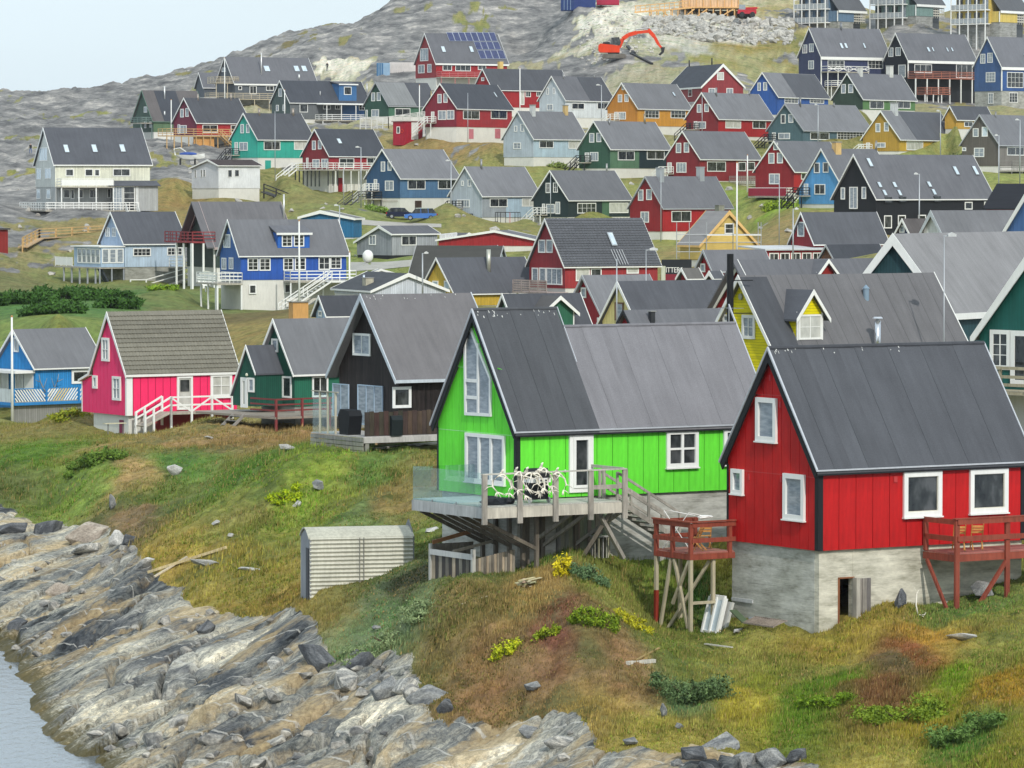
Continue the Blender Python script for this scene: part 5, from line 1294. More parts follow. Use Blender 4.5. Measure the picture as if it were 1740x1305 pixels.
MB(fr).box(.5, LL - .2, .56, WW - .2, -.3, -.2).build('basement_ceiling', m_paint((70, 70, 66)), e)
fm = MB(fr); fm.box(b0 - .02, b0 + .04, .27, .3, dz0, dz1 + .04).box(b0 - .02, b1 + .05, .27, .298, dz1, dz1 + .05); fm.build('door_frame', m_paint((140, 90, 60)), e)
gr = [m_paint((186, 180, 168), wear=.2), m_paint((150, 144, 136), wear=.3), m_paint((112, 108, 106), wear=.3)]
dl = MB(fr); dl.box(b1 - .02, b1 + .14, .05, .29, dz0, dz1 + .02); d_ = dl.build('basement_door', gr[0], e)
for i in range(3): MB(fr).box(b1 + .14 + i * .19, b1 + .32 + i * .19, .2 - .02 * (i % 2), .26, dz0 - .0, dz1 - .02).build('board', gr[1 + i // 2], d_)
a_ = fr.side(*cv('f', 1522, 815), .1); b_ = fr.side(*cv('f', 1550, 915), -.1)
MB(fr).beam((a_[0], .15, a_[1]), (b_[0], -.15, b_[1]), .14, .05).build('leaning_board', M_WHITE(), e)
for r, c in (((650, 690, 790, 733), (196, 198, 198)), ((765, 825, 912, 865), (176, 184, 200))):
 u = pxrect(fr, 'gable', .29, 'f', r); MB(fr).box(.25, .29, u[0], u[1], u[2] + .05, u[3] - .05).build('nailed_board', m_paint(c), e)
# left tower balcony (gable side) on tall stilts
TR = m_paint((146, 74, 58), wear=.25); TF = m_paint((168, 108, 98), wear=.25); TS = m_paint((186, 176, 150), wear=.2); TS2 = m_paint((140, 50, 36), wear=.2)
zfl = fr.gable(*cv('f', 608, 385), .2)[1] - .05
zfl = -.33
def fl(X, Y, z=zfl): return floor_at(fr, *cv('f', X, Y), z)
cA = fl(88, 375); cB = fl(325, 400)
s0_, t0_, t1_, s1_ = -1.7, 5.15, 7.4, .15
tw = empty('stilt_balcony', Frame(fr.w(s0_, t0_, -4), fr.a), 'red stained balcony tower on tall crossed stilts at the left of the red house', 'balcony')
FT = Frame(fr.w(s0_, t0_, -4), fr.a); wT = t1_ - t0_; lT = s1_ - s0_; zt = zfl + 4
n = 11
for i in range(n):
 MB(FT).box(0, lT, wT * i / n + .005, wT * (i + 1) / n - .005, zt - .05, zt).build('deck_board', TF, tw)
MB(FT).box(-.05, -.0, -.05, wT, zt - .26, zt - .055).build('edge_board', TR, tw)
MB(FT).box(0, lT, -.05, 0, zt - .26, zt - .055).build('edge_board', TR, tw)
for (s, t) in ((0, 0), (0, wT / 2), (0, wT - .1), (lT - .2, 0), (lT - .2, wT - .1)):
 MB(FT).box(s - .07, s + .06, t - .07, t + .06, zt - .25, zt + 1.02).build('rail_post', TR, tw)
for zz in (.42, .96):
 MB(FT).box(-.09, -.07, -.1, wT, zt + zz - .08, zt + zz + .08).build('rail', TR, tw)
 MB(FT).box(0, lT, -.1, -.075, zt + zz - .08, zt + zz + .08).build('rail', TR, tw)
 MB(FT).box(0, lT, wT - .02, wT + .02, zt + zz - .08, zt + zz + .08).build('rail', TR, tw)
MB(FT).box(-.15, lT, -.15, .0, zt + 1.05, zt + 1.1).build('top_rail', TR, tw); MB(FT).box(-.15, 0, 0, wT, zt + 1.05, zt + 1.1).build('top_rail', TR, tw)
lg = {}
for nm, (s, t), mt, zb_ in (('a', (0, 0), TS, .2), ('b', (0, wT - .1), TS, .4), ('c', (lT * .55, 0.1), TS, .9), ('d', (lT * .55, wT - .1), TS, .9)):
 MB(FT).box(s - .06, s + .06, t - .06, t + .06, zb_ - 1.2, zt - .26).build('stilt', mt, tw)
MB(FT).box(-.065, .065, wT - .165, wT - .035, .7, 2.2).build('stilt_paint', TS2, tw)
for p, q in (((0, .1, zt - .3), (0, wT / 2, 1.8)), ((0, wT - .2, .35), (0, wT / 2 + .1, zt - .3)), ((0, .15, 1.0), (0, wT / 2 - .1, zt - .3)), ((.1, wT - .2, .4), (lT * .5, .2, zt - .35)), ((0, 0, 1.9), (lT * .6, 0, 1.9))):
 MB(FT).beam(p, q, .1, .1).build('cross_brace', TS, tw)
# right balcony on the long side
zq = fr.side(*cv('g', 1060, 925), .2)[1]
c1 = (0, -1.6); c0 = fr.side(*cv('g', 1062, 925), .2)[0]
FB = Frame(fr.w(c0, c1[1], -4), fr.a); bt = empty('side_balcony', FB, 'red stained balcony on braced posts at the right of the red house', 'balcony')
lB = 6.5; wB = .15 - c1[1]; zt2 = zq + 4
for i in range(9): MB(FB).box(0, lB, wB * i / 9 + .005, wB * (i + 1) / 9 - .005, zt2 - .05, zt2).build('deck_board', TF, bt)
MB(FB).box(-.02, lB, -.05, 0, zt2 - .3, zt2 - .055).build('edge_board', TR, bt); MB(FB).box(-.05, -.0, 0, wB, zt2 - .3, zt2 - .055).build('edge_board', TR, bt)
sps = [0, fr.side(*cv('g', 1615, 900), c1[1])[0] - c0, 6.0]
for i, s in enumerate(sps):
 MB(FB).box(s - .09, s + .09, -.15, -.055, -2.5, zt2 + 1.15).build('post', TR, bt)
MB(FB).box(-.1, .05, wB - .2, wB - .08, zt2, zt2 + 1.15).build('rail_post', TR, bt)
for zz in (.5, 1.08):
 MB(FB).box(-.02, lB, -.2, -.155, zt2 + zz - .09, zt2 + zz + .09).build('rail', TR, bt)
 MB(FB).box(-.1, -.06, -.1, wB - .1, zt2 + zz - .09, zt2 + zz + .09).build('rail', TR, bt)
MB(FB).box(-.15, lB, -.22, -.04, zt2 + 1.17, zt2 + 1.21).build('top_rail', TR, bt)
zg_ = lambda p: p
MB(FB).beam((.05, -.1, .9), (sps[1], -.1, zt2 - .3), .12, .12).build('brace', TR, bt)
MB(FB).beam((-.0, -.1, 1.1), (-.1, wB - .3, zt2 - .3), .1, .1).build('brace', TR, bt)
CW = m_paint((206, 150, 84), wear=.15)
def folding_chair(F, lab, grp):
 c = empty('folding_chair', F, lab, 'chair', grp)
 m = MB(F)
 for s in (-.2, .2):
  m.beam((s, -.22, 0), (s, .2, .92), .035); m.beam((s * .85, .25, 0), (s * .85, -.2, .46), .035)
 m.build('frame', CW, c)
 for i in range(4): MB(F).box(-.2, .2, -.2 + i * .1, -.12 + i * .1, .44, .46).build('seat_slat', CW, c)
 for i in range(3): MB(F).beam((-.2, .07 + i * .045, .62 + i * .1), (.2, .07 + i * .045, .62 + i * .1), .02, .075).build('back_slat', CW, c)
for k, X in enumerate((1310, 1430)):
 s = fr.side(*cv('g', X, 800), -wB * .0 + c1[1] + .75)[0]
 folding_chair(Frame(fr.w(s, c1[1] + .8, zq), fr.a + math.pi + .5), ['left', 'right'][k] + ' one of two light wooden folding chairs on the side balcony of the red house', 'folding chairs at the red house')
for k, (s, t) in enumerate(((.8, .7), (1.5, 1.3))):
 folding_chair(Frame(FT.w(s, t, zt), fr.a + 2.5 + k), ['nearer', 'farther'][k] + ' one of the brown wooden folding chairs on the stilt balcony', 'folding chairs at the red house')
DR = Frame(FT.w(.5, wT - .6, zt), fr.a); dr = empty('drying_rack', DR, 'white folding clothes drying rack leaning over the stilt balcony rail', 'drying rack')
m = MB(DR); m.tube([(-.3, .4, .0), (.2, -.5, 1.3), (.9, -.6, 1.15)], .015, 6).tube([(.3, -.4, 0), (-.25, .4, 1.35), (.2, .6, 1.3), (.75, -.1, 1.15)], .015, 6); m.build('frame', M_WHITE(), dr)
m = MB(DR); m.blob((.8, -.6, 1.14), (.3, .16, .06), .2, 2, 1); m.build('hung_cloth', M_WHITE(), dr)
# ---- pink house
PINK = m_paint((246, 50, 106), wear=.06, k=.95)
h = house('a', 262, 597, 845, 540, 120, 1614, 818, 940, 'hot pink house with white corner boards and grey tiled roof', wall=(120, 16, 44), roof=(104, 102, 94), a=58, base=None, rake=True, fascia=.2, o=.15, yl=530,
   wmat=m_paint((120, 16, 44)), rmat=m_roof((106, 104, 96)), deep=2)
fr = h['fr']; e = h['e']; o = h['o']
gx = fr.gable(*cv('a', 555, 700), o)[0]; zb5 = fr.gable(*cv('a', 545, 575), 0)[1]
W_ = h['W']; zb4 = h['hl']
MB(fr).prism([(W_ - .3, 0), (W_ - .3, zb4 - .1), (gx + .05, zb5 - .12), (gx + .05, 0)], o, h['L'] - o, 's').build('wall', PINK, e)
MB(fr).prism([(W_ - .02, zb4 + .02), (gx + .25, zb5 + .02), (gx + .25, zb5 - .12), (W_ - .02, zb4 - .14)], -.05, h['L'], 's').build('lower_roof', M_WHITE(), e)
clad(h, 14, 9, PINK, m_paint((238, 56, 112), wear=.06), gap=.03, sstart=.55, t0=.18, t1=W_ - .3)
for i in range(3):
 w = (gx - W_ + .28) / 3; MB(fr).box(o - .03, o - .002, W_ - .28 + i * w + .015, W_ - .28 + (i + 1) * w - .015, 0, zb5 - .05 - .1 * i * 0).build('board', m_paint((238, 56, 112), wear=.06), e)
MB(fr).box(o - .05, o + .36, o - .05, o - .003, 0, h['he'] - .12).box(o - .05, o - .003, o, o + .14, 0, h['he'] - .12).build('corner_board', M_WHITE(), e)
MB(fr).box(o - .05, o - .003, gx - .06, gx + .06, 0, zb5 - .1).build('corner_board', M_WHITE(), e)
for r, n in (((688, 292, 738, 450), (2, 2)), ((627, 545, 657, 633), (1, 1)), ((760, 552, 815, 713), (2, 2))):
 window(fr, e, 'gable', o - .035, *pxrect(fr, 'gable', o - .035, 'a', r), n[0], n[1], glass='pale', ft=.15, out=.09)
window(fr, e, 'side', o - .035, *pxrect(fr, 'side', o - .035, 'a', (1412, 535, 1556, 692)), 2, 2, glass='curtain', ft=.17, out=.09, sill=True)
d_ = window(fr, e, 'side', o - .035, *pxrect(fr, 'side', o - .035, 'a', (1187, 550, 1293, 775)), 1, 1, glass='curtain', ft=.13, out=.08, name='door')
u = pxrect(fr, 'side', o - .035, 'a', (1210, 575, 1270, 652)); MB(fr).box(u[0], u[1], o - .1, o - .06, u[2], u[3]).build('door_window', m_glass('dark'), d_)
u0 = fr.gable(*cv('a', 630, 870), .35)[0]
PW = m_paint((226, 226, 218), wear=.08, k=.88)
MB(fr).box(.35, h['L'] * .26, .35, u0, -2.8, -.01).build('foundation', PW, e)
MB(fr).box(h['L'] * .26, h['L'] - .3, .5, u0, -2.8, -.02).build('foundation', m_paint((170, 60, 70)), e)
u = pxrect(fr, 'gable', .35, 'a', (806, 845, 832, 940)); MB(fr).box(.3, .35, u[0], u[1], u[2], u[3]).build('basement_door', m_paint((130, 44, 76)), e)
# tile courses of the pink and of the weathered red roof: every course a part, moulded tiles in it
def courses(H, n, cols, s0, s1, r1, mat, amp=.035, fine=8):
 kn = H['kn']; q = math.hypot(1, kn)
 for i in range(n):
  ra = r1 * i / n - .02; rb = r1 * (i + 1) / n + .02
  m = MB(H['fr']); k = cols * fine
  for j in range(k + 1):
   s = s0 + (s1 - s0) * j / k; ph = (j % fine) / fine
   hh = amp * (math.sin(ph * math.pi) ** .8 if ph < .75 else .1)
   for (r, lift) in ((ra, .075 + hh), (rb, .012 + hh)):
    m.v.append((s, r / q - kn / q * lift, H['he'] + r * kn / q + lift / q))
   m.v.append((s, ra / q - kn / q * .0, H['he'] + ra * kn / q))
  for j in range(k):
   b = j * 3; m.f.append((b, b + 3, b + 4, b + 1)); m.f.append((b + 2, b + 5, b + 3, b))
  m.build('tile_course', mat, H['e'])
courses(h, 14, 34, 0, h['L'], math.hypot(h['ta'], h['hr'] - h['he']), m_roof((122, 119, 108)), fine=4)
TILE = m_roof((92, 94, 99))
courses(H35, 19, 30, 0, H35['L'], math.hypot(H35['ta'], H35['hr'] - H35['he']), TILE, amp=.05, fine=4)
f_ = skylight(H35, 'G', (672, 585, 728, 672), frame=m_metal((190, 195, 200), .4, .4))
for ob in list(f_.children) + [f_]:
 for v in ob.data.vertices: v.co.z += .12; v.co.y -= .1
m = MB(H35['fr'])
s, r = roofpt(H35, *cv('G', 720, 700))
for k in range(5):
 a_ = roofpt(H35, *cv('G', 700 + k * 18, 695)); b_ = roofpt(H35, *cv('G', 745 + k * 18, 795))
 q = math.hypot(1, H35['kn'])
 m.beam((a_[0], a_[1] / q - .12, H35['he'] + a_[1] * H35['kn'] / q + .1), (b_[0], b_[1] / q - .12, H35['he'] + b_[1] * H35['kn'] / q + .1), .05)
m.build('roof_ladder', m_paint((190, 192, 196)), H35['e'])
# the white ramp and deck of the pink house
PD = Frame(fr.w(0, 0, 0), fr.a); pd = empty('white_deck', PD, 'white railed timber ramp deck in front of the pink house', 'deck')
s_a = fr.side(*cv('a', 975, 820), -1.6)[0]; s_b = fr.side(*cv('a', 1150, 725), -1.6)[0]; s_c = fr.side(*cv('a', 1560, 715), -1.6)[0]
zdk = fr.side(*cv('a', 1200, 795), -1.6)[1]; zdl = fr.side(*cv('a', 1000, 900), -1.6)[1]
MB(PD).box(s_b, s_c + 1.2, -1.6, .05, zdk - .12, zdk).build('deck_floor', M_WOOD(), pd)
for t in (-1.6, -.4):
 MB(PD).beam((s_a, t, zdl + .9), (s_b, t, zdk + .95), .07, .11).build('rail', M_WHITE(), pd)
 MB(PD).beam((s_a, t, zdl + .55), (s_b, t, zdk + .5), .07, .09).build('rail', M_WHITE(), pd)
 for f_ in (0, .33, 1):
  s = s_a + (s_b - s_a) * f_; z = zdl + (zdk - zdl) * f_
  MB(PD).box(s - .06, s + .06, t - .06, t + .06, z - .8, z + .95).build('rail_post', M_WHITE(), pd)
MB(PD).beam((s_a, -1.0, zdl + .1), (s_b, -1.0, zdk), 1.2, .08).build('ramp', M_WOOD(), pd)
ss = np.linspace(s_b, s_c, 4)
for i, s in enumerate(ss):
 MB(PD).box(s - .06, s + .06, -1.66, -1.54, zdk - 1.2, zdk + .95).build('rail_post', M_WHITE(), pd)
 if i < 3:
  a_, b_ = (zdk + .9, zdk + .05) if i % 2 == 0 else (zdk + .05, zdk + .9)
  MB(PD).beam((s, -1.6, a_), (ss[i + 1], -1.6, b_), .05, .1).build('cross_brace', M_WHITE(), pd)
for zz in (.45, .93): MB(PD).beam((s_b, -1.6, zdk + zz), (s_c, -1.6, zdk + zz), .06, .1).build('rail', M_WHITE(), pd)
PB = Frame(fr.w(.0, gx - .3, 0), fr.a);
# bench, table, black boat cover beside the pink basement
GZ = fr.side(*cv('a', 800, 940), -.6)
F = Frame(fr.w(GZ[0], -.6, GZ[1]), fr.a); t_ = empty('work_table', F, 'narrow pale trestle table before the white basement of the pink house', 'table')
MB(F).box(-.9, .5, 0, .4, .62, .67).build('table_top', m_paint((206, 200, 170)), t_)
for s in (-.7, .3): MB(F).box(s, s + .05, .1, .15, 0, .62).build('leg', m_paint((120, 120, 118)), t_)
# ---- dark green house with porch
h = house('b', 250, 198, 468, 620, 245, 1000, 835, 960, 'dark green house with white trim and small gabled porch', wall=(42, 112, 88), gwall=(32, 84, 70), roof=LG, a=52, base='concrete', deep=1.5, board=.14, fascia=.14,
   gw=[(325, 377, 368, 468, G1), (397, 630, 458, 775, G1, dict(glass='dark'))], sw=[(593, 627, 700, 770, (2, 1))])
fr = h['fr']; e = h['e']; lp = 1.7
ta_, z_e = fr.gable(*cv('b', 215, 612), -lp); tb_, _ = fr.gable(*cv('b', 45, 750), -lp); zr = fr.gable(*cv('b', 150, 422), -lp)[1]; zl_ = fr.gable(*cv('b', 45, 752), -lp)[1]
tm_ = fr.gable(*cv('b', 150, 422), -lp)[0]
DG_ = m_paint((32, 84, 70), boards=.14)
MB(fr).prism([(ta_ + .1, 0), (ta_ + .1, z_e - .05), (tm_, zr - .2), (tb_ - .12, zl_ - .1), (tb_ - .12, 0)], -lp + .1, .27, 's').build('porch_wall', DG_, e)
for (a_, za, b_, zb_) in ((ta_, z_e, tm_, zr), (tb_, zl_, tm_, zr)):
 MB(fr).prism([(a_, za), (b_, zb_), (b_, zb_ - .16), (a_, za - .1)], -lp, .28, 's').build('porch_roof', m_roof(DG), e)
 MB(fr).prism([(a_, za + .04), (b_, zb_ + .04), (b_, zb_ - .2), (a_, za - .1)], -lp - .05, -lp - .002, 's').build('barge_board', M_WHITE(), e)
u = pxrect(fr, 'gable', -lp + .1, 'b', (118, 638, 163, 840)); d_ = window(fr, e, 'gable', -lp + .1, *u, 1, 1, glass='curtain', name='door', ft=.3)
window(fr, e, 'gable', -lp + .1, *pxrect(fr, 'gable', -lp + .1, 'b', (168, 640, 208, 737)), 1, 1, glass='pale')
m = MB(fr); u = fr.gable(*cv('b', 157, 620), -lp); m.blob((-lp - .02, u[0], u[1]), (.09, .09, .11), 0, 1); m.build('porch_lamp', m_paint((220, 222, 200)), e)
RR2 = m_paint((132, 62, 62), wear=.2)
FD = Frame(fr.w(0, 0, 0), fr.a); dk = empty('red_rail_deck', FD, 'small deck with reddish railing in front of the dark green house', 'deck')
zd = -.35
MB(FD).box(-3.4, .2, -2.4, 5.0, zd - .12, zd).build('deck_floor', m_paint((150, 140, 128)), dk)
MB(FD).box(-3.5, 4.2, -3.2, -.05, zd - .13, zd - .01).build('deck_floor', m_paint((150, 140, 128)), dk)
for zz in (.35, .68, .98):
 MB(FD).beam((-3.4, -3.1, zd + zz), (4.1, -3.1, zd + zz), .04, .09).build('rail', RR2, dk)
 MB(FD).beam((-3.4, -3.1, zd + zz), (-3.4, -.6, zd + zz), .04, .09).build('rail', RR2, dk)
for s in (-3.4, -1.6, .3, 2.2, 4.1): MB(FD).box(s - .06, s + .06, -3.2, -3.08, zd - 1.3, zd + 1.0).build('post', RR2 if s > -9 else RR2, dk)
stairs(FD, dk, (-3.4, .0, zd), (-4.9, .0, zd - 1.2), 't', 1.1, 5, m_paint((150, 146, 140)), rail=False)
# ---- black timber house
h = house('b', 205, 692, 1155, 655, 80, 1900, 985, 1130, 'black stained timber house with big windows and a glass screened deck', wall=(54, 46, 44), roof=(110, 108, 111), a=58, base=None, fascia=.2, o=.45, board=.14,
   rmat=m_roof((112, 110, 112)), trim=(200, 208, 216), wmat=m_paint((50, 42, 40), boards=.13, wear=.45), gw=[(872, 342, 990, 492, G2)],
   sw=[(1133, 700, 1258, 843, G1, dict(ft=.14))])
fr = h['fr']; e = h['e']; W_ = h['W']
droppings(h, 12, 17)
h['o']
for r, n in (((737, 680, 845, 900), 2), ((905, 690, 1073, 960), 3)):
 window(fr, e, 'gable', .43, *pxrect(fr, 'gable', .43, 'b', r), n, 1, glass='pale', ft=.05, mw=.05, trim=m_paint((176, 196, 214)))
zd = -.25
cN = floor_at(fr, *cv('b', 940, 1045), zd - .05); cL = floor_at(fr, *cv('b', 552, 1012), zd - .05)
FD = Frame(fr.w(0, 0, 0), fr.a); bd = empty('timber_deck', FD, 'pale timber deck with black board fence and glass wind screen around the black house', 'deck')
sN_, tN_ = cN; tL_ = cL[1]
nb = 10
for i in range(nb):
 w = (.3 - tN_) / nb; MB(FD).box(sN_, sN_ + 12.5, tN_ + w * i + .008, tN_ + w * (i + 1) - .008, zd - .06, zd).build('deck_board', m_paint((190, 186, 182), wear=.2), bd)
MB(FD).box(sN_, .3, .31, tL_, zd - .06, zd).build('deck_floor', m_paint((190, 186, 182), wear=.2), bd)
for k in range(4): MB(FD).box(sN_ - .04, sN_, tN_, tL_, zd - .25 - k * .2, zd - .08 - k * .2).build('skirt_board', m_paint((150 + k * 6, 148 + k * 6, 142), wear=.3), bd)
MB(FD).box(sN_, sN_ + 12.5, tN_ - .04, tN_, zd - .3, zd - .06).build('skirt_board', m_paint((186, 182, 178), wear=.2), bd)
for t in np.linspace(tN_, tL_ - .2, 4): MB(FD).box(sN_ + .1, sN_ + .3, t, t + .2, -3.2, zd - .1).build('post', m_paint((140, 138, 130)), bd)
nfe = 48
for i in range(nfe):
 s = sN_ + .1 + i * .26
 MB(FD).box(s, s + .245, tN_ + .05, tN_ + .08 + (.01 if i % 2 else 0), zd + .02, zd + 1.15 + .03 * math.sin(i * 2.1)).build('fence_board', m_paint((66 + (i * 7) % 16, 58 + (i * 7) % 14, 54), wear=.4), bd)
for i in range(3):
 a_ = tN_ + (tL_ - tN_) * (.55 + i * .15); b_ = a_ + (tL_ - tN_) * .14
 p_ = MB(FD).box(sN_ + .05, sN_ + .065, a_, b_, zd, zd + 1.9).build('glass_panel', gm, bd)
 MB(FD).box(sN_ + .0, sN_ + .1, a_ - .05, a_ + .0, zd, zd + 1.95).build('screen_post', m_paint((196, 190, 172)), bd)
MB(FD).box(sN_, sN_ + .1, tN_ + (tL_ - tN_) * .5, tL_, zd + 1.95, zd + 2.0).build('screen_rail', m_paint((170, 166, 150)), bd)
F = Frame(fr.w(-1.9, 1.0, zd), fr.a); b_ = empty('covered_grill', F, 'large barbecue under a black cover on the deck of the black house', 'barbecue')
MB(F).prism([(-.4, 0), (-.55, .9), (-.4, 1.15), (.35, 1.2), (.55, .9), (.4, 0)], -.35, .35, 's').build('cover', m_paint((24, 26, 30)), b_)
F = Frame(fr.w(-.6, -.8, zd), fr.a); b_ = empty('covered_stove', F, 'smaller black covered grill next to the fence on the deck', 'barbecue')
MB(F).prism([(-.35, 0), (-.42, .75), (-.3, .95), (.3, .95), (.42, .75), (.35, 0)], -.3, .3, 's').build('cover', m_paint((28, 36, 38)), b_)
# ---- bright blue house at the left edge
h = house('a', 330, -58, 230, 500, 235, 720, 722, 830, 'bright blue house at the left edge with white slatted terrace railing', wall=(48, 140, 206), roof=LG, a=50, fascia=.14, base=None, board=.2, trim='white',
   gw=[(95, 290, 128, 388, (2, 1))], sw=[(480, 505, 600, 600, G1, dict(ft=.2))])
fr = h['fr']; e = h['e']
MB(fr).box(.4, h['L'], .4, h['W'] - .3, -2.2, -.02).build('foundation', m_paint((60, 130, 190)), e)
BL = m_paint((52, 134, 200))
u = pxrect(fr, 'gable', .25, 'a', (0, 520, 60, 640)); window(fr, e, 'gable', .25, u[0], u[1], u[2], u[3], 1, 1, glass='curtain')
u = pxrect(fr, 'gable', .25, 'a', (105, 515, 160, 640)); window(fr, e, 'gable', .25, u[0], u[1], u[2], u[3], 2, 1, glass='curtain')
u = pxrect(fr, 'gable', .25, 'a', (165, 515, 225, 640)); MB(fr).box(.2, .25, u[0], u[1], u[2], u[3]).build('shutter', M_WHITE(), e)
MB(fr).box(-1.6, .2, .2, h['W'], h['he'] - .35, h['he'] - .15).build('upper_balcony_floor', M_WHITE(), e)
zc = h['he'] - .15
MB(fr).box(-1.6, -1.52, 2.5, h['W'], zc + .1, zc + 1.1).build('upper_balcony_board', BL, e)
for k in range(5): MB(fr).beam((-1.63, 2.6 + k * .35, zc + .2), (-1.63, 2.85 + k * .35, zc + 1.0), .02, .12).build('slat', M_WHITE(), e)
TD = Frame(fr.w(0, 0, 0), fr.a); td = empty('blue_terrace', TD, 'terrace with diagonal white slats in blue frames beside the bright blue house', 'deck')
tc = -1.9; zz0 = fr.side(*cv('a', 300, 722), tc)[1]; hh = 1.0
xs = [fr.side(*cv('a', X, 680), tc)[0] for X in (92, 312, 530, 745)]
MB(TD).box(xs[0], xs[-1], tc, .2, zz0 - .15, zz0 - .03).build('deck_floor', M_WOOD(), td)
MB(TD).box(xs[0], xs[-1], tc - .05, tc - .0, zz0 - .22, zz0 + .0).build('edge_board', BL, td)
MB(TD).box(xs[0], xs[-1], tc - .05, tc, zz0 + hh, zz0 + hh + .06).build('top_rail', BL, td)
for s in xs: MB(TD).box(s - .06, s + .06, tc - .07, tc + .04, zz0 - .15, zz0 + hh + .06).build('rail_post', BL, td)
for j in range(3):
 a_, b_ = xs[j] + .1, xs[j + 1] - .1; nsl = 11; dr_ = 1 if j == 0 else -1
 for i in range(nsl + 4):
  c = a_ + (b_ - a_) * (i - 2) / nsl; p, q = c, c + dr_ * -.75
  lo_, hi_ = .06, hh
  def clampx(x0, z0_, x1, z1_):
   pts = []
   for k in np.linspace(0, 1, 21):
    x = x0 + (x1 - x0) * k
    if a_ <= x <= b_: pts.append((x, z0_ + (z1_ - z0_) * k))
   return (pts[0], pts[-1]) if len(pts) > 1 else None
  r = clampx(p, lo_, q, hi_)
  if r and abs(r[0][1] - r[1][1]) > .1:
   MB(TD).beam((r[0][0], tc + .01, zz0 + r[0][1]), (r[1][0], tc + .01, zz0 + r[1][1]), .02, .1).build('slat', m_paint((226, 200, 130)) if (j == 1 and 4 <= i <= 7) else M_WHITE(), td)
MB(TD).box(xs[0] - .02, xs[0] + .04, tc, tc + 7, zz0 + .02, zz0 + hh).build('side_screen', m_paint((206, 214, 216), boards=.12), td)
MB(TD).box(xs[0] - .06, xs[0] + .06, tc, tc + 7, zz0 - .22, zz0).build('edge_board', BL, td)
MB(TD).box(xs[0] + .2, xs[-1], tc + .3, tc + .4, zz0 - 2.2, zz0 - .16).build('skirt_board', m_paint((150, 150, 146), boards=.2), td)
# ---------------------------------------------------------------- noise on arrays
def _hash(ix, iy, seed):
 h = (ix.astype(np.int64) * 374761393 + iy.astype(np.int64) * 668265263 + seed * 1442695041) & 0xffffffff
 h = ((h ^ (h >> 13)) * 1274126177) & 0xffffffff
 return (h ^ (h >> 16)) & 0xffffffff
def perlin(x, y, seed=0):
 x0 = np.floor(x); y0 = np.floor(y); fx = x - x0; fy = y - y0
 u = fx * fx * fx * (fx * (fx * 6 - 15) + 10); v = fy * fy * fy * (fy * (fy * 6 - 15) + 10)
 def g(ix, iy, dx, dy):
  a = _hash(ix, iy, seed) * (2 * math.pi / 4294967296.0)
  return np.cos(a) * dx + np.sin(a) * dy
 n00 = g(x0, y0, fx, fy); n10 = g(x0 + 1, y0, fx - 1, fy); n01 = g(x0, y0 + 1, fx, fy - 1); n11 = g(x0 + 1, y0 + 1, fx - 1, fy - 1)
 return (n00 + u * (n10 - n00)) * (1 - v) + (n01 + u * (n11 - n01)) * v
def fbm(x, y, oct=4, seed=0, gain=.5):
 s = 0; a = 1.0; t = 0
 for i in range(oct):
  s = s + a * perlin(x * 2 ** i + 17.3 * i, y * 2 ** i - 9.1 * i, seed + i); t += a; a *= gain
 return s / t * 1.6
def cells(x, y, seed=0):
 """nearest and second nearest jittered cell: distances, cell id hash, offset to the cell centre"""
 x0 = np.floor(x); y0 = np.floor(y)
 d1 = np.full(x.shape, 9.0); d2 = np.full(x.shape, 9.0); hid = np.zeros(x.shape, dtype=np.int64); ox = np.zeros(x.shape); oy = np.zeros(x.shape)
 for i in (-1, 0, 1):
  for j in (-1, 0, 1):
   h = _hash(x0 + i, y0 + j, seed)
   cx = x0 + i + .5 + ((h & 0xffff) / 65535.0 - .5) * .85; cy = y0 + j + .5 + ((h >> 16) / 65535.0 - .5) * .85
   dx = x - cx; dy = y - cy; d = np.sqrt(dx * dx + dy * dy)
   new = d < d1
   d2 = np.where(new, d1, np.minimum(d2, d)); d1 = np.where(new, d, d1)
   hid = np.where(new, h, hid); ox = np.where(new, dx, ox); oy = np.where(new, dy, oy)
 return d1, d2, hid, ox, oy
def hr_(h, k):                      # random 0..1 out of a cell id
 return ((h * (2654435761 + 97 * k) >> 7) & 0xffff) / 65535.0
# ---------------------------------------------------------------- survey points of the ground
SV = []                             # (u = x/y, ln y, z)
def sv(px, py, y): SV.append(((px - 870) / FPX / (SP * (652.5 - py) / FPX + CP), math.log(y), CAMZ + y * kz(py)))
def svz(px, py, z): sv(px, py, dist_for(py, z))
def svr(px, y, z): SV.append(((px - 870) / FPX, math.log(y), z))
for (px, py, y) in GROUND: sv(px, py, y)
for H in HOUSES.values():
 fr = H['fr']; dz = H['zg'] - H['zb']
 if H['D'] < 160: continue
 for (s_, t_, z_) in ((H['L'], -.5, -.35), (H['L'] * .5, -2.5, -.45), (-1, H['W'], -.1)):
  q = fr.w(s_, t_, dz + z_); SV.append((q.x / q.y, math.log(q.y), q.z))
for p in [(50, 1170, 0), (0, 1124, 0), (60, 1203, 0), (90, 1259, 0), (145, 1290, 0), (170, 1330, 0), (300, 1330, .5), (150, 1200, .8), (250, 1250, .8), (300, 1100, 2), (300, 1000, 2.8), (150, 1000, 1.5), (0, 1000, 1.3),
   (0, 900, 3), (100, 880, 3), (250, 960, 3.3), (480, 1040, 3.3), (450, 1290, 1.0), (560, 1110, 3.5), (760, 1190, 3.2), (850, 1290, 2), (930, 1238, 3.0), (1050, 1232, 3.4), (1150, 1232, 3.4), (1250, 1225, 3.5), (1350, 1250, 3.4), (1500, 1285, 3.5), (1040, 1295, 2.9), (1250, 1298, 3.0),
   (1180, 1300, 3.0), (1340, 1300, 3.0), (350, 960, 3.8), (300, 930, 4), (420, 1060, 2.8)]: svz(*p)
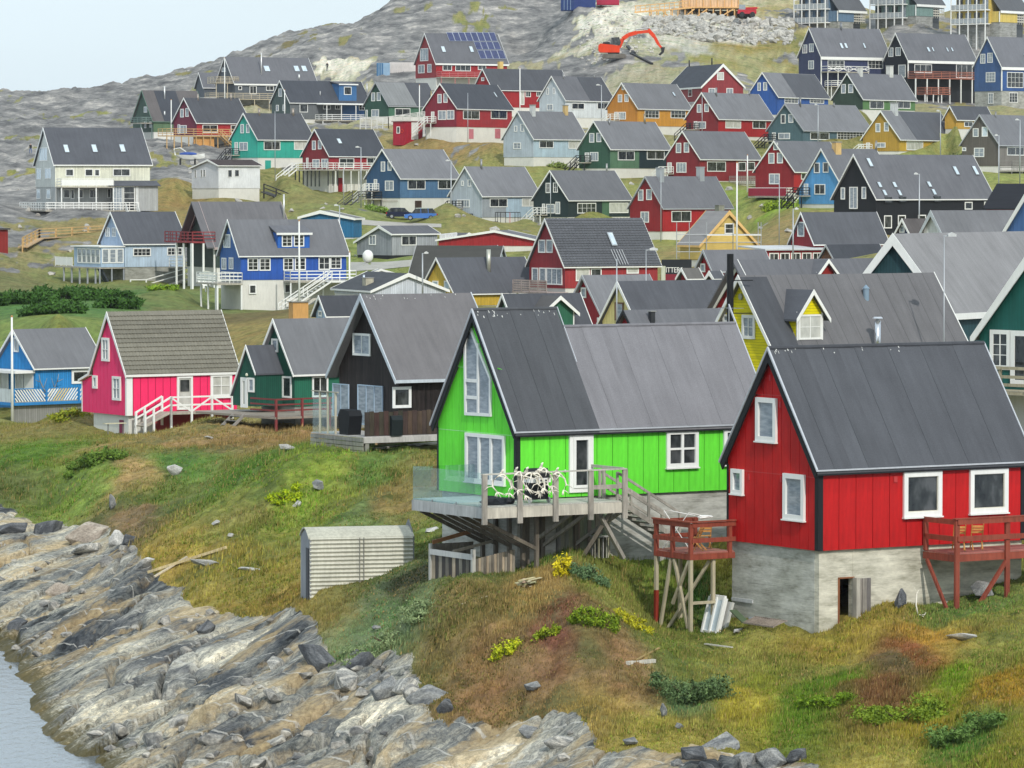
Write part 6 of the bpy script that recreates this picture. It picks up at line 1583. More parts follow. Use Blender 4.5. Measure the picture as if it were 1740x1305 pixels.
for p in [(1740, 1300, 120), (1600, 1300, 124), (1740, 1180, 131), (1740, 1100, 139), (1560, 1150, 138), (1560, 1240, 131), (1100, 1100, 143), (870, 990, 151.5), (760, 985, 152.5), (820, 1060, 146.5), (740, 1090, 148.5), (700, 1190, 143), (650, 1180, 146), (600, 1200, 147), (700, 1142, 147.5), (680, 1090, 151.5), (620, 1122, 152), (1000, 968, 152), (1000, 1060, 143), (1000, 1130, 140), (600, 1050, 158), (700, 1010, 156),
   (1165, 1080, 152.4), (1108, 1070, 154.2), (1390, 1088, 147.7), (1237, 1062, 152.5), (1215, 1040, 154.5), (1100, 1000, 157), (1165, 980, 158), (1100, 1150, 140), (1250, 1190, 137.5), (1520, 1040, 148.5), (1620, 1044, 149), (1710, 1008, 150.6), (1560, 1060, 148), (1450, 1150, 140), (1640, 1085, 144), (1230, 940, 158), (1110, 900, 160),
   (525, 1000, 165), (700, 925, 172), (500, 880, 195), (700, 860, 190), (350, 830, 215), (150, 800, 225), (0, 840, 228), (0, 790, 236), (0, 712, 310), (100, 712, 275), (135, 697, 272), (200, 740, 261), (350, 715, 260), (450, 742, 243), (560, 772, 203),
   (740, 775, 198), (500, 790, 200), (400, 800, 210), (640, 990, 162), (680, 955, 166), (100, 540, 345), (100, 500, 440), (180, 500, 440), (400, 540, 385), (300, 490, 440), (0, 475, 470), (60, 452, 500), (120, 492, 478), (100, 412, 530), (0, 430, 505), (0, 350, 575), (70, 368, 578), (200, 368, 585),
   (300, 310, 610), (60, 300, 680), (240, 345, 600), (100, 200, 860), (200, 185, 860), (150, 250, 740), (0, 250, 760), (550, 130, 870), (640, 134, 832), (900, 90, 905), (1060, 100, 820), (1200, 120, 800), (1290, 90, 850), (1120, 72, 850), (1200, 62, 865), (1200, 30, 880), (1080, 30, 885), (1340, 40, 880),
   (980, 20, 900), (1400, 64, 880), (1550, 46, 885), (1700, 60, 880), (1340, 150, 760), (480, 300, 610), (520, 325, 600), (600, 350, 575), (760, 345, 572), (700, 380, 560), (760, 395, 540), (700, 440, 470), (620, 450, 470), (740, 430, 490), (1290, 390, 540), (1400, 385, 520), (1240, 420, 500),
   (980, 290, 610), (780, 240, 690), (840, 250, 660), (730, 235, 700), (1290, 320, 590), (1700, 180, 740), (1690, 300, 570)]: sv(*p)
for (px, py) in ((-150, 165), (0, 158), (80, 155), (150, 153), (200, 148), (240, 135), (300, 125), (350, 108), (400, 92), (470, 65), (530, 50), (585, 40), (617, 40), (640, 22), (680, -4), (760, -26), (850, -28), (940, -8), (1010, 6), (1150, 2), (1260, 6), (1310, 1), (1345, 4), (1420, 20), (1600, 30), (1900, 30)):
 sv(px, py, 1000)
 svr(px, 1150, CAMZ + 1000 * kz(py) - 9); svr(px, 1400, 15)
for px in (-300, 0, 500, 1000, 1500, 2000): svr(px, 2600, -10)
for (px, y, z) in ((-60, 184, -1.2), (-60, 165, -1.6), (-60, 150, -2), (30, 150, -1.6), (100, 140, -1.6), (0, 130, -2.5), (200, 130, -1.0), (400, 128, -.4), (700, 122, 0.2), (900, 118, .6), (1300, 112, .8), (1700, 108, 2), (-200, 200, -1.5), (-300, 240, 0), (-200, 300, 3), (0, 100, -3), (900, 95, -2), (1740, 95, 0)):
 svr(px, y, z)
SVA = np.array(SV); KU, KV = 11.0, 2.6
def _rbf_fit(P, Z, lam=0.002):
 X = np.stack([P[:, 0] * KU, P[:, 1] * KV], 1)
 D = np.sqrt(((X[:, None] - X[None]) ** 2).sum(-1) + 1e-4)
 n = len(X); A = np.zeros((n + 3, n + 3)); A[:n, :n] = -D - np.eye(n) * lam * -1 * -1
 Q = np.concatenate([np.ones((n, 1)), X], 1); A[:n, n:] = Q; A[n:, :n] = Q.T
 return X, np.linalg.solve(A, np.concatenate([Z, np.zeros(3)]))
_X, _w = _rbf_fit(SVA[:, :2], SVA[:, 2])
def base_z(x, y):
 x = np.asarray(x, float); y = np.asarray(y, float); sh = x.shape
 U = np.stack([(x / y).ravel() * KU, np.log(y).ravel() * KV], 1); out = np.empty(len(U)); n = len(_X)
 for i in range(0, len(U), 20000):
  q = U[i:i + 20000]; D = np.sqrt(((q[:, None] - _X[None]) ** 2).sum(-1) + 1e-4)
  out[i:i + 20000] = -D @ _w[:n] + _w[n] + q @ _w[n + 1:]
 return out.reshape(sh)
def ss(a, b, x):
 t = np.clip((x - a) / (b - a), 0, 1); return t * t * (3 - 2 * t)
_BP = [(-300, 232), (0, 226), (100, 217), (200, 209), (250, 192), (330, 181), (400, 174), (480, 165.5), (560, 154.5), (620, 153), (700, 146.5), (760, 141), (860, 139.5), (940, 136.5), (965, 132.5), (1050, 129), (1140, 129), (1175, 131.5), (1300, 131), (1400, 127), (1450, 121), (1740, 108), (2100, 90)]
def rock_mask(x, y, bz):
 """1 on the bare shore rock, out to the turf edge"""
 q = 870 + x / y * FPX
 e = np.interp(q, [b[0] for b in _BP], [b[1] for b in _BP]) + fbm(x * .2, y * .08, 4, 31, .6) * 7
 return 1 - ss(-.9, .9, y - e + 1.5 * fbm(x * .9, y * .5, 2, 5))
def relief(x, y, bz):
 near = 1 - ss(235, 300, y); rk = rock_mask(x, y, bz) * near
 # strata run away from the shore, a little to the right; the slabs are long along them
 ca, sa = math.cos(.95), math.sin(.95)
 a = x * ca + y * sa; b = -x * sa + y * ca
 wx = fbm(x * .09, y * .05, 3, 3) * 2.4; wy = fbm(x * .09 + 40, y * .05, 3, 4) * 2.0
 aw, bw = a + wx, b + wy
 d1, d2, h, ox, oy = cells(aw / 7.5, bw / 3.0, 7)
 blk = (hr_(h, 1) - .45) * .7 - .7 * d1 * d1 + ox * (hr_(h, 2) - .5) * 1.1 + oy * (hr_(h, 3) - .35) * 1.3 - .85 * (1 - ss(0, .07, d2 - d1)) + .2
 e1, e2, g, qx, qy = cells(aw / 2.6 + 5, bw / 1.3, 11)
 sml = (hr_(g, 1) - .5) * .3 - .5 * e1 * e1 + qx * (hr_(g, 2) - .5) * .5 + qy * (hr_(g, 3) - .5) * .5 - .22 * (1 - ss(0, .1, e2 - e1)) + .1
 lay = fbm(aw * .25, bw * 2.2, 4, 77, .6)
 rough = ss(-.2, .25, fbm(x * .08 + 9, y * .05, 2, 57))
 r = blk * (.6 + .4 * rough) + sml * (.05 + .8 * rough) + lay * .16 + fbm(x * .12, y * .05, 2, 23) * .5
 shore_fade = .4 + .6 * ss(-.5, 1.5, bz)
 q = np.interp(870 + x / y * FPX, [b_[0] for b_ in _BP], [b_[1] for b_ in _BP])
 z = r * rk * shore_fade * .85 * (.4 + .6 * (1 - ss(-9, -1, y - q)))
 # meadow humps and tussocks
 vg = (1 - rk) * near
 z = z + vg * (fbm(x * .11, y * .11, 3, 41) * .25 + fbm(x * .5, y * .3, 3, 43) * .2 + fbm(x * 1.1, y * .55, 3, 45, .6) * .2 + fbm(x * 2.6, y * 1.4, 2, 47) * .08 - .12)
 z = z + near * .15 * (1 - rk)
 far = 1 - near
 hill = ss(590, 700, y) * (ss(.002, -.045, x / y) + ss(830, 900, y)); hill = np.clip(hill, 0, 1)
 f1 = fbm(x * .035, y * .02, 5, 51, .55); f2 = 1 - np.abs(fbm(x * .05, y * .03, 4, 53)) * 2
 z = z + far * (fbm(x * .06, y * .06, 4, 61) * .22 * (1 - hill) + hill * (f1 * 2.1 + f2 * .9 - .5 + fbm(x * .2, y * .1, 4, 59, .6) * 1.3))
 return z
def ground_z(x, y):
 b = base_z(x, y); return b + relief(np.asarray(x, float), np.asarray(y, float), b)
def gz(x, y): return float(ground_z(np.array([float(x)]), np.array([float(y)]))[0])
def ground_at(px, py, ymin=100.0, ymax=1100.0):
 ys = np.exp(np.linspace(math.log(ymin), math.log(ymax), 1200))
 b = (652.5 - py) / FPX; den = SP * b + CP
 xs = ys * (px - 870.0) / FPX / den; zr = CAMZ + ys * kz(py)
 g = ground_z(xs, ys); hit = np.nonzero(g >= zr)[0]
 i = hit[0] if len(hit) else len(ys) - 1
 if 0 < i < len(ys) - 1:
  k = (zr[i - 1] - g[i - 1]) / max(1e-6, (zr[i - 1] - g[i - 1]) + (g[i] - zr[i])); yv = ys[i - 1] + (ys[i] - ys[i - 1]) * k
  return Vector((xs[i - 1] + (xs[i] - xs[i - 1]) * k, yv, g[i - 1] + (g[i] - g[i - 1]) * k))
 return Vector((xs[i], ys[i], g[i]))
# ---------------------------------------------------------------- what grows where (sampled on the ground itself)
GS = [(50,720,0,110,105,50),(150,700,0,125,110,60),(60,770,0,85,110,30),(150,790,0,100,115,40),(0,830,.1,90,95,50),(200,760,0,140,115,70),(300,750,0,142,112,72),(400,760,0,136,104,70),(470,750,0,142,108,72),
 (330,790,0,85,115,45),(420,800,0,90,110,45),(280,850,0,95,105,45),(200,800,0,150,120,75),(130,850,0,110,125,50),(500,830,0,110,122,42),(500,850,0,130,142,44),(620,800,0,95,110,50),(560,860,0,124,124,48),(450,870,0,120,110,55),(600,880,0,105,115,65),
 (300,930,0,152,124,56),(400,950,0,146,124,54),(450,980,0,136,118,52),(650,850,0,130,105,60),(250,880,0,120,95,70),(600,990,0,90,90,55),(700,1030,0,85,80,60),(560,1010,0,134,112,56),(620,960,0,80,112,35),(490,1020,0,136,110,52),
 (800,1050,0,120,100,60),(900,1040,0,150,115,70),(700,1080,0,110,120,85),(650,1090,0,115,130,95),(800,1000,0,90,95,50),(1000,1000,0,120,115,55),(900,970,0,90,105,45),(1080,980,0,110,120,45),(1000,1100,0,120,98,64),(900,1150,0,128,98,66),
 (850,1180,0,128,94,62),(1050,1130,0,132,100,68),(950,1090,0,120,75,60),(1150,1120,0,110,110,50),(1200,980,0,150,130,50),(1180,1040,0,70,90,35),(1250,1130,0,135,125,60),(1150,1180,0,95,112,75),(1000,1200,0,150,120,65),(1100,1240,0,150,130,60),
 (1300,1170,0,125,120,40),(1350,1220,0,95,115,30),(1250,1200,0,150,130,40),(1400,1150,0,130,120,60),(1450,1200,0,115,75,50),(1500,1150,0,110,85,60),(1400,1180,0,90,110,25),(1550,1130,0,130,75,45),(1600,1100,0,165,120,45),(1650,1060,0,110,120,60),
 (1600,1190,0,110,125,25),(1700,1200,0,150,110,30),(1550,1250,0,150,125,35),(1650,1270,0,85,110,45),(1500,1290,0,150,130,60),(1700,1130,0,125,120,55),(1450,1100,0,150,125,50),(1740,1290,0,130,120,40),
 (100,520,0,75,105,50),(200,505,0,78,105,50),(30,480,0,105,100,60),(50,560,0,110,120,55),(300,510,0,100,105,55),(420,560,0,130,110,60),(400,540,0,100,85,50),(60,430,.6,130,115,75),(20,420,.7,120,110,70),(40,380,.8,120,110,70),(150,400,.45,130,112,70),(130,470,.2,110,112,60),(100,340,.9,120,110,60),(270,345,.15,132,108,60),(290,300,.9,120,110,60),
 (520,320,0,118,110,60),(620,360,.25,114,114,60),(720,350,.1,110,115,60),(790,250,.3,136,108,60),(800,390,0,122,112,60),(600,450,.1,116,120,60),(1270,370,.15,126,120,62),(1340,400,0,134,110,68),(1400,200,0,120,110,60),(930,290,.2,122,118,62),(1320,345,0,120,140,30),
 (20,200,.8,120,115,60),(150,180,.8,120,115,60),(250,160,.9,120,115,60),(400,120,.85,120,115,60),(550,70,.85,120,110,60),(700,60,.85,120,115,60),(850,60,.8,120,115,60),(450,90,.6,110,95,60),(900,20,.9,120,110,60),(120,250,.75,120,110,60),(60,290,.8,130,120,60),
 (980,60,.95,120,110,60),(930,60,.95,120,110,60),(1000,112,.8,140,130,90),(960,30,.95,120,110,60),(500,108,.9,120,110,60),(640,110,.9,120,110,60),(600,92,.95,120,110,60),(520,140,.8,120,110,60),(1030,30,.1,190,186,176),(1010,70,.25,170,166,156),(1060,55,.15,180,176,166),(1080,85,.5,140,136,110),(550,128,0,196,190,180),(600,120,.2,190,184,172),(1100,120,.4,140,132,110),(950,110,.8,140,130,100),(1040,110,.4,150,144,128),(1160,90,.4,150,148,142),
 (1200,100,.1,130,120,60),(1280,85,.1,130,110,50),(1300,130,.4,140,130,90),(1260,58,0,178,174,166),(1200,50,0,178,174,166),(1330,28,.4,150,130,80),(1130,105,.6,130,125,90),(1350,100,.3,120,110,60),(1500,60,.7,120,110,70),(1650,80,.6,130,110,60)]
GU, GC = [], []
for g in GS:
 b = (652.5 - g[1]) / FPX
 ys = np.exp(np.linspace(math.log(100), math.log(1050), 500)); xs = ys * (g[0] - 870) / FPX / (SP * b + CP)
 hit = np.nonzero(base_z(xs, ys) >= CAMZ + ys * kz(g[1]))[0]; i = hit[0] if len(hit) else 499
 GU.append((xs[i] / ys[i] * KU * 2.2, math.log(ys[i]) * KV * 3)); GC.append((g[2], lin(g[3]), lin(g[4]), lin(g[5])))
GU = np.array(GU); GC = np.array(GC)
def cover(x, y):
 """(rockiness, r, g, b) of the ground"""
 wx = fbm(x * .1, y * .05, 5, 81, .65) * 1.1; wy = fbm(x * .1 + 7, y * .05, 5, 83, .65) * 1.1
 q = np.stack([x / y * KU * 2.2 + wx * .35, np.log(y) * KV * 3 + wy * .35], 1); out = np.empty((len(q), 4))
 for i in range(0, len(q), 20000):
  D = ((q[i:i + 20000, None] - GU[None]) ** 2).sum(-1) + 1e-4; w = 1 / D ** 2; w /= w.sum(1, keepdims=True)
  out[i:i + 20000] = w @ GC
 return out
# ---------------------------------------------------------------- the ground sheet
nu, nv = 560, 1120
us = np.linspace(-.135, .135, nu)
vs = np.concatenate([np.exp(np.linspace(math.log(92), math.log(300), 760)), np.exp(np.linspace(math.log(300.6), math.log(3000), nv - 760))])
UU, VV = np.meshgrid(us, vs)
YY = VV; XX = UU * VV
BZ = base_z(XX, YY)
def _blur(A, r, ax):
 P = np.concatenate([np.repeat(np.take(A, [0], ax), r, ax), A, np.repeat(np.take(A, [-1], ax), r + 1, ax)], ax); c = np.cumsum(P, ax); n = A.shape[ax]
 return (np.take(c, range(2 * r, 2 * r + n), ax) - np.concatenate([np.zeros_like(np.take(c, [0], ax)), np.take(c, range(0, n - 1), ax)], ax)) / (2 * r + 1)
_B = BZ[:800].copy()
for _k in range(2): _B = _blur(_blur(_B, 4, 0), 8, 1)
_w8 = (1 - ss(250, 300, YY[:800])); BZ[:800] = BZ[:800] * (1 - _w8) + _B * _w8
ZZ = BZ + relief(XX, YY, BZ)
RK = rock_mask(XX, YY, BZ) * (1 - ss(235, 300, YY))
CV = cover(XX.ravel(), YY.ravel())
farrock = CV[:, 0].reshape(XX.shape) * ss(300, 420, YY)
pat = fbm(XX * .06, YY * .03, 4, 91) * .55 + fbm(XX * .3, YY * .12, 4, 93, .65) * .45
FR = ss(-.25, .25, farrock * .84 + .14 - .6 + pat)
ROCK = np.clip(RK + FR * (YY > 290), 0, 1)
def _lookup(G, x, y):
 x = np.asarray(x, float); y = np.asarray(y, float)
 fu = np.clip((x / y - us[0]) / (us[1] - us[0]), 0, nu - 1.001); i = fu.astype(int); fu = fu - i
 j = np.clip(np.searchsorted(vs, y) - 1, 0, len(vs) - 2); fv = np.clip((y - vs[j]) / (vs[j + 1] - vs[j]), 0, 1)
 return (G[j, i] * (1 - fu) + G[j, i + 1] * fu) * (1 - fv) + (G[j + 1, i] * (1 - fu) + G[j + 1, i + 1] * fu) * fv
base_z = lambda x, y: _lookup(BZ, x, y)
ground_z = lambda x, y: _lookup(ZZ, x, y)
me = bpy.data.meshes.new('ground')
nvt = nu * nv
me.vertices.add(nvt)
co = np.stack([XX, YY, ZZ], -1).astype(np.float32).ravel(); me.vertices.foreach_set('co', co)
idx = np.arange(nvt).reshape(nv, nu)
F4 = np.stack([idx[:-1, :-1], idx[:-1, 1:], idx[1:, 1:], idx[1:, :-1]], -1).reshape(-1, 4)
me.loops.add(F4.size); me.loops.foreach_set('vertex_index', F4.ravel().astype(np.int32))
me.polygons.add(len(F4)); me.polygons.foreach_set('loop_start', (np.arange(len(F4)) * 4).astype(np.int32)); me.polygons.foreach_set('loop_total', np.full(len(F4), 4, np.int32))
me.polygons.foreach_set('use_smooth', np.ones(len(F4), bool))
me.update()
ca_ = me.color_attributes.new('cover', 'FLOAT_COLOR', 'POINT')
c4 = np.ones((nvt, 4), np.float32)
nz = (1 + .28 * fbm(XX * .6, YY * .6, 3, 95) + .42 * fbm(XX * 1.4, YY * .8, 3, 96, .6)).ravel()[:, None]
hue = fbm(XX * .25, YY * .25, 3, 97).ravel()
c4[:, :3] = CV[:, 1:] * nz
sat_ = np.clip((c4[:, :3].max(1) - c4[:, :3].min(1)) / c4[:, :3].max(1) * 1.8 - .4, 0, 1); c4[:, 0] *= 1 + (-.1 + hue * .12) * sat_; c4[:, 1] *= 1.0 - hue * .06; dk_ = ss(-.03, .3, fbm(XX * .22, YY * .12, 4, 99, .6)).ravel()[:, None] * (ss(300, 235, YY).ravel()[:, None]); c4[:, :3] = c4[:, :3] * (1 - dk_ * .55) + np.array([.035, .058, .016]) * dk_ * .8
grey_ = c4[:, :3].mean(1, keepdims=True); c4[:, :3] = (c4[:, :3] * .88 + grey_ * .12) * 1.62
ca_.data.foreach_set('color', c4.ravel())
ra = me.attributes.new('rock', 'FLOAT', 'POINT'); ra.data.foreach_set('value', ROCK.ravel().astype(np.float32))
PT = [(700, 1250, 1.75), (880, 1270, 1.9), (560, 1230, 1.5), (800, 1215, 1.6), (300, 1120, 1.35), (250, 985, 1.5), (420, 1190, 1.2), (600, 1180, 1.4), (400, 1080, .75), (100, 930, .8), (150, 1050, .85), (480, 1100, .6), (530, 1130, .6), (1300, 1285, .5), (1240, 1280, .55), (1360, 1290, .5), (1080, 1300, .9), (700, 1190, .8), (1180, 1290, .6), (200, 1040, .65), (60, 960, .8), (330, 1010, 1.2), (150, 1130, 1.15), (250, 1200, 1.1), (300, 1270, .8), (450, 1290, .95), (200, 910, 1.1)]
PU = []
for (px_, py_, v_) in PT:
 d_ = dist_for(py_, 2.2); PU.append(((px_ - 870) / FPX * KU * 2.2, math.log(d_) * KV * 3))
PU = np.array(PU); qq = np.stack([(XX / YY * KU * 2.2).ravel() + fbm(XX * .2, YY * .2, 3, 111).ravel() * .08, (np.log(YY) * KV * 3).ravel() + fbm(XX * .2, YY * .2, 3, 112).ravel() * .08], 1)
tone = np.ones(nvt, np.float32); sel = np.nonzero((YY.ravel() < 290))[0]
for i in range(0, len(sel), 40000):
 k_ = sel[i:i + 40000]; D = ((qq[k_][:, None] - PU[None]) ** 2).sum(-1) + 2e-3; w = 1 / D ** 1.5; tone[k_] = (w @ np.array([v[2] for v in PT])) / w.sum(1)
_a = XX * math.cos(.95) + YY * math.sin(.95); _b = -XX * math.sin(.95) + YY * math.cos(.95)
_a = _a + fbm(XX * .09, YY * .05, 3, 3) * 2.4; _b = _b + fbm(XX * .09 + 40, YY * .05, 3, 4) * 2.0
tone = (tone + ((hr_(cells(_a / 7.5, _b / 3.0, 7)[2], 5) - .5) * 1.5 + (hr_(cells(_a / 2.6 + 5, _b / 1.3, 11)[2], 5) - .5) * .8).ravel()).astype(np.float32)
ta = me.attributes.new('tone', 'FLOAT', 'POINT'); ta.data.foreach_set('value', tone)
fa = me.attributes.new('far', 'FLOAT', 'POINT'); fa.data.foreach_set('value', ss(280, 320, YY).ravel().astype(np.float32))
gm_, nt, b = newmat('ground')
L_ = nt.links
tc = N(nt, 'ShaderNodeTexCoord')
ac = N(nt, 'ShaderNodeAttribute', attribute_name='cover'); ar = N(nt, 'ShaderNodeAttribute', attribute_name='rock'); af = N(nt, 'ShaderNodeAttribute', attribute_name='far')
geo = N(nt, 'ShaderNodeNewGeometry')
sxyz = N(nt, 'ShaderNodeSeparateXYZ'); L_.new(tc.outputs['Object'], sxyz.inputs[0])
# --- gneiss: folded bands in grey, white, black and ochre
rot = N(nt, 'ShaderNodeMapping'); rot.inputs['Rotation'].default_value = (0.15, 0.3, -.95); L_.new(tc.outputs['Object'], rot.inputs['Vector'])
wrp = N(nt, 'ShaderNodeTexNoise', Scale=.22, Detail=4.0, Roughness=.55); L_.new(rot.outputs[0], wrp.inputs['Vector'])
wmul = N(nt, 'ShaderNodeVectorMath', operation='SCALE'); wmul.inputs['Scale'].default_value = 3.0; L_.new(wrp.outputs['Color'], wmul.inputs[0])
wad = N(nt, 'ShaderNodeVectorMath', operation='ADD'); L_.new(rot.outputs[0], wad.inputs[0]); L_.new(wmul.outputs[0], wad.inputs[1])
stx = N(nt, 'ShaderNodeMapping'); stx.inputs['Scale'].default_value = (.13, 1.25, 1.7); L_.new(wad.outputs[0], stx.inputs['Vector'])
b1 = N(nt, 'ShaderNodeTexNoise', Scale=.9, Detail=8.0, Roughness=.68); L_.new(stx.outputs[0], b1.inputs['Vector'])
r1 = ramp(nt, [(.28, (.05, .055, .06, 1)), (.38, (.15, .16, .165, 1)), (.45, (.32, .32, .30, 1)), (.49, (.17, .18, .19, 1)), (.53, (.44, .43, .39, 1)), (.57, (.24, .24, .23, 1)), (.61, (.56, .54, .48, 1)), (.65, (.34, .33, .31, 1)), (.70, (.68, .65, .58, 1))])
at_ = N(nt, 'ShaderNodeAttribute', attribute_name='tone'); tsh = N(nt, 'ShaderNodeMath', operation='MULTIPLY_ADD'); tsh.inputs[1].default_value = .10; tsh.inputs[2].default_value = -.10; L_.new(at_.outputs['Fac'], tsh.inputs[0]); tad = N(nt, 'ShaderNodeMath', operation='ADD'); L_.new(tsh.outputs[0], tad.inputs[0]); fst = N(nt, 'ShaderNodeMapping'); fst.inputs['Scale'].default_value = (.16, 4.5, 6.5); L_.new(wad.outputs[0], fst.inputs['Vector']); fsn = N(nt, 'ShaderNodeTexNoise', Scale=1.0, Detail=5.0, Roughness=.6); L_.new(fst.outputs[0], fsn.inputs['Vector']); fmx = N(nt, 'ShaderNodeMath', operation='MULTIPLY_ADD'); fmx.inputs[1].default_value = .3; L_.new(fsn.outputs['Fac'], fmx.inputs[0]); fsb = N(nt, 'ShaderNodeMath', operation='ADD'); fsb.inputs[1].default_value = -.15; L_.new(b1.outputs['Fac'], fsb.inputs[0]); L_.new(fsb.outputs[0], fmx.inputs[2]); L_.new(fmx.outputs[0], tad.inputs[1]); L_.new(tad.outputs[0], r1.inputs[0])
big = N(nt, 'ShaderNodeTexNoise', Scale=.2, Detail=6.0, Roughness=.6); L_.new(tc.outputs['Object'], big.inputs['Vector'])
rb = ramp(nt, [(.38, (.3, .32, .36, 1)), (.47, (.72, .73, .72, 1)), (.54, (1.05, 1.03, .95, 1)), (.62, (1.75, 1.64, 1.4, 1))]); L_.new(big.outputs['Fac'], rb.inputs[0])
mA = N(nt, 'ShaderNodeMixRGB', blend_type='MULTIPLY'); mA.inputs['Fac'].default_value = 1; L_.new(r1.outputs[0], mA.inputs['Color1']); L_.new(rb.outputs[0], mA.inputs['Color2'])
och = N(nt, 'ShaderNodeTexNoise', Scale=.35, Detail=5.0, Roughness=.65); omap = N(nt, 'ShaderNodeMapping'); omap.inputs['Location'].default_value = (31, 5, 2); L_.new(stx.outputs[0], omap.inputs['Vector']); L_.new(omap.outputs[0], och.inputs['Vector'])
ro = ramp(nt, [(.48, (0, 0, 0, 1)), (.6, (.62, .62, .62, 1))]); L_.new(och.outputs['Fac'], ro.inputs[0])
mB = N(nt, 'ShaderNodeMixRGB'); mB.inputs['Color2'].default_value = rgb(196, 170, 124); L_.new(ro.outputs[0], mB.inputs['Fac']); L_.new(mA.outputs[0], mB.inputs['Color1'])
# white quartz veins
vn = N(nt, 'ShaderNodeTexWave', Scale=.16, Distortion=9.0, Detail=3.0); vn.inputs['Detail Scale'].default_value = .8; L_.new(rot.outputs[0], vn.inputs['Vector'])
rv = ramp(nt, [(.988, (0, 0, 0, 1)), (.998, (.6, .6, .6, 1))]); L_.new(vn.outputs['Fac'], rv.inputs[0])
mC = N(nt, 'ShaderNodeMixRGB'); mC.inputs['Color2'].default_value = (.62, .60, .55, 1); L_.new(rv.outputs[0], mC.inputs['Fac']); L_.new(mB.outputs[0], mC.inputs['Color1'])
# lichen specks and the dark weed at the tide line
sp_ = N(nt, 'ShaderNodeTexNoise', Scale=5.0, Detail=5.0, Roughness=.75); L_.new(tc.outputs['Object'], sp_.inputs['Vector'])
rs = ramp(nt, [(.35, (.62, .62, .62, 1)), (.5, (1, 1, 1, 1)), (.7, (1.3, 1.3, 1.25, 1))]); L_.new(sp_.outputs['Fac'], rs.inputs[0])
mD = N(nt, 'ShaderNodeMixRGB', blend_type='MULTIPLY'); mD.inputs['Fac'].default_value = .9; L_.new(mC.outputs[0], mD.inputs['Color1']); L_.new(rs.outputs[0], mD.inputs['Color2'])
tz = N(nt, 'ShaderNodeMath', operation='MULTIPLY_ADD'); tz.inputs[1].default_value = 1.6; L_.new(sp_.outputs['Fac'], tz.inputs[0]); L_.new(sxyz.outputs['Z'], tz.inputs[2])
tm_ = N(nt, 'ShaderNodeMapRange'); tm_.inputs['From Min'].default_value = 1.0; tm_.inputs['From Max'].default_value = 1.35; tm_.inputs['To Min'].default_value = .8; tm_.inputs['To Max'].default_value = 0; L_.new(tz.outputs[0], tm_.inputs['Value'])
mE = N(nt, 'ShaderNodeMixRGB'); mE.inputs['Color2'].default_value = rgb(92, 84, 48); L_.new(tm_.outputs[0], mE.inputs['Fac']); L_.new(mD.outputs[0], mE.inputs['Color1'])
# far bedrock: greyer, with pale faces and thin turf
fb = N(nt, 'ShaderNodeTexNoise', Scale=.2, Detail=10.0, Roughness=.74); fmap = N(nt, 'ShaderNodeMapping'); fmap.inputs['Scale'].default_value = (1, .35, 3.2); fmap.inputs['Rotation'].default_value = (0, .35, 0); L_.new(tc.outputs['Object'], fmap.inputs['Vector']); L_.new(fmap.outputs[0], fb.inputs['Vector'])
rf = ramp(nt, [(.32, rgb(66, 66, 68)), (.44, rgb(112, 111, 110)), (.56, rgb(148, 145, 141)), (.68, rgb(204, 196, 186))]); L_.new(fb.outputs['Fac'], rf.inputs[0])
mF = N(nt, 'ShaderNodeMixRGB'); L_.new(af.outputs['Fac'], mF.inputs['Fac']); L_.new(mE.outputs[0], mF.inputs['Color1']); L_.new(rf.outputs[0], mF.inputs['Color2'])
# --- turf
g1 = N(nt, 'ShaderNodeTexNoise', Scale=3.0, Detail=7.0, Roughness=.72); L_.new(tc.outputs['Object'], g1.inputs['Vector'])
rg = ramp(nt, [(.3, (.42, .42, .40, 1)), (.48, (.85, .85, .82, 1)), (.6, (1.12, 1.1, 1.05, 1)), (.75, (1.55, 1.5, 1.35, 1))]); L_.new(g1.outputs['Fac'], rg.inputs[0])
mG = N(nt, 'ShaderNodeMixRGB', blend_type='MULTIPLY'); mG.inputs['Fac'].default_value = .85; L_.new(ac.outputs['Color'], mG.inputs['Color1']); L_.new(rg.outputs[0], mG.inputs['Color2'])
g2 = N(nt, 'ShaderNodeTexNoise', Scale=.55, Detail=5.0, Roughness=.65); L_.new(tc.outputs['Object'], g2.inputs['Vector'])
rg2 = ramp(nt, [(.36, rgb(150, 176, 110)), (.5, (1, 1, 1, 1)), (.66, rgb(244, 224, 190))]); L_.new(g2.outputs['Fac'], rg2.inputs[0])
mH = N(nt, 'ShaderNodeMixRGB', blend_type='MULTIPLY'); mH.inputs['Fac'].default_value = .6; L_.new(mG.outputs[0], mH.inputs['Color1']); L_.new(rg2.outputs[0], mH.inputs['Color2'])
# --- border between rock and turf broken up finely
ba = N(nt, 'ShaderNodeMath', operation='ADD'); bs = N(nt, 'ShaderNodeMath', operation='MULTIPLY_ADD'); bs.inputs[1].default_value = .9; bs.inputs[2].default_value = -.45
L_.new(g1.outputs['Fac'], bs.inputs[0]); L_.new(bs.outputs[0], ba.inputs[0]); L_.new(ar.outputs['Fac'], ba.inputs[1])
bm2 = N(nt, 'ShaderNodeMapRange'); bm2.inputs['From Min'].default_value = .42; bm2.inputs['From Max'].default_value = .58; L_.new(ba.outputs[0], bm2.inputs['Value'])
fin = N(nt, 'ShaderNodeMixRGB'); L_.new(bm2.outputs[0], fin.inputs['Fac']); L_.new(mH.outputs[0], fin.inputs['Color1']); L_.new(mF.outputs[0], fin.inputs['Color2'])
L_.new(fin.outputs[0], b.inputs['Base Color'])
b.inputs['Roughness'].default_value = .92; b.inputs['Specular IOR Level'].default_value = .12
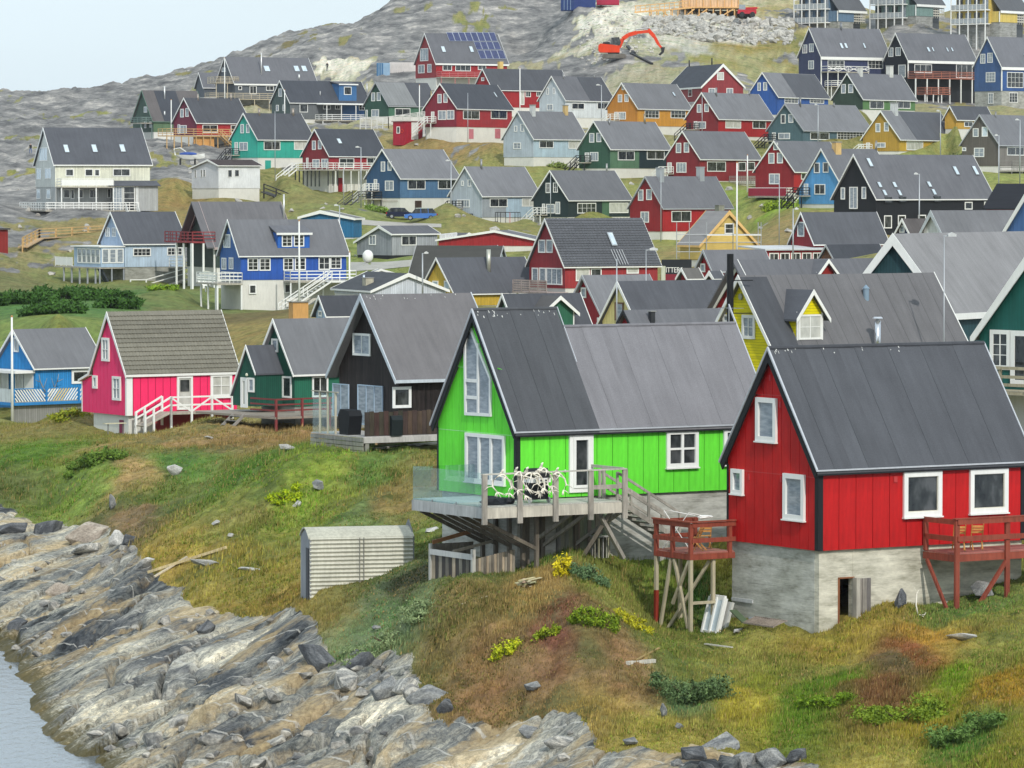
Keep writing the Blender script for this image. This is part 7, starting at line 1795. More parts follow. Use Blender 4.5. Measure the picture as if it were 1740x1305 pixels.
bp = N(nt, 'ShaderNodeBump'); bp.inputs['Strength'].default_value = .8; bp.inputs['Distance'].default_value = .18; bp2 = N(nt, 'ShaderNodeBump'); bp2.inputs['Strength'].default_value = .7; bp2.inputs['Distance'].default_value = .25
L_.new(g1.outputs['Fac'], bp.inputs['Height']); L_.new(b1.outputs['Fac'], bp2.inputs['Height']); L_.new(bp.outputs['Normal'], bp2.inputs['Normal']); L_.new(bp2.outputs['Normal'], b.inputs['Normal'])
me.materials.append(gm_)
ground = bpy.data.objects.new('ground', me); COL.objects.link(ground); tag(ground, kind='structure')
# ---------------------------------------------------------------- water
wm, nt, b = newmat('sea_water')
b.inputs['Base Color'].default_value = (.16, .19, .22, 1); b.inputs['Roughness'].default_value = .12; b.inputs['IOR'].default_value = 1.33; b.inputs['Specular IOR Level'].default_value = .8
tc = N(nt, 'ShaderNodeTexCoord'); mp = N(nt, 'ShaderNodeMapping'); mp.inputs['Scale'].default_value = (1.0, .35, 1); w1 = N(nt, 'ShaderNodeTexNoise', Scale=2.4, Detail=5.0, Roughness=.6)
nt.links.new(tc.outputs['Object'], mp.inputs[0]); nt.links.new(mp.outputs[0], w1.inputs['Vector'])
bp = N(nt, 'ShaderNodeBump'); bp.inputs['Strength'].default_value = .5; bp.inputs['Distance'].default_value = .12
nt.links.new(w1.outputs['Fac'], bp.inputs['Height']); nt.links.new(bp.outputs[0], b.inputs['Normal'])
me = bpy.data.meshes.new('water'); me.from_pydata([(-900, -200, 0), (400, -200, 0), (400, 420, 0), (-900, 420, 0)], [], [(0, 1, 2, 3)]); me.materials.append(wm)
wt_ = bpy.data.objects.new('water', me); COL.objects.link(wt_); tag(wt_, kind='structure')
# ---------------------------------------------------------------- boulders and broken rock
import bmesh
def rock_mesh(seed, sub=2, flat=1.0):
 rr = random.Random(seed); bm = bmesh.new()
 for i in range(15):
  v = Vector((rr.gauss(0, 1), rr.gauss(0, 1), rr.gauss(0, 1))).normalized()
  bm.verts.new((v.x * rr.uniform(.8, 1.2), v.y * rr.uniform(.8, 1.2), v.z * rr.uniform(.7, 1.15) * flat))
 r = bmesh.ops.convex_hull(bm, input=bm.verts)
 dead = [g for g in r['geom_interior'] if isinstance(g, bmesh.types.BMVert)]
 if dead: bmesh.ops.delete(bm, geom=dead, context='VERTS')
 bmesh.ops.bevel(bm, geom=list(bm.edges), offset=.04, segments=1, affect='EDGES')
 me = bpy.data.meshes.new('boulder'); bm.to_mesh(me); bm.free()
 return me
def m_stone(c1, c2, band=2.0):
 key = ('stone', c1, c2, band)
 if key in MATS: return MATS[key]
 m, nt, b = newmat('stone')
 tc = N(nt, 'ShaderNodeTexCoord'); oi = N(nt, 'ShaderNodeObjectInfo')
 off = N(nt, 'ShaderNodeVectorMath', operation='ADD'); sc = N(nt, 'ShaderNodeMath', operation='MULTIPLY'); sc.inputs[1].default_value = 40
 nt.links.new(oi.outputs['Random'], sc.inputs[0]); nt.links.new(tc.outputs['Object'], off.inputs[0]); nt.links.new(sc.outputs[0], off.inputs[1])
 mp = N(nt, 'ShaderNodeMapping'); mp.inputs['Rotation'].default_value = (.4, .6, .5); mp.inputs['Scale'].default_value = (.4, band, .8)
 n = N(nt, 'ShaderNodeTexNoise', Scale=1.2, Detail=7.0, Roughness=.7); n2 = N(nt, 'ShaderNodeTexNoise', Scale=9.0, Detail=4.0)
 nt.links.new(off.outputs[0], mp.inputs[0]); nt.links.new(mp.outputs[0], n.inputs['Vector']); nt.links.new(off.outputs[0], n2.inputs['Vector'])
 r = ramp(nt, [(.35, rgb(*c1)), (.5, rgb((c1[0] + c2[0]) / 2, (c1[1] + c2[1]) / 2, (c1[2] + c2[2]) / 2)), (.62, rgb(*c2))]); nt.links.new(n.outputs['Fac'], r.inputs[0])
 r2 = ramp(nt, [(.35, (.7, .7, .7, 1)), (.6, (1.1, 1.1, 1.1, 1))]); nt.links.new(n2.outputs['Fac'], r2.inputs[0])
 mx = N(nt, 'ShaderNodeMixRGB', blend_type='MULTIPLY'); mx.inputs[0].default_value = 1; nt.links.new(r.outputs[0], mx.inputs[1]); nt.links.new(r2.outputs[0], mx.inputs[2])
 nt.links.new(mx.outputs[0], b.inputs['Base Color']); b.inputs['Roughness'].default_value = .9
 bp = N(nt, 'ShaderNodeBump'); bp.inputs['Strength'].default_value = .7; bp.inputs['Distance'].default_value = .05; nt.links.new(n2.outputs['Fac'], bp.inputs['Height']); nt.links.new(bp.outputs[0], b.inputs['Normal'])
 MATS[key] = m
 return m
ST = {'w': m_stone((150, 149, 145), (212, 210, 204)), 'g': m_stone((96, 99, 102), (160, 160, 156)), 'd': m_stone((54, 57, 62), (118, 120, 122)), 'p': m_stone((140, 128, 116), (186, 176, 162)), 's': m_stone((110, 112, 112), (206, 202, 192), 5)}
RM = [rock_mesh(100 + i) for i in range(9)]
def boulder(px, py, wpx, hpx, tone, label, i, group=None, tilt=0.3, sink=.25):
 p = ground_at(px, py); sc = p.y / FPX; w = wpx * sc / 2; hh = hpx * sc / 2
 me = RM[i % 9].copy(); me.materials.append(ST[tone])
 o = bpy.data.objects.new('boulder', me); COL.objects.link(o)
 o.scale = (w, w * .8, hh); o.location = (p.x, p.y + w * .3, p.z + hh * (1 - sink)); rr = random.Random(i * 7 + 1)
 o.rotation_euler = (rr.uniform(-tilt, tilt), rr.uniform(-tilt, tilt), rr.uniform(-.6, .6))
 return tag(o, label, 'rock', group)
BL_ = [(296, 808, 30, 22, 'w', 'white wedge shaped boulder on the green slope below the pink house'), (540, 834, 26, 22, 'g', 'rounded grey boulder with an orange side on the meadow'), (503, 862, 20, 15, 'w', 'white lumpy stone in bright yellow moss'),
  (367, 893, 18, 12, 'w', 'small bright white stone low on the meadow'), (393, 913, 14, 10, 'w', 'small pale stone just right of the bright white one'), (489, 766, 36, 12, 'w', 'flat oval pale rock before the deck of the black house'),
  (355, 746, 18, 6, 'w', 'low pale stone on the brown grass below the white deck'), (190, 866, 16, 34, 'g', 'upright grey stone standing at the turf edge'), (350, 962, 60, 14, 'w', 'long pale slab lying in ochre grass near the driftwood'),
  (425, 972, 44, 10, 'w', 'thin pale slab right of the driftwood poles'), (1669, 1018, 46, 36, 'g', 'big squared pale boulder behind the post of the side balcony'), (1620, 990, 60, 30, 'g', 'grey ledge rock under the side balcony'),
  (1072, 1268, 30, 20, 'g', 'grey boulder poking out of yellow moss at the bottom'), (1155, 1240, 16, 16, 'g', 'small grey stone above the mossy bank'), (1128, 1218, 14, 26, 'g', 'narrow upright stone by the dark willow patch'), (640, 1072, 20, 14, 'g', 'half buried grey stone left in the dark grass'),
  (1530, 1035, 24, 44, 'd', 'dark split rock leaning on the concrete basement corner'), (1255, 1075, 20, 10, 'w', 'small white bundle like stone beside the ladder'), (1640, 1090, 70, 14, 'w', 'broad pale bedrock slab in the moss below the balcony'), (735, 905, 40, 10, 'w', 'pale flat rock right of the corrugated shed'),
  (600, 1115, 22, 16, 'd', 'dark stone under the turf edge'), (905, 1175, 30, 22, 'g', 'rounded grey rock in the reddish grass'), (1640, 965, 30, 16, 'g', 'grey stone behind the braces of the side balcony')]
SHB = [(82, 905, 60, 44, 'd', 'long dark banded block at the upper left of the shore rocks'), (150, 915, 84, 40, 'p', 'pinkish domed boulder with grey stripes'), (147, 940, 62, 26, 's', 'pale flat topped slab tilted towards the sea'), (198, 925, 38, 40, 'w', 'pointed pale boulder beside the dark slab'),
  (222, 925, 30, 36, 'd', 'thin dark slab leaning right of the pointed boulder'), (20, 905, 60, 30, 'd', 'dark rounded rock at the far left shore'), (590, 1170, 66, 52, 's', 'big rounded pale boulder at the foot of the turf'), (628, 1160, 50, 48, 'g', 'egg shaped grey boulder wedged in the cleft'),
  (657, 1185, 62, 60, 'g', 'tall greenish grey boulder standing on end'), (694, 1175, 56, 46, 's', 'pale boulder right of the tall one'), (728, 1195, 80, 44, 'g', 'broad grey block under the moss edge'), (585, 1190, 18, 14, 'w', 'small round stone below the pale boulder'), (755, 1212, 40, 50, 'd', 'dark angular block at the right end of the cleft'),
  (610, 1135, 60, 40, 'd', 'dark pointed rock with a white stripe'), (540, 1130, 90, 50, 'd', 'dark slab crossed by white veins'), (470, 1135, 40, 30, 's', 'striped block next to the veined slab'),
  (1222, 1275, 74, 66, 'g', 'largest grey block of the scree at the bottom'), (1178, 1290, 50, 44, 'd', 'dark block left in the bottom scree'), (1268, 1300, 56, 46, 'g', 'grey block leaning in the bottom scree'), (1312, 1300, 64, 44, 'g', 'pale block at the right of the bottom scree'), (1352, 1292, 44, 40, 'd', 'dark wedge at the right end of the scree'),
  (1150, 1300, 26, 22, 'g', 'small grey block before the mossy bank'), (1200, 1306, 30, 20, 'd', 'lowest dark stone of the bottom scree'), (950, 1270, 60, 30, 's', 'striped slab at the tongue of ochre grass'), (900, 1250, 50, 26, 'g', 'flat grey slab beside the cream bedrock'), (240, 965, 70, 26, 'w', 'cream slab under the driftwood poles'), (350, 1075, 34, 34, 'd', 'squat dark boulder in the middle of the shore'),
  (30, 1065, 40, 26, 'd', 'weedy black rock near the water inlet'), (100, 1010, 50, 30, 'p', 'ochre boulder with weed at the inlet')]
for i, bb in enumerate(BL_): boulder(*bb, i, 'stones on the meadow')
for i, bb in enumerate(SHB): boulder(*bb, i + 31, 'blocks on the shore', tilt=.5, sink=.7)
def rubble(name, n, fn, tones, smin, smax, label, cat):
 """uncountable broken stone: one mesh"""
 V, Fc, k = [], [], 0; protos = []
 for me in RM:
  vs_ = np.array([v.co[:] for v in me.vertices]); fs_ = [tuple(p.vertices) for p in me.polygons]; protos.append((vs_, fs_))
 for i in range(n):
  x, y = fn(); z = gz(x, y); s = random.uniform(smin, smax) * (1 if random.random() < .8 else 1.7); vs_, fs_ = protos[i % 9]
  M_ = Matrix.Rotation(random.uniform(0, 6.28), 3, 'Z') @ Matrix.Rotation(random.uniform(-.8, .8), 3, 'X'); A = np.array(M_)
  w = (vs_ * np.array([s, s * random.uniform(.6, 1), s * random.uniform(.5, .9)])) @ A.T + np.array([x, y, z + s * .2])
  V.append(w); Fc += [tuple(a + k for a in f) for f in fs_]; k += len(w)
 me = bpy.data.meshes.new(name); me.from_pydata(np.concatenate(V).tolist(), [], Fc); me.materials.append(tones)
 o = bpy.data.objects.new(name, me); COL.objects.link(o); return tag(o, label, cat, kind='stuff')
def belt():
 px = random.uniform(1095, 1348); t = random.random(); py = 34 + t * (32 + 8 * math.sin(px * .05)); y = 884 - t * 26
 return spot(px, py, y).x, y
rubble('rubble_slope', 620, belt, m_stone((140, 138, 134), (206, 202, 192)), .35, 1.0, 'belt of pale blasted rubble below the timber platform', 'rubble')
def belt2():
 px = random.uniform(985, 1110); t = random.random() ** .7; py = 22 + t * 80; y = 895 - t * 70
 return spot(px, py, y).x, y
rubble('gravel_heap', 260, belt2, m_stone((160, 156, 148), (214, 210, 200)), .12, .4, 'loose pale gravel around the digger', 'gravel')
def shore():
 px = random.uniform(0, 760); py = random.uniform(900, 1300);
 while True:
  px = random.uniform(0, 1000); py = random.uniform(880, 1304); p = ground_at(px, py)
  b_ = base_z(np.array([p.x]), np.array([p.y]));
  if rock_mask(np.array([p.x]), np.array([p.y]), b_)[0] > .8 and p.z > .3 and fbm(np.array([p.x * .15]), np.array([p.y * .15]), 2, 301)[0] > .05: return p.x, p.y
rubble('shore_rubble', 90, shore, m_stone((84, 86, 88), (190, 184, 172), 3), .1, .32, 'loose broken stone in the hollows of the shore', 'rubble')
# ---------------------------------------------------------------- grasses, as one growth
def tuft_field(name, n, region, hmin, hmax, wid, label, blades=3, ymax=300, mask=None, tint=(1, 1, 1), seed=1, lean=.5):
 r_ = np.random.default_rng(seed)
 px = r_.uniform(region[0], region[1], n * 3)
 lo, hi = math.log(region[2]), math.log(region[3]); y = np.exp(r_.uniform(lo, hi, n * 3)); u = (px - 870) / FPX; x = u * y
 b_ = base_z(x, y); rk = rock_mask(x, y, b_); ok = rk < .45
 if mask is not None: ok &= mask(x, y, b_)
 x, y, b_ = x[ok][:n], y[ok][:n], b_[ok][:n]; z = ground_z(x, y); n = len(x)
 # leave the house footprints bare
 keep = np.ones(n, bool)
 for H in HOUSES.values():
  if H['D'] > ymax + 60: continue
  fr = H['fr']; dx, dy = x - fr.o.x, y - fr.o.y; s = dx * fr.d.x + dy * fr.d.y; t = dx * fr.g.x + dy * fr.g.y
  keep &= ~((s > .3) & (s < H['L'] - .3) & (t > .3) & (t < H['W'] - .3))
 x, y, z = x[keep], y[keep], z[keep]; n = len(x)
 col = cover(x, y)[:, 1:] * (1 + .28 * fbm(x * .6, y * .6, 3, 95) + .42 * fbm(x * 1.4, y * .8, 3, 96, .6))[:, None]; col = col * .9 + col.mean(1, keepdims=True) * .1
 clump = fbm(x * .8, y * .8, 3, 201) ; tall = np.clip(1 + clump * 1.1, .35, 2.0) * np.clip(.8 + fbm(x * .13, y * .13, 2, 203) * 1.2, .4, 1.8)
 V = np.empty((n, blades, 3, 3));
 for k in range(blades):
  a = r_.uniform(0, 2 * np.pi, n); h = r_.uniform(hmin, hmax, n) * tall; l = r_.uniform(.1, 1, n) * lean * h; w = wid * r_.uniform(.6, 1.3, n)
  ox, oy = r_.normal(0, .07, n), r_.normal(0, .07, n); ca, sa = np.cos(a), np.sin(a)
  V[:, k, 0] = np.stack([x + ox - sa * w, y + oy + ca * w, z - .04], 1); V[:, k, 1] = np.stack([x + ox + sa * w, y + oy - ca * w, z - .04], 1)
  V[:, k, 2] = np.stack([x + ox + ca * l + .12 * h, y + oy + sa * l, z + h], 1)
 nv_ = n * blades * 3; me = bpy.data.meshes.new(name); me.vertices.add(nv_); me.vertices.foreach_set('co', V.astype(np.float32).ravel())
 me.loops.add(nv_); me.loops.foreach_set('vertex_index', np.arange(nv_, dtype=np.int32)); me.polygons.add(nv_ // 3)
 me.polygons.foreach_set('loop_start', (np.arange(nv_ // 3) * 3).astype(np.int32)); me.polygons.foreach_set('loop_total', np.full(nv_ // 3, 3, np.int32)); me.update()
 c = np.repeat(np.repeat(col[:, None, None, :], blades, 1), 3, 2); v_ = r_.uniform(.6, 1.5, (n, blades, 1, 1)); c = c * v_ * np.array(tint) * np.array([1.1, 1.28, 1.05])
 straw = (r_.random((n, blades, 1, 1)) < .1); c = np.where(straw, np.array([lin(176), lin(150), lin(96)]) * .8, c)
 c4 = np.ones((nv_, 4), np.float32); c4[:, :3] = c.reshape(-1, 3)
 at = me.color_attributes.new('cover', 'FLOAT_COLOR', 'POINT'); at.data.foreach_set('color', c4.ravel())
 m, nt, b = newmat(name); a_ = N(nt, 'ShaderNodeAttribute', attribute_name='cover'); nt.links.new(a_.outputs['Color'], b.inputs['Base Color']); b.inputs['Roughness'].default_value = .85; b.inputs['Specular IOR Level'].default_value = .1
 me.materials.append(m); o = bpy.data.objects.new(name, me); COL.objects.link(o); return tag(o, label, 'grass', kind='stuff')
tuft_field('meadow_grass', 130000, (-20, 1760, 112, 175), .05, .17, .018, 'rough tufted grass and moss around the nearest houses', seed=3)
tuft_field('ground_cover', 110000, (-20, 1760, 112, 270), .03, .085, .034, 'low dark heath and crowberry leaves carpeting the slopes', seed=5, mask=lambda x, y, b: fbm(x * .35, y * .2, 4, 401, .6) > .04, tint=(.62, .86, .6), lean=1.6)
tuft_field('slope_grass', 70000, (-20, 1200, 170, 300), .07, .22, .026, 'wind bent grass on the slope below the pink house', seed=4)
def m_leaf(c1, c2):
 key = ('leaf', c1, c2)
 if key in MATS: return MATS[key]
 m, nt, b = newmat('foliage'); tc = N(nt, 'ShaderNodeTexCoord'); n = N(nt, 'ShaderNodeTexNoise', Scale=6.0, Detail=4.0); nt.links.new(tc.outputs['Object'], n.inputs['Vector'])
 r = ramp(nt, [(.35, rgb(*c1, 1.35)), (.65, rgb(*c2, 1.35))]); nt.links.new(n.outputs['Fac'], r.inputs[0]); nt.links.new(r.outputs[0], b.inputs['Base Color']); b.inputs['Roughness'].default_value = .7; b.inputs['Specular IOR Level'].default_value = .2
 MATS[key] = m
 return m
def shrub(px, py, wpx, hpx, c1, c2, label, n=1500, name='shrub', kind=None, leaf=.055, D=None, lumps=5, cat='shrub', group=None, seed=0):
 p = ground_at(px, py) if D is None else spot(px, py, D);
 if D is not None: p.z = gz(p.x, p.y)
 sc = p.y / FPX; w = wpx * sc / 2; h = hpx * sc; rr = np.random.default_rng(seed + int(px)); V = []
 cs = [(rr.uniform(-.95, .95) * w, rr.uniform(-.7, .7) * w, rr.uniform(.1, .6) * h, rr.uniform(.12, .4)) for _ in range(lumps * 4)]; cs += [(rr.uniform(-.3, .3) * w, 0, .45 * h, rr.uniform(.3, .5)) for _ in range(2)]
 gzs = ground_z(np.array([p.x + c[0] for c in cs]), np.array([p.y + c[1] for c in cs])); cs = [(c[0], c[1], c[2] + float(g_) - p.z, c[3]) for c, g_ in zip(cs, gzs)]
 for i in range(n):
  c = cs[i % len(cs)]; d = rr.normal(size=3); d /= np.linalg.norm(d); r = (rr.uniform(.3, 1.0) + abs(rr.normal()) * .22) * c[3]
  q = np.array([c[0] + d[0] * w * r * .95, c[1] + d[1] * w * .7 * r, c[2] + d[2] * h * .85 * r])
  a = rr.normal(size=3); a /= np.linalg.norm(a); b2 = np.cross(a, d); b2 /= np.linalg.norm(b2) + 1e-6; L = leaf * rr.uniform(.6, 1.5)
  V += [q - b2 * L * .5, q + b2 * L * .5, q + a * L * 1.5]
 V = np.array(V); me = bpy.data.meshes.new('foliage'); me.from_pydata(V.tolist(), [], [(3 * i, 3 * i + 1, 3 * i + 2) for i in range(n)]); me.materials.append(m_leaf(c1, c2))
 root = bpy.data.objects.new(name, None); COL.objects.link(root); root.location = p; tag(root, label, cat, group, kind)
 o = bpy.data.objects.new('foliage', me); COL.objects.link(o); o.parent = root
 m = MB()
 for i in range(5): a = i * 1.3; m.tube([(0, 0, -.1), (math.cos(a) * w * .2, math.sin(a) * w * .2, h * .35), (math.cos(a) * w * .45, math.sin(a) * w * .4, h * .6)], [.03, .02, .01], 5)
 m.build('stem', m_paint((96, 80, 60)), root)
 return root
shrub(1010, 1062, 76, 40, (60, 84, 16), (128, 148, 34), 'bushy yellow green angelica clump in the middle of the meadow', 2600, seed=1)
shrub(930, 1085, 44, 26, (80, 100, 20), (150, 160, 40), 'smaller yellow green clump left of the angelica', 900, seed=2)
shrub(860, 1112, 50, 34, (110, 130, 20), (190, 190, 40), 'bright yellow leafed clump near the rock edge', 1100, seed=3)
shrub(957, 980, 28, 46, (150, 140, 20), (214, 196, 40), 'upright yellow plant at the basement wall of the lime house', 1100, seed=4, leaf=.06)
shrub(1003, 984, 66, 30, (58, 82, 50), (104, 128, 88), 'low grey green willow beside the yellow plant', 2200, seed=5)
shrub(1165, 1192, 130, 48, (50, 70, 40), (98, 118, 74), 'spreading dark willow patch in the lower meadow', 5200, seed=6)
shrub(1075, 1065, 60, 20, (120, 120, 20), (176, 170, 40), 'yellowish herb patch right of the angelica', 1100, seed=7)
shrub(660, 1098, 150, 26, (84, 102, 66), (134, 148, 104), 'wide silvery willow mat above the rock cleft', 4600, seed=8)
shrub(1530, 1232, 150, 40, (74, 96, 24), (120, 138, 40), 'green crowberry hummock in the lower right corner', 5200, seed=9)
shrub(1640, 1262, 120, 44, (58, 84, 36), (98, 124, 62), 'dark green willow hummock near the bottom right', 4200, seed=10)
shrub(1400, 1205, 90, 24, (64, 90, 20), (110, 134, 30), 'small moss green hummock left of the crowberry', 2200, seed=19)
shrub(160, 790, 110, 24, (56, 84, 26), (100, 122, 46), 'dark green bank of grass below the bright blue house', 2600, seed=11, leaf=.1)
shrub(480, 850, 60, 16, (100, 130, 20), (170, 180, 30), 'vivid yellow green moss patch on the meadow', 1500, seed=12, leaf=.07)
shrub(115, 712, 60, 22, (90, 110, 30), (150, 150, 40), 'herb patch on the knoll beside the blue terrace', 1200, seed=13, leaf=.1)
for i, (px, py, w, h) in enumerate(((45, 510, 100, 26), (110, 502, 110, 26), (170, 504, 100, 24), (200, 518, 70, 22), (80, 527, 120, 24))):
 shrub(px, py + 6, w, h, (30, 58, 18), (64, 98, 36), ['leftmost dark green willow thicket above the blue house', 'second willow thicket on the upper slope', 'willow thicket below the stilts of the pale blue house', 'lowest right lobe of the willow thicket', 'lower left lobe of the willow thicket'][i], 4200, seed=20 + i, leaf=.22, group='willow thickets', name='willow_thicket')
shrub(1330, 352, 60, 16, (84, 110, 24), (140, 156, 40), 'yellow green bush under the crimson balcony', 1200, seed=30, leaf=.2)
shrub(1632, 243, 34, 30, (60, 76, 44), (100, 116, 74), 'grey green tree beside the mustard house', 1500, D=600, seed=31, leaf=.28, name='small_tree', cat='tree')
shrub(640, 360, 44, 12, (84, 110, 44), (120, 140, 60), 'weedy bush before the steel blue house', 900, seed=32, leaf=.2)
shrub(950, 285, 40, 10, (84, 104, 44), (130, 140, 70), 'low bush between the pale blue and the dark green house', 700, seed=33, leaf=.22)
shrub(275, 492, 50, 10, (70, 110, 30), (130, 150, 40), 'green herb patch under the white ramp', 900, seed=34, leaf=.18)
# ---------------------------------------------------------------- driftwood, planks, debris
def plank(px, py, px2, py2, w, col, label, name='plank', th=.04, lift=.06, cat='plank', group=None):
 a = ground_at(px, py); b = ground_at(px2, py2); m = MB(); m.beam(a + Vector((0, 0, lift)), b + Vector((0, 0, lift)), w, th)
 return tag(m.build(name, m_paint(col, wear=.25)), label, cat, group)
plank(252, 978, 384, 936, .14, (216, 196, 150), 'long pale driftwood pole lying from shore rock to grass', 'driftwood_pole', .12, .15, 'driftwood')
plank(262, 984, 318, 950, .2, (200, 186, 160), 'broad weathered driftwood plank under the long pole', 'driftwood_plank', .06, .1, 'driftwood')
for k_, q_ in enumerate(((636, 766, 742, 756), (640, 762, 740, 751), (648, 757, 738, 747))): plank(*q_, .16, (206, 180, 136) if k_ else (190, 186, 176), ['lowest', 'middle', 'topmost'][k_] + ' of the long boards stacked before the black house deck', 'long_board', .1, .1 + .12 * k_, group='boards before the black house')
plank(785, 1029, 828, 1016, .06, (196, 186, 160), 'thin stick lying in the grass below the pen', 'stick', cat='stick')
plank(1066, 1130, 1112, 1126, .14, (206, 202, 190), 'short grey driftwood log on the lower meadow', 'driftwood_log', .12, cat='driftwood')
plank(1082, 1124, 1120, 1104, .06, (176, 150, 100), 'slim branch beside the short grey log', 'branch', cat='driftwood')
plank(1198, 1097, 1244, 1103, .09, (210, 206, 196), 'bent white stick in front of the stilt balcony', 'stick', cat='stick')
F = Frame(ground_at(897, 998), .3); e = empty('plank_pile', F, 'small heap of pale broken boards on the grass below the lime house', 'plank pile')
for i in range(12):
 a_ = random.uniform(-.5, .4); c_ = (random.uniform(-.4, .4), random.uniform(-.2, .2), .04 + i * .022); l = random.uniform(.25, .55)
 MB(F).beam((c_[0] - l * math.cos(a_), c_[1] - l * math.sin(a_), c_[2]), (c_[0] + l * math.cos(a_), c_[1] + l * math.sin(a_), c_[2] + .03), .1, .025).build('plank', m_paint((200 + i % 3 * 8, 186 + i % 4 * 6, 160), wear=.2), e)
fr = HR['fr']
t, z = fr.gable(*cv('f', 500, 915), -.9); F = Frame(fr.w(-.9, t, z - .1), fr.a); e = empty('old_window', F, 'old white window frame leaning at the concrete basement under the stilt balcony', 'window frame')
m = MB(F)
for (p, q) in (((0, -.45, 0), (.35, -.45, 1.25)), ((0, 0, 0), (.35, 0, 1.25)), ((0, .45, 0), (.35, .45, 1.25)), ((0, -.45, .02), (0, .45, .02)), ((.35, -.45, 1.25), (.35, .45, 1.25))): m.beam(p, q, .09, .16)
m.build('frame', M_WHITE(), e)
for s in (-.22, .22): MB(F).beam((.02, s, .08), (.33, s, 1.2), .34, .02).build('pane', m_glass('sky'), e)
MB(F).beam((.25, -.1, 0), (.6, -.1, 1.1), .95, .1).build('door_leaf', m_paint((206, 206, 200), wear=.15), e)
t, z = fr.gable(*cv('f', 860, 930), -.7); F = Frame(fr.w(-.7, t, max(z, gz(fr.w(-.7, t, 0).x, fr.w(-.7, t, 0).y) - fr.o.z + .05)), fr.a); e = empty('steel_grate', F, 'rusty steel grate lying on stones along the basement of the red house', 'grate')
m = MB(F)
for k in range(16): m.beam((-.25, -.9 + k * .12, .12), (.3, -.9 + k * .12, .3), .03)
m.beam((-.25, -.95, .12), (-.25, .95, .12), .05).beam((.3, -.95, .3), (.3, .95, .3), .05); m.build('bars', m_paint((150, 138, 128), wear=.3), e)
t, z = fr.gable(*cv('f', 735, 895), -.6); F = Frame(fr.w(-.85, t, max(z, gz(fr.w(-.85, t, 0).x, fr.w(-.85, t, 0).y) - fr.o.z) + .22), fr.a); tag(MB(F).beam((0, -.4, 0), (.1, .5, .35), .28, .04).build('green_board', m_paint((84, 100, 74))), 'dull green board resting on the steel grate', 'board')
o_ = bpy.data.objects['green_board']; o_.location = F.o; o_.rotation_euler = (0, 0, F.rot)
# antler left on the ground by the basement
p = ground_at(1560, 1048); F = Frame(p, 1.2); e = empty('ground_antler', F, 'single bleached antler standing in the grass right of the basement door', 'antler')
m = MB(F); m.tube([(0, 0, 0), (-.05, .05, .4), (0, .1, .8), (.15, .1, 1.0)], [.03, .025, .02, .008], 6).tube([(0, .1, .75), (-.1, .1, 1.0)], [.015, .005], 5).tube([(0, .05, .1), (.2, 0, .0), (.3, .0, .15)], [.02, .015, .006], 5).tube([(.1, 0, .05), (.25, -.1, .1)], [.012, .005], 5); m.build('antler', BONE, e, True)
# corrugated shed half buried in the slope
A0 = cv('h', 342, 455)
P0 = spot(*cv('h', 342, 800), 163.0); F = Frame(P0, math.radians(76)); e = empty('corrugated_shed', F, 'small pale corrugated shed sunk into the slope at the left of the lime house', 'shed')
hs = F.side(*A0, 0)[1]; Ls = F.side(*cv('h', 1035, 445), 0)[0]; Wd = abs(F.gable(*cv('h', 280, 600), 0)[0]); hp = F.gable(*cv('h', 318, 385), 0)[1]
m = MB(F); nr = 22; SH = m_paint((206, 204, 190), wear=.15)
b0 = 0
zs = []; k = nr * 4
for i in range(k + 1):
 z = -1.5 + (hs + 1.5) * i / k; d = .035 * math.sin(i * math.pi / 2); zs.append((z, d))
for (z, d) in zs: m.v += [(0, d, z), (Ls, d, z)]
for i in range(k): m.f.append((2 * i, 2 * i + 1, 2 * i + 3, 2 * i + 2))
m.build('corrugated_wall', SH, e)
for j in range(5):
 a0, a1 = j / 5, (j + 1) / 5; f = lambda q: (Wd * .5 * q, hs + (hp - hs) * math.sin(q * math.pi / 2))
 (t_0, z_0), (t_1, z_1) = f(a0), f(a1)
 for mir in (0, 1):
  if mir: t_0, t_1 = Wd - t_0, Wd - t_1
  MB(F).prism([(t_0, z_0 + .02), (t_1, z_1 + .02), (t_1, z_1 - .03), (t_0, z_0 - .03)], -.05, Ls + .05, 's').build('roof_sheet', m_paint((196, 194, 178), wear=.2), e)
m = MB(F); m.prism([(0, -1.5), (Wd, -1.5), (Wd, hs), (Wd / 2, hp - .05), (0, hs)], .01, .06, 's').build('gable_wall', m_paint((150, 152, 156), wear=.15), e)
MB(F).box(-.03, .0, Wd * .1, Wd * .35, -.8, hs * .8).build('door', m_paint((70, 72, 76)), e)
m = MB(F); m.prism([(0, -1.5), (Wd, -1.5), (Wd, hs), (Wd / 2, hp + .25), (0, hs)], Ls, Ls + .05, 's').build('gable_wall', m_paint((130, 132, 134)), e)
MB(F).box(.0, Ls, Wd - .05, Wd, -1.5, hs - .03).build('back_wall', SH, e)
for s in (Ls * .48, Ls * .52): MB(F).beam((s, -.06, 0), (s, -.06, hs), .03).build('strap', m_paint((140, 138, 130)), e)
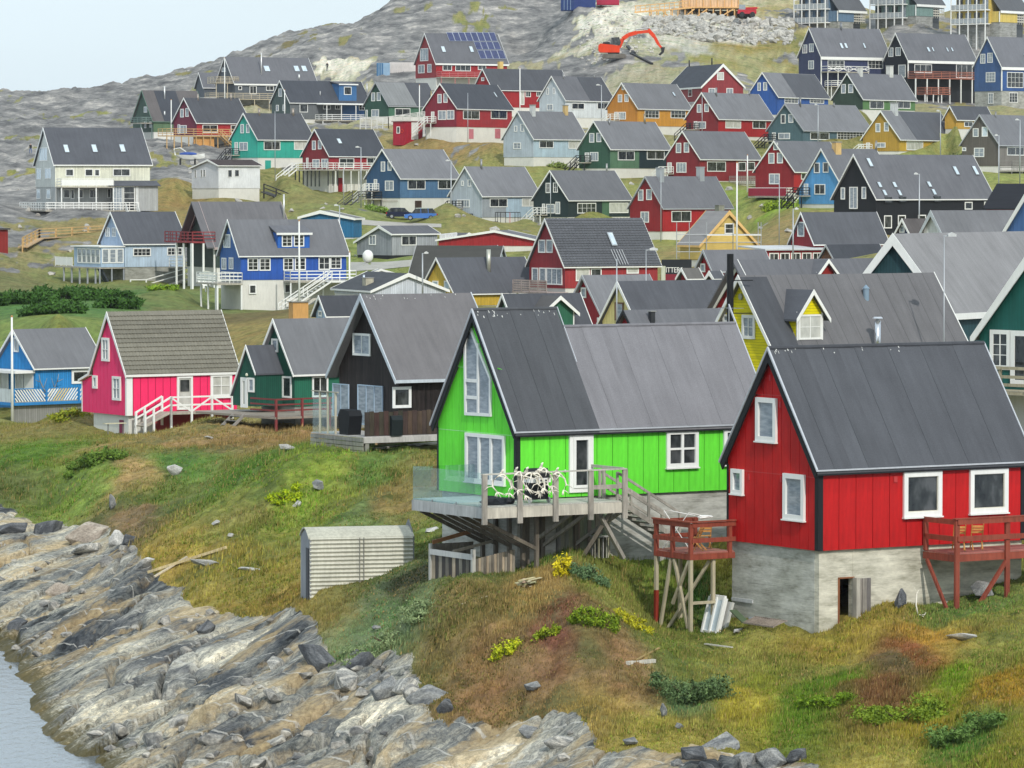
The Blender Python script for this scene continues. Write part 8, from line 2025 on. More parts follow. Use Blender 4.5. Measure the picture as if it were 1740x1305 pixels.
# ---------------------------------------------------------------- upper flats
def flats(z, D, xg, xc, yb, ytop, xs, wall, lab, ext):
 X, Y = cv(z, xc, yb); P = spot(X, Y, D); F = Frame(P, math.radians(42)); e = empty('apartment_block', F, lab, 'apartment block', 'flats on the hill')
 W = F.gable(cv(z, xg, 0)[0], Y, 0)[0]; H_ = 12.5; L = F.side(cv(z, xs, 0)[0], Y, 0)[0]
 wm = m_paint(wall, boards=.2); MB(F).box(1.6, L + 4, 0.15, W - .1, 0, H_).build('wall', wm, e)
 MB(F).box(1.2, L + 4, .5, W - .5, -7, -.01).build('foundation', m_concrete((142, 142, 140)), e)
 nb_ = 4; fl_ = 2.75
 for k in range(5):
  zz = k * fl_; MB(F).box(-.1, 1.6, -.05, W + .05, zz - .12, zz + .06).build('balcony_floor', M_WHITE(), e)
  if zz < H_ - 1:
   for i in range(nb_):
    t0_, t1_ = W * i / nb_ + .12, W * (i + 1) / nb_ - .12
    MB(F).box(1.5, 1.59, t0_ + .3, t1_ - .2, zz + .1, zz + 2.3).build('balcony_door', m_glass('dark' if i % 2 else 'pale'), e)
    m = MB(F); m.box(-.08, -.03, t0_, t1_, zz + .15, zz + 1.0); m.build('balustrade', m_paint((170, 176, 180)), e)
    for q in (0, .5, 1): pass
   m = MB(F); m.beam((-.1, 0, zz + 1.05), (-.1, W, zz + 1.05), .07);
   for i in range(nb_ * 2 + 1): m.box(-.12, -.09, W * i / nb_ / 2 - .04, W * i / nb_ / 2 + .04, zz, zz + 1.05)
   m.build('railing', M_WHITE(), e)
 for i in range(nb_ + 1): MB(F).box(-.13, .05, W * i / nb_ - .09, W * i / nb_ + .09, -6 + (i == 4) * 2, H_).build('post', M_WHITE(), e)
 x0, x1, ye, yb2, ybase = ext
 s0 = F.side(cv(z, x0, 0)[0], Y, -2.0)[0]; s1 = F.side(cv(z, x1, 0)[0], Y, -2.0)[0]; ze = F.side(*cv(z, x0, ye), -2.0)[1]; zw = F.side(*cv(z, x0, yb2), -2.0)[1]; zc = F.side(*cv(z, x0, ybase), -2.0)[1]
 MB(F).box(s0, s1, -2.0, 6, zw, ze).build('wing_wall', wm, e); MB(F).box(s0 + .1, s1 - .1, -1.9, 6, zc - 2, zw - .01).build('foundation', m_concrete((150, 150, 146)), e)
 MB(F).prism([(-2.3, ze), (-2.3, ze + .12), (4.5, ze + 8.5), (4.5, ze + 8.3)], s0 - .2, s1 + 4.0, 's').build('wing_roof', m_roof((92, 94, 98), strips=.7), e)
 MB(F).box(s0 - .2, s1 + 4.0, -2.35, -2.305, ze - .35, ze + .12).build('eave_board', M_WHITE(), e)
 MB(F).box(s0 - .25, s0 - .1, -2.1, -1.95, zw, ze).build('corner_board', M_WHITE(), e)
 m = MB(F)
 for k in range(5): m.box(s1 + .05, s1 + 3.8, -1.9, -1.84, zw + .1 + k * .5, zw + .35 + k * .5)
 for k in range(6): m.box(s1 + k * .75, s1 + k * .75 + .1, -1.95, -1.9, zw - .3, zw + 2.6)
 m.build('stair_screen', m_paint((196, 192, 180)), e); MB(F).box(s1, s1 + 4, -.5, 5, zw - 3, ze).build('stair_wall', m_paint((84, 88, 92)), e)
flats('D', 880, 195, 405, 150, 0, 470, (104, 130, 156), 'grey blue apartment block with white balcony frame at upper right', (490, 597, 72, 143, 180))
flats('D', 885, 705, 925, 118, 0, 985, (126, 152, 146), 'sage green apartment block with laundry on its white balconies', (1015, 1130, 32, 106, 180))
flats('D', 860, 1250, 1480, 158, 0, 1550, (222, 196, 104), 'yellow apartment block on tall white columns at the upper right corner', (1578, 1695, 75, 148, 230))
# ---------------------------------------------------------------- construction site on the hilltop
P0 = spot(1022, 99, 820); gzv = P0.z; F = Frame((P0.x, P0.y, P0.z), math.radians(90)); e = empty('excavator', F, 'orange excavator with arched boom on the pale gravel hill', 'excavator')
k_ = 1 / 9.0; def_ = lambda X, Y: ((X - 1022) * k_, (99 - Y) * k_)
OR = m_paint((226, 66, 26), wear=.1, rough=.4); DK = m_paint((44, 44, 46)); TRK = m_paint((110, 104, 96), wear=.3)
for t in (0, 2.3):
 MB(F).prism([(.4, 0), (.1, .4), (.4, .85), (4.4, .85), (4.75, .4), (4.4, 0)], t, t + .6, 't').build('track', TRK, e)
MB(F).prism([(x, z) for x, z in (def_(1017, 86), def_(1017, 77), def_(1020, 74), def_(1040, 76), def_(1053, 78), def_(1053, 89), def_(1020, 89))], .3, 2.8, 't').build('body', OR, e)
MB(F).box(1.2, 3.4, .6, 2.4, .86, 1.15).build('turntable', DK, e)
MB(F).prism([def_(1037, 75.5), def_(1039, 64), def_(1052, 63), def_(1055, 72), def_(1053, 77)], .25, 1.2, 't').build('cab', m_glass('dark'), e)
MB(F).prism([def_(1024, 74), def_(1025, 71.5), def_(1036, 71), def_(1037, 75)], .5, 2.5, 't').build('engine_deck', DK, e)
pts = [def_(1052, 80), def_(1058, 66), def_(1068, 59), def_(1082, 55), def_(1103, 53)]
for i in range(4):
 a, b = pts[i], pts[i + 1]; MB(F).beam((a[0], 1.6, a[1]), (b[0], 1.6, b[1]), .45, .75 if i < 3 else .55).build('boom', OR, e)
pts = [def_(1101, 50), def_(1112, 62), def_(1119, 75), def_(1126, 83)]
for i in range(3):
 a, b = pts[i], pts[i + 1]; MB(F).beam((a[0], 1.6, a[1]), (b[0], 1.6, b[1]), .4, (.7, .55, .4)[i]).build('stick', OR, e)
a, b = def_(1060, 80), def_(1072, 63); MB(F).tube([(a[0], 1.3, a[1]), (b[0], 1.3, b[1])], .12, 8).build('ram', m_metal(), e)
a, b = def_(1080, 53), def_(1103, 50); MB(F).tube([(a[0], 1.3, a[1] + .3), (b[0], 1.3, b[1] + .3)], .12, 8).build('ram', m_metal(), e)
MB(F).prism([def_(1123, 80), def_(1130, 80), def_(1128, 89), def_(1122, 94), def_(1119, 92), def_(1124, 87)], 1.1, 2.2, 't').build('bucket', DK, e)
MB(F).blob((5.4, -.6, .6), (1.6, .8, .6), .3, 2, 2).build('ballast_pile', m_paint((70, 66, 62)), e) if False else None
for i, (a, b) in enumerate((((1072, 92), (1108, 110)), ((1066, 80), (1078, 92)))):
 m = MB(); p, q = ground_at(*a, ymin=700), ground_at(*b, ymin=700); m.beam(p + Vector((0, 0, .2)), q + Vector((0, 0, .2)), .5, .3); tag(m.build('steel_pipe', DK), ['long dark pipe lying in front of the excavator', 'short dark pipe beside the excavator tracks'][i], 'pipe')
def container(x0, x1, xm, y0, y1, D, c1, c2, lab, a=90):
 p = spot(x0, y1, D); F = Frame((p.x, p.y, p.z), math.radians(a)); e = empty('shipping_container', F, lab, 'container'); w = (x1 - x0) * D / FPX; h = (y1 - y0) * D / FPX; wm_ = (xm - x0) * D / FPX
 MB(F).box(0, w, .1, 3, 0, h).build('body', m_paint(c2), e)
 m = MB(F); n = max(3, int(w / .45))
 for i in range(n): m.box(w * i / n + .05, w * i / n + .25, .03, .1, .15, h - .15)
 m.build('rib', m_paint(c2), e)
 if wm_ > 0:
  MB(F).box(0, wm_, -.02, .028, 0.05, h - .05).build('door', m_paint(c1), e)
  m = MB(F)
  for q in (.25, .5, .75): m.box(wm_ * q - .04, wm_ * q + .04, -.06, -.02, .1, h - .1)
  m.build('locking_bar', m_paint((150, 170, 190)), e)
 return e
container(640, 662, 651, 107, 135, 832, (60, 110, 150), (150, 180, 205), 'blue container with pale blue ribbed side left of the solar house')
container(662, 706, 662, 106, 134, 836, (0, 0, 0), (214, 208, 204), 'long whitish container between the blue one and the solar house')
container(953, 1012, 975, -10, 18, 898, (36, 60, 110), (44, 64, 120), 'dark blue container at the top edge above the grey hill')
container(1014, 1052, 1014, -12, 8, 900, (0, 0, 0), (170, 40, 70), 'red construction cabin right of the dark blue container')
P0 = spot(1076, 28, 884); F = Frame(P0, math.radians(88)); e = empty('timber_platform', F, 'new timber platform on slanted posts with long ramp at the hilltop', 'platform')
NWD = m_paint((222, 176, 116), wear=.15); q_ = 884 / FPX
X = lambda x: (x - 1076) * q_; Z = lambda y: (28 - y) * q_
MB(F).box(X(1160), X(1290), 0, 9, Z(13.5), Z(11.5)).build('platform_floor', NWD, e)
MB(F).box(X(1160), X(1256), 1.5, 9, Z(11.4), Z(-25)).build('wall', m_paint((226, 190, 150), boards=.6), e)
for i in range(9): MB(F).box(X(1160 + i * 12) - .08, X(1160 + i * 12) + .08, 1.3, 1.5, Z(11.4), Z(-25)).build('stud', NWD, e)
MB(F).beam((X(1078), 0, Z(21)), (X(1130), 0, Z(17)), .3).beam((X(1130), 0, Z(17)), (X(1175), 0, Z(13)), .3).build('ramp', NWD, e)
m = MB(F)
for i in range(11):
 x = 1080 + i * 8.2; yb_ = 21 - i * .72; m.box(X(x) - .07, X(x) + .07, -.05, .1, Z(yb_ + .5), Z(yb_ - 10.5))
m.beam((X(1078), 0, Z(10.5)), (X(1168), 0, Z(2)), .16).beam((X(1078), 0, Z(16)), (X(1168), 0, Z(7.5)), .12); m.build('ramp_railing', NWD, e)
for i in range(13):
 x = 1104 + i * 12; MB(F).box(X(x) - .11, X(x) + .11, .1, .3, Z(32), Z(15)).build('post', NWD, e)
 MB(F).box(X(x + 5) - .11, X(x + 5) + .11, 4, 4.2, Z(31), Z(15)).build('post', NWD, e)
for (x0, x1) in ((1164, 1180), (1184, 1172 + 30), (1225, 1246), (1136, 1122)): MB(F).beam((X(x0), .0, Z(28)), (X(x1), .0, Z(15)), .25).build('brace', NWD, e)
MB(F).box(X(1100), X(1290), 9.2, 9.4, Z(30), Z(15)).build('back_board', m_paint((60, 54, 50)), e)
P0 = spot(1254, 29, 874); F = Frame(P0, math.radians(90)); e = empty('telehandler', F, 'red telehandler parked at the end of the timber platform', 'loader')
RD = m_paint((190, 40, 56)); MB(F).box(0, 3.7, 0, 2.2, .7, 1.5).build('body', RD, e); MB(F).box(.2, 1.5, .2, 2, 1.51, 2.5).build('cab', m_glass('pale'), e); MB(F).beam((.8, 2.4, 1.8), (4.0, 2.4, 1.9), .4).build('boom', RD, e)
for s in (.8, 2.9): MB(F).tube([(s, -.25, .5), (s, .1, .5)], .55, 14).build('wheel', DK, e)
# ---------------------------------------------------------------- lamps, masts and flag poles
GALV = m_metal((176, 180, 184), .5, .5)
def mast(px, yt, yb, D, kind, lab, hx=0, r=.07, group=None):
 P = spot(px, yb, D); top = spot(px, yt, D).z; zb_ = min(P.z, gz(P.x, P.y)) - .3
 nm = {'lamp': 'street_lamp', 'flag': 'flagpole', 'pole': 'utility_mast'}[kind]; F = Frame((P.x, P.y, zb_), math.radians(90))
 e = empty(nm, F, lab, {'lamp': 'street lamp', 'flag': 'flagpole', 'pole': 'mast'}[kind], group); h = top - zb_
 mt = M_WHITE() if kind == 'flag' else GALV
 MB(F).tube([(0, 0, 0), (0, 0, h)], [r * 1.25, r * .8], 8).build('pole', mt, e, True)
 if kind == 'lamp':
  w = hx * D / FPX; MB(F).beam((0, 0, h - .05), (w * .4, 0, h), .07).build('arm', mt, e)
  m = MB(F); a_, b_ = (w * .3, w) if w > 0 else (w, w * .3); m.prism([(a_, h - .06), (a_, h + .08), ((a_ + b_) / 2, h + .16), (b_, h + .06), (b_, h - .06)], -.18, .18, 't'); m.build('lamp_head', m_paint((210, 212, 212)), e)
 elif kind == 'flag': MB(F).blob((0, 0, h + .05), (.1, .1, .1), 0, 1).build('finial', m_paint((190, 140, 90)), e)
G_ = 'street lamps along the village paths'
for a in [(613.5, 250, 358, 592, 'lamp', 'lamp in front of the red house on white posts', -9), (766.5, 273, 387, 572, 'lamp', 'lamp before the steel blue house above the parked cars', -9), (1022, 144.5, 203, 695, 'lamp', 'lamp between the white and the ochre house', -9),
   (1390, 178, 237, 645, 'lamp', 'lamp in front of the slate teal house', -6), (1598, 188.5, 255, 603, 'lamp', 'lamp at the mustard yellow house', -7), (1733, 203.5, 290, 562, 'lamp', 'lamp in front of the brown house at the right edge', -8),
   (1697, 230, 313, 545, 'lamp', 'lamp at the gable of the brown grey house', -7), (1562, 295.5, 366, 466, 'lamp', 'lamp in front of the big black house', -9), (1347.5, 355, 436, 432, 'lamp', 'lamp at the small red house with lean-to', 9),
   (1097.7, 424, 518, 305, 'lamp', 'big headed lamp in front of the weathered red tiled house', 20), (1604, 400, 540, 219, 'lamp', 'lamp with long slanted head before the large pale roof', 20), (718, 430, 495, 400, 'lamp', 'lamp beside the yellow gable with dark roof', 10), (577, 349, 372, 505, 'lamp', 'lamp at the low blue shed', -9)]:
 mast(*a, group=G_, r=.032 if a[3] < 320 else .07)
for a in [(883.5, 116, 188, 715, 'flag', 'white flagpole left of the white two tone house'), (1252, 277, 424, 462, 'flag', 'tall white flagpole beside the unfinished yellow house'), (1270, 264, 316, 596, 'flag', 'short white flagpole by the deep red house'),
   (508.5, 376, 472, 424, 'flag', 'white flagpole before the cobalt blue house'), (594, 429, 488, 418, 'flag', 'thin white pole right of the stair at the cobalt house'), (20.7, 539, 662, 322, 'flag', 'flagpole with brown knob before the bright blue house'),
   (291, 170, 212, 735, 'flag', 'white pole between the green and the magenta house'), (381.8, 99, 162, 822, 'flag', 'white flagpole at the hillcrest house'), (712.8, 145, 197, 728, 'flag', 'white pole before the green house with metal roof'), (483.7, 153, 188, 755, 'flag', 'white pole at the dark slate house gable')]:
 mast(*a, r=.09)
for a in [(467.5, 189, 294, 655, 'pole', 'grey mast in front of the turquoise house'), (584, 286, 349, 590, 'pole', 'thin mast at the cellar door of the red house'), (795, 158, 260, 690, 'pole', 'thin mast in front of the crimson house'), (1324, 306, 409, 482, 'pole', 'grey mast on the bare slope right of the flagpole'),
   (1048, 440, 487, 300, 'pole', 'antenna mast on the pale yellow gable'), (1123, 290, 412, 546, 'pole', 'grey mast in front of the bright red house'), (1193, 162, 219, 672, 'pole', 'mast at the scarlet house gable'), (935.5, 296, 345, 588, 'pole', 'mast in front of the blackish green gable')]:
 mast(*a, r=.05)
# black flue and antenna on the bright yellow gable
fr = H43['fr']; u = fr.gable(*cv('Y', 413, 400), -.9)
MB(fr).tube([(-.9, u[0], -2), (-.9, u[0], fr.gable(*cv('Y', 413, 58), -.9)[1])], .17, 14).build('flue', m_paint((26, 27, 30), rough=.5), H43['e'])
for Y_ in (290, 575): zz = fr.gable(*cv('Y', 413, Y_), -.9)[1]; MB(fr).beam((-.9, u[0], zz), (.3, u[0] - .3, zz), .05).build('flue_bracket', BLK, H43['e'])
m = MB(fr); zz = fr.gable(*cv('Y', 430, 530), -1.2)[1]; m.tube([(-1.2, u[0] - .3, zz - 2), (-1.2, u[0] - .3, zz + .2)], .03, 6)
for k in range(5): m.beam((-1.5 + k * .02, u[0] + .2 - k * .3, zz), (-.9 + k * .02, u[0] + .2 - k * .3, zz), .02)
m.beam((-1.2, u[0] + .3, zz), (-1.2, u[0] - 1.1, zz), .03); m.build('antenna', m_metal(), H43['e'])
u = fr.gable(*cv('Y', 508, 430), .27); m = MB(fr); m.tube([(.2, u[0], u[1]), (.27, u[0], u[1])], .16, 16); m.build('vent_cover', m_paint((170, 170, 140)), H43['e'])
s, r = roofpt(H43, *cv('Y', 1605, 455)); q = math.hypot(1, H43['kn']); tt, zz = r / q, H43['he'] + r * H43['kn'] / q
MB(fr).tube([(s, tt + .1, zz - .2), (s, tt + .1, zz + .55)], .16, 14).build('roof_vent', m_metal((140, 160, 176), .4, .5), H43['e']); MB(fr).tube([(s, tt + .1, zz + .56), (s, tt + .1, zz + .75)], [.2, .02], 14).build('vent_hood', m_metal((140, 160, 176), .4, .5), H43['e'])
s, r = roofpt(H43, 1491, 600); tt, zz = r / q, H43['he'] + r * H43['kn'] / q; hz = fr.side(1491, 545, tt)[1]
MB(fr).tube([(s, tt, zz - .3), (s, tt, hz)], .17, 16).build('steel_chimney', m_metal((214, 216, 220), .25, .9), H43['e'], True); MB(fr).tube([(s, tt, hz + .12), (s, tt, hz + .2)], [.28, .2], 16).build('chimney_hood', m_metal((220, 222, 226), .3, .8), H43['e']); MB(fr).tube([(s, tt, hz), (s, tt, hz + .12)], .08, 8).build('hood_stem', m_metal(), H43['e'])
# ---------------------------------------------------------------- cars, boat, people, huts
def car(px, py, D, col, L, H_, lab, flip=1, hatch=True, roofc=None):
 P = spot(px, py, D); F = Frame((P.x, P.y, max(P.z, gz(P.x + 2, P.y) + .15)), math.radians(90)); e = empty('parked_car', F, lab, 'car', 'cars parked by the path'); h = H_
 X = lambda f: (f if flip > 0 else 1 - f) * L
 low = [(X(0), .35), (X(.01), .75), (X(.2), .88), (X(.8), .92), (X(.99), .85), (X(1), .4), (X(.97), .28), (X(.03), .28)]
 cab = [(X(.2), .88), (X(.34), h - .04), (X(.55), h), (X(.84 if hatch else .78), h - .04), (X(.97), .92)]
 paint = m_paint(col, rough=.25, wear=.03); m = MB(F); m.prism(low, 0, 1.7, 't'); m.build('body', paint, e)
 m = MB(F); m.prism(cab, .12, 1.58, 't'); m.build('greenhouse', m_glass('dark'), e)
 m = MB(F); m.prism([(X(.33), h - .03), (X(.55), h + .02), (X(.85), h - .02), (X(.84), h - .08), (X(.34), h - .1)], .1, 1.6, 't'); m.build('roof', m_paint(roofc or col, rough=.3), e)
 m = MB(F)
 for f_ in (.5, .72): m.beam((X(f_), .1, .9), (X(f_ - .01), .12, h - .05), .07)
 m.build('pillar', paint, e)
 for f_ in (.18, .8):
  w = MB(F).tube([(X(f_), -.03, .32), (X(f_), .2, .32)], .32, 16).build('wheel', DK, e); MB(F).tube([(X(f_), -.05, .32), (X(f_), -.031, .32)], .19, 12).build('rim', m_metal(), w)
  w = MB(F).tube([(X(f_), 1.5, .32), (X(f_), 1.73, .32)], .32, 16).build('wheel', DK, e)
 MB(F).box(min(X(-.005), X(.03)), max(X(-.005), X(.03)), .1, .4, .62, .75).build('headlight', m_paint((220, 220, 214)), e); MB(F).box(min(X(.97), X(1.005)), max(X(.97), X(1.005)), -.01, .3, .65, .85).build('tail_light', m_paint((170, 20, 20)), e)
car(656, 381.5, 566, (30, 36, 60), 3.7, 1.42, 'dark blue hatchback parked left of the blue estate car', flip=-1)
car(687, 381.5, 561, (70, 116, 186), 4.3, 1.62, 'bright blue estate car with pale roof parked before the steel blue house', roofc=(190, 200, 190))
P0 = ground_at(300, 274, ymin=560); P0 = spot(300, 273, 625); F = Frame(P0, math.radians(82)); e = empty('motor_boat', F, 'small white motor boat with blue cover on the rocks by the timber deck', 'boat')
m = MB(F); st = [(0, .5, .75, .55), (.9, .75, .3, .55), (2.2, .8, .2, .5), (3.3, .55, .25, .6), (4.1, .05, .55, .75)]
for (x, w, zk, zg2) in st: m.v += [(x, 1 - w, zg2 + .3), (x, 1 - w * .55, zk), (x, 1, zk - .12), (x, 1 + w * .55, zk), (x, 1 + w, zg2 + .3)]
for i in range(4):
 for j in range(4): m.f.append((i * 5 + j, i * 5 + j + 1, i * 5 + 6 + j, i * 5 + 5 + j))
m.f.append((0, 1, 2, 3, 4)); m.build('hull', M_WHITE(), e)
m = MB(F); m.blob((1.7, 1, .95), (1.3, .6, .3), .05, 2, 1); m.build('cover', m_paint((52, 84, 160)), e)
m = MB(F); m.tube([(-.1, .3, .8), (-.3, .3, 1.7), (.6, .4, 1.85), (1.4, .5, 1.3)], .06, 6); m.tube([(-.1, 1.7, .8), (-.3, 1.7, 1.7), (.6, 1.6, 1.85), (1.4, 1.5, 1.3)], .06, 6); m.build('canopy_frame', M_WHITE(), e)
m = MB(F); m.box(.5, .7, .3, 1.7, -.6, .3).box(2.6, 2.8, .3, 1.7, -.6, .3); m.build('trailer', DK, e)
def person(P, h, top, legs, hair, lab, pose='stand', yaw=0.0, skin=(196, 150, 124)):
 me = bpy.data.meshes.new('body'); k = h / 1.75
 lean = .25 if pose == 'lean' else 0; step = .14 if pose == 'walk' else .03
 J = [(0, 0, .95), (0, lean * .4, 1.15), (0, lean * .8, 1.38), (0, lean, 1.5), (0, lean * 1.15, 1.60), (0, lean * 1.2, 1.68),
   (-.09, 0, .9), (-.1, step, .5), (-.1, step * .5, .08), (-.1, step * .5 + .14, .04), (.09, 0, .9), (.1, -step, .5), (.1, -step * 1.4, .1), (.1, -step * 1.4 + .14, .04),
   (-.19, lean * .85, 1.42), (-.25, lean * .7 + .02, 1.15), (-.24, lean + .12, .93), (.19, lean * .85, 1.42), (.25, lean * .7 + .02, 1.15), (.24, lean + .12, .93)]
 R = [(.15, .11), (.14, .1), (.16, .11), (.06, .06), (.085, .095), (.07, .08), (.09, .09), (.065, .065), (.045, .045), (.04, .035), (.09, .09), (.065, .065), (.045, .045), (.04, .035), (.06, .06), (.045, .045), (.035, .035), (.06, .06), (.045, .045), (.035, .035)]
 E = [(0, 1), (1, 2), (2, 3), (3, 4), (4, 5), (0, 6), (6, 7), (7, 8), (8, 9), (0, 10), (10, 11), (11, 12), (12, 13), (2, 14), (14, 15), (15, 16), (2, 17), (17, 18), (18, 19)]
 me.from_pydata([(a * k, b * k, c * k) for a, b, c in J], E, []); o = bpy.data.objects.new('body', me); COL.objects.link(o)
 sm = o.modifiers.new('skin', 'SKIN');
 for i, v in enumerate(me.skin_vertices[0].data): v.radius = (R[i][0] * k, R[i][1] * k); v.use_root = (i == 0)
 sm.use_smooth_shade = True; sb = o.modifiers.new('sub', 'SUBSURF'); sb.levels = 1; sb.render_levels = 1
 dg = bpy.context.evaluated_depsgraph_get(); m2 = bpy.data.meshes.new_from_object(o.evaluated_get(dg)); o.modifiers.clear(); o.data = m2
 m2.materials.clear()
 for c in (top, legs, skin, hair): m2.materials.append(m_paint(c))
 for p_ in m2.polygons:
  c = p_.center; z = c.z / k; p_.material_index = 1 if z < .93 and abs(c.x) < .2 * k else (3 if z > 1.62 else 2 if z > 1.5 else (2 if (abs(c.x) > .2 * k and z < .98) else 0))
 root = bpy.data.objects.new('person', None); COL.objects.link(root); root.location = P; root.rotation_euler = (0, 0, yaw); o.parent = root
 return tag(root, lab, 'person')
p = ground_at(52, 261, ymin=500); person(p, 17.5 * p.y / FPX * 1.0, (34, 36, 42), (60, 90, 140), (40, 34, 30), 'walker in dark jacket and blue trousers on the left hillside', 'walk', .6)
p = ground_at(556, 121, ymin=500); person(p, 15.5 * p.y / FPX, (30, 32, 38), (40, 42, 46), (40, 34, 30), 'person in dark clothes standing on the pale rock above the village', 'stand', .2)
fb_ = [H for l, H in HOUSES.items() if l.startswith('bright blue house at the left')][0]; fr = fb_['fr']
q = floor_at(fr, 31, 676, zz0 - .02); person(fr.w(q[0], q[1], zz0 - .02), 1.72, (226, 220, 206), (80, 76, 80), (176, 110, 80), 'person in a pale shirt standing on the terrace of the bright blue house', 'lean', 2.6)
F = Frame(fr.w(fr.side(80, 655, .0)[0], -.2, zz0), fr.a); e = empty('wall_antlers', F, 'large branching antlers mounted on the wall of the bright blue house', 'antlers')
m = MB(F); AN = m_paint((140, 146, 150), wear=.2)
for sd in (-1, 1):
 m.tube([(0, 0, .3), (sd * .5, -.05, .9), (sd * .8, -.05, 1.5), (sd * .9, -.05, 2.0)], [.07, .06, .04, .02], 6); m.tube([(sd * .5, -.05, .9), (sd * .2, -.1, 1.7)], [.04, .015], 5); m.tube([(sd * .8, -.05, 1.4), (sd * 1.3, -.1, 1.6)], [.04, .015], 5); m.tube([(sd * .3, 0, .6), (sd * 1.1, -.1, .7)], [.04, .015], 5)
m.build('antler', AN, e, True)
# small red hut with a life ring
P0 = spot(*cv('B', 1062, 943), 705); F = Frame(P0, math.radians(40)); e = empty('red_hut', F, 'tiny crimson hut with white door and a life ring', 'hut'); RH = m_paint((176, 36, 58), boards=.2)
g1 = F.gable(*cv('B', 980, 900), 0)[0]; s1_ = F.side(*cv('B', 1178, 900), 0)[0]; hh = F.side(*cv('B', 1100, 818), 0)[1]
MB(F).box(0, s1_, 0, g1, -.8, hh).build('wall', RH, e); MB(F).box(-.2, s1_ + .1, -.15, g1 + .2, hh + .002, hh + .12).build('roof', m_paint((150, 120, 120)), e)
MB(F).box(*sorted((F.side(*cv('B', 1103, 880), 0)[0], F.side(*cv('B', 1148, 880), 0)[0])), -.05, -.005, .15, hh - .1).build('door', M_WHITE(), e)
window(F, e, 'gable', 0, *pxrect(F, 'gable', 0, 'B', (1005, 850, 1027, 897)), 1, 1)
u = F.gable(*cv('B', 1040, 880), -.05); m = MB(F)
m.tube([(-.06, u[0] + .28 * math.cos(a * math.pi / 6), u[1] + .28 * math.sin(a * math.pi / 6)) for a in range(13)], .06, 6, False); m.build('life_ring', m_paint((214, 70, 60)), e)
P0 = spot(-27, 420, 505); F = Frame(P0, math.radians(60)); e = empty('edge_hut', F, 'small brick red hut cut by the left edge', 'hut')
MB(F).box(0, 3, 0, 4, -1, 2.0).build('wall', m_paint((140, 44, 40), boards=.2), e); MB(F).box(-.4, 3.2, -.3, 4.2, 2.01, 2.2).build('roof', m_roof((84, 80, 80)), e); MB(F).box(-.4, -.25, -.2, 2.5, -.5, .9).build('railing_board', m_paint((60, 56, 54)), e); MB(F).box(-.04, -.005, .6, 1.4, .1, 1.7).build('door', DK, e)
MB(F).box(.1, 2.9, .1, 3.9, -2.5, -1.01).build('foundation', m_concrete(), e)
def path_rail(name, pts, D0, h, col, lab, floorcol, cat, nper=4, rails=3, legs=3, wid=1.2):
 P = [spot(x, y, d) for (x, y, d) in pts]; F = Frame(P[0], math.radians(90)); e = empty(name, F, lab, cat); L = [p - P[0] for p in P]; mt = m_paint(col, wear=.2)
 for i in range(len(L) - 1):
  a, b = L[i], L[i + 1]
  for off in (0, wid):
   o_ = Vector((0, off, 0))
   for k in range(rails): zz = Vector((0, 0, h * (k + 1) / rails)); MB(F).beam(a + o_ + zz, b + o_ + zz, .05, .12).build('rail', mt, e)
   for k in range(nper + 1):
    c = a.lerp(b, k / nper) + o_; MB(F).beam(c - Vector((0, 0, legs)), c + Vector((0, 0, h)), .13).build('post', mt, e)
  MB(F).beam(a + Vector((0, wid / 2, -.08)), b + Vector((0, wid / 2, -.08)), wid, .12).build('floor', m_paint(floorcol, wear=.2), e)
path_rail('timber_walkway', [(38, 419, 512), (66, 404, 530), (176, 398, 548)], 0, 1.05, (206, 172, 120), 'new timber walkway with three rails climbing from the left', (190, 160, 120), 'walkway')
path_rail('dark_stairway', [(448, 325, 600), (490, 341, 596), (530, 358, 592)], 0, 1.0, (52, 50, 50), 'dark stairway with black rails going down right of the white garage', (60, 58, 56), 'stairway', nper=2, rails=2, legs=1)
path_rail('white_fence', [(612, 214, 715), (660, 212, 716), (722, 203, 718)], 0, 1.3, (214, 214, 210), 'white lattice fence before the green house with metal roof', (200, 200, 196), 'fence', nper=5, rails=6, legs=.6, wid=.2)
# scaffolding and the black banner by the unfinished house
P0 = spot(1140, 425, 462); F = Frame(P0, math.radians(80)); e = empty('scaffold', F, 'grey scaffold tubes around the unfinished yellow house', 'scaffold'); k2 = 462 / FPX; X = lambda x: (x - 1140) * k2; Z = lambda y: (425 - y) * k2
for x in (1150, 1172, 1202, 1248, 1292, 1297): MB(F).tube([(X(x), 0, Z(440)), (X(x), 0, Z(378))], .045, 6).build('standard', GALV, e)
for y in (398.5, 412, 428): MB(F).tube([(X(1150), 0, Z(y)), (X(1297), 0, Z(y))], .04, 6).build('ledger', GALV, e)
MB(F).box(X(1202), X(1297), -.2, .1, Z(400.5), Z(399)).build('scaffold_board', M_WHITE(), e)
P0 = spot(1121, 468, 440); F = Frame(P0, math.radians(82)); e = empty('banner_wall', F, 'black hoarding with white capital letters behind the tiled house', 'hoarding'); k2 = 440 / FPX
MB(F).box(.2, 55 * k2, 0, .1, -1.5, 27 * k2).build('panel', m_paint((34, 38, 44)), e)
MB(F).box(0.1, 55 * k2, -.1, 0, -1.5, 4 * k2 * .5).build('lower_board', m_paint((130, 34, 50)), e)
fc = bpy.data.curves.new('lettering', 'FONT'); fc.body = 'ITTERA'; fc.size = 9.5 * k2 * 1.35; fc.extrude = .01; fc.space_character = .95; fo = bpy.data.objects.new('lettering', fc); COL.objects.link(fo)
fo.rotation_euler = (math.pi / 2, 0, 0); fo.scale = (.8, 1, 1); fo.location = (10 * k2, -.03, 5 * k2); fc.materials.append(M_WHITE()); fo.parent = e
MB(F).box(2 * k2, 9 * k2, -.3, -.05, -1.5, 16 * k2).build('pillar', m_paint((196, 200, 180)), e)
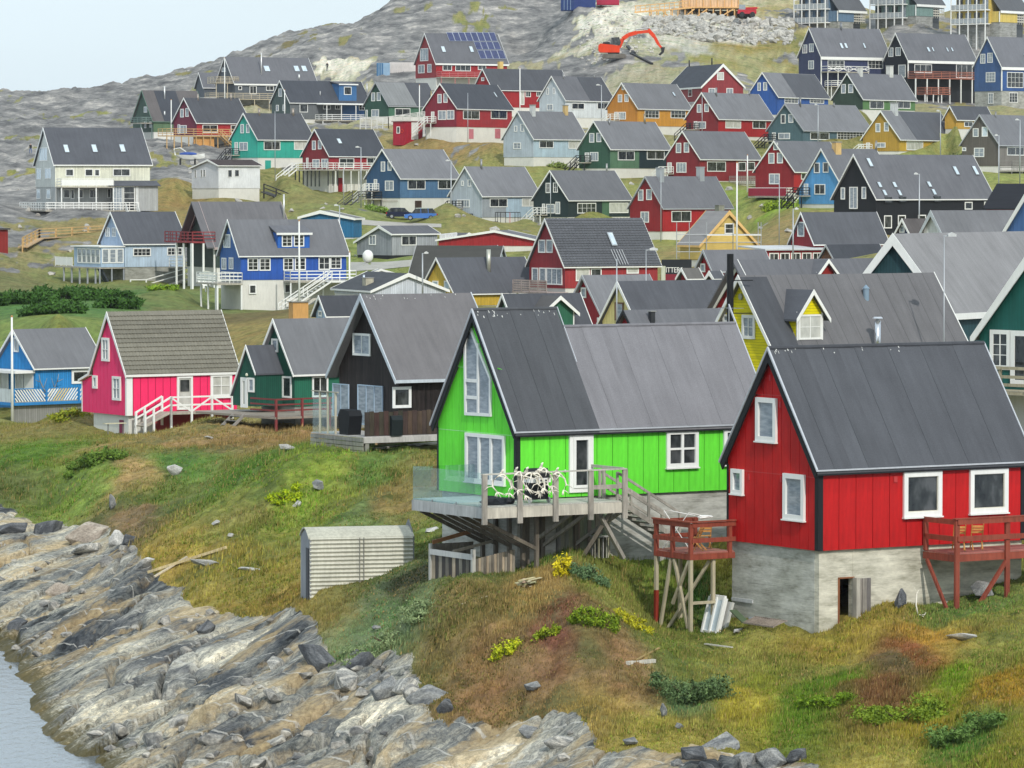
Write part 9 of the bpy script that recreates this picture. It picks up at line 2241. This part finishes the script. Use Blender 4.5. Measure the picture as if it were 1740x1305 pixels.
def stones():
 while True:
  p = ground_at(random.uniform(0, 1450), random.uniform(225, 470), ymin=400)
  if p.y > 410: return p.x, p.y
rubble('village_stones', 150, stones, m_stone((130, 128, 124), (206, 200, 190)), .2, .6, 'scattered pale stones on the banks between the houses', 'stones')
path_rail('picket_fence', [(748, 412, 496), (776, 409, 499)], 0, .9, (226, 228, 228), 'white picket fence right of the low grey building', (200, 200, 196), 'fence', nper=12, rails=2, legs=.3, wid=.1)
P0 = spot(838, 386, 588); F = Frame(P0, math.radians(80)); e = empty('trampoline', F, 'trampoline with netted frame beside the pale grey house', 'trampoline')
for i in range(8):
 a_ = i * math.pi / 4; MB(F).tube([(2 + 1.7 * math.cos(a_), 1.7 * math.sin(a_), -.6), (2 + 1.7 * math.cos(a_), 1.7 * math.sin(a_), 2.0)], .04, 6).build('pole', m_paint((200, 60, 60)) if i == 6 else DK, e)
MB(F).tube([(2, 0, .5), (2, 0, .56)], 1.7, 24).build('mat', DK, e); m = MB(F); m.tube([(2 + 1.7 * math.cos(k * math.pi / 10), 1.7 * math.sin(k * math.pi / 10), 2.0) for k in range(21)], .04, 5, False); m.build('top_ring', DK, e)
# white tank, crate stack, drain cover things
p = spot(625, 445, 478); F = Frame(p, 1.4); o_ = MB(F).blob((0, 0, .6), (.6, .6, .72), .02, 3).build('water_tank', M_WHITE(), None, True); o_.location = F.o; tag(o_, 'rounded white water tank before the low grey building', 'tank')
p = spot(522, 538, 352); F = Frame(p, math.radians(70)); e = empty('plywood_box', F, 'orange plywood box left of the small pale blue house', 'box'); MB(F).box(-1.2, 0.1, 0, 1.2, -.5, 1.15).build('body', m_paint((206, 158, 96)), e); MB(F).box(-1.3, .2, -.1, 1.3, 1.151, 1.22).build('lid', m_paint((130, 126, 116)), e)
p = spot(1160, 300, 650)
# satellite dish under the red balcony house
p = spot(350, 492, 462); F = Frame(p, math.radians(75)); e = empty('satellite_dish', F, 'big white satellite dish under the white posts of the cobalt house', 'dish')
m = MB(F); n = 18
m.v.append((0, .15, 1.2))
for r_, y_ in ((.5, .1), (1.0, -.1)):
 for i in range(n): a_ = 2 * math.pi * i / n; m.v.append((r_ * math.cos(a_), y_, 1.2 + r_ * .8 * math.sin(a_)))
for i in range(n):
 j = (i + 1) % n; m.f.append((0, 1 + i, 1 + j)); m.f.append((1 + i, 1 + n + i, 1 + n + j, 1 + j))
m.build('dish', M_WHITE(), e, True); MB(F).tube([(0, .2, -1.5), (0, .2, 1.2)], .06, 8).build('stand', GALV, e)
# ---------------------------------------------------------------- paths and roads, draped on the ground
def drape(name, rows, col, lab=None):
 V = []; Fc = []; nseg = 8
 pts = []
 for i in range(len(rows) - 1):
  for k in range(6 if i < len(rows) - 2 else 7):
   f_ = k / 6; a = [rows[i][j] * (1 - f_) + rows[i + 1][j] * f_ for j in range(4)]; pts.append(a)
 for (x0, y0, x1, y1) in pts:
  A = ground_at(x0, y0, ymin=380); B = ground_at(x1, y1, ymin=380)
  for k in range(nseg + 1): q = A.lerp(B, k / nseg); V.append((q.x, q.y, gz(q.x, q.y) + .05))
 for i in range(len(pts) - 1):
  for k in range(nseg): b = i * (nseg + 1) + k; Fc.append((b, b + 1, b + nseg + 2, b + nseg + 1))
 me = bpy.data.meshes.new(name); me.from_pydata(V, [], Fc); me.materials.append(m_paint(col, wear=.2)); o = bpy.data.objects.new(name, me); COL.objects.link(o); return tag(o, kind='structure')
drape('road', [(596, 462, 596, 446), (650, 458, 650, 446), (710, 452, 700, 442), (760, 440, 755, 434), (800, 432, 800, 428)], (172, 168, 158))
drape('path', [(604, 382, 604, 372), (640, 384, 640, 376), (690, 385, 690, 379), (750, 387, 750, 381)], (176, 170, 160))
# ---------------------------------------------------------------- the sea air
zlo = float(min(ZZ.min(), -3)) - 1.5; zhi = float(ZZ.max()) + 14
hm = bpy.data.materials.new('haze'); hm.use_nodes = True; nt = hm.node_tree; nt.nodes.clear()
vo = nt.nodes.new('ShaderNodeVolumePrincipled'); vo.inputs['Color'].default_value = (.93, .96, 1.0, 1); vo.inputs['Density'].default_value = .00005; vo.inputs['Anisotropy'].default_value = .2
oo_ = nt.nodes.new('ShaderNodeOutputMaterial'); nt.links.new(vo.outputs[0], oo_.inputs['Volume'])
m = MB(); m.box(-920, 920, -220, 3050, zlo, zhi); hz = m.build('haze', hm); tag(hz, kind='stuff', label='thin pale air between the shore and the far houses', cat='haze')
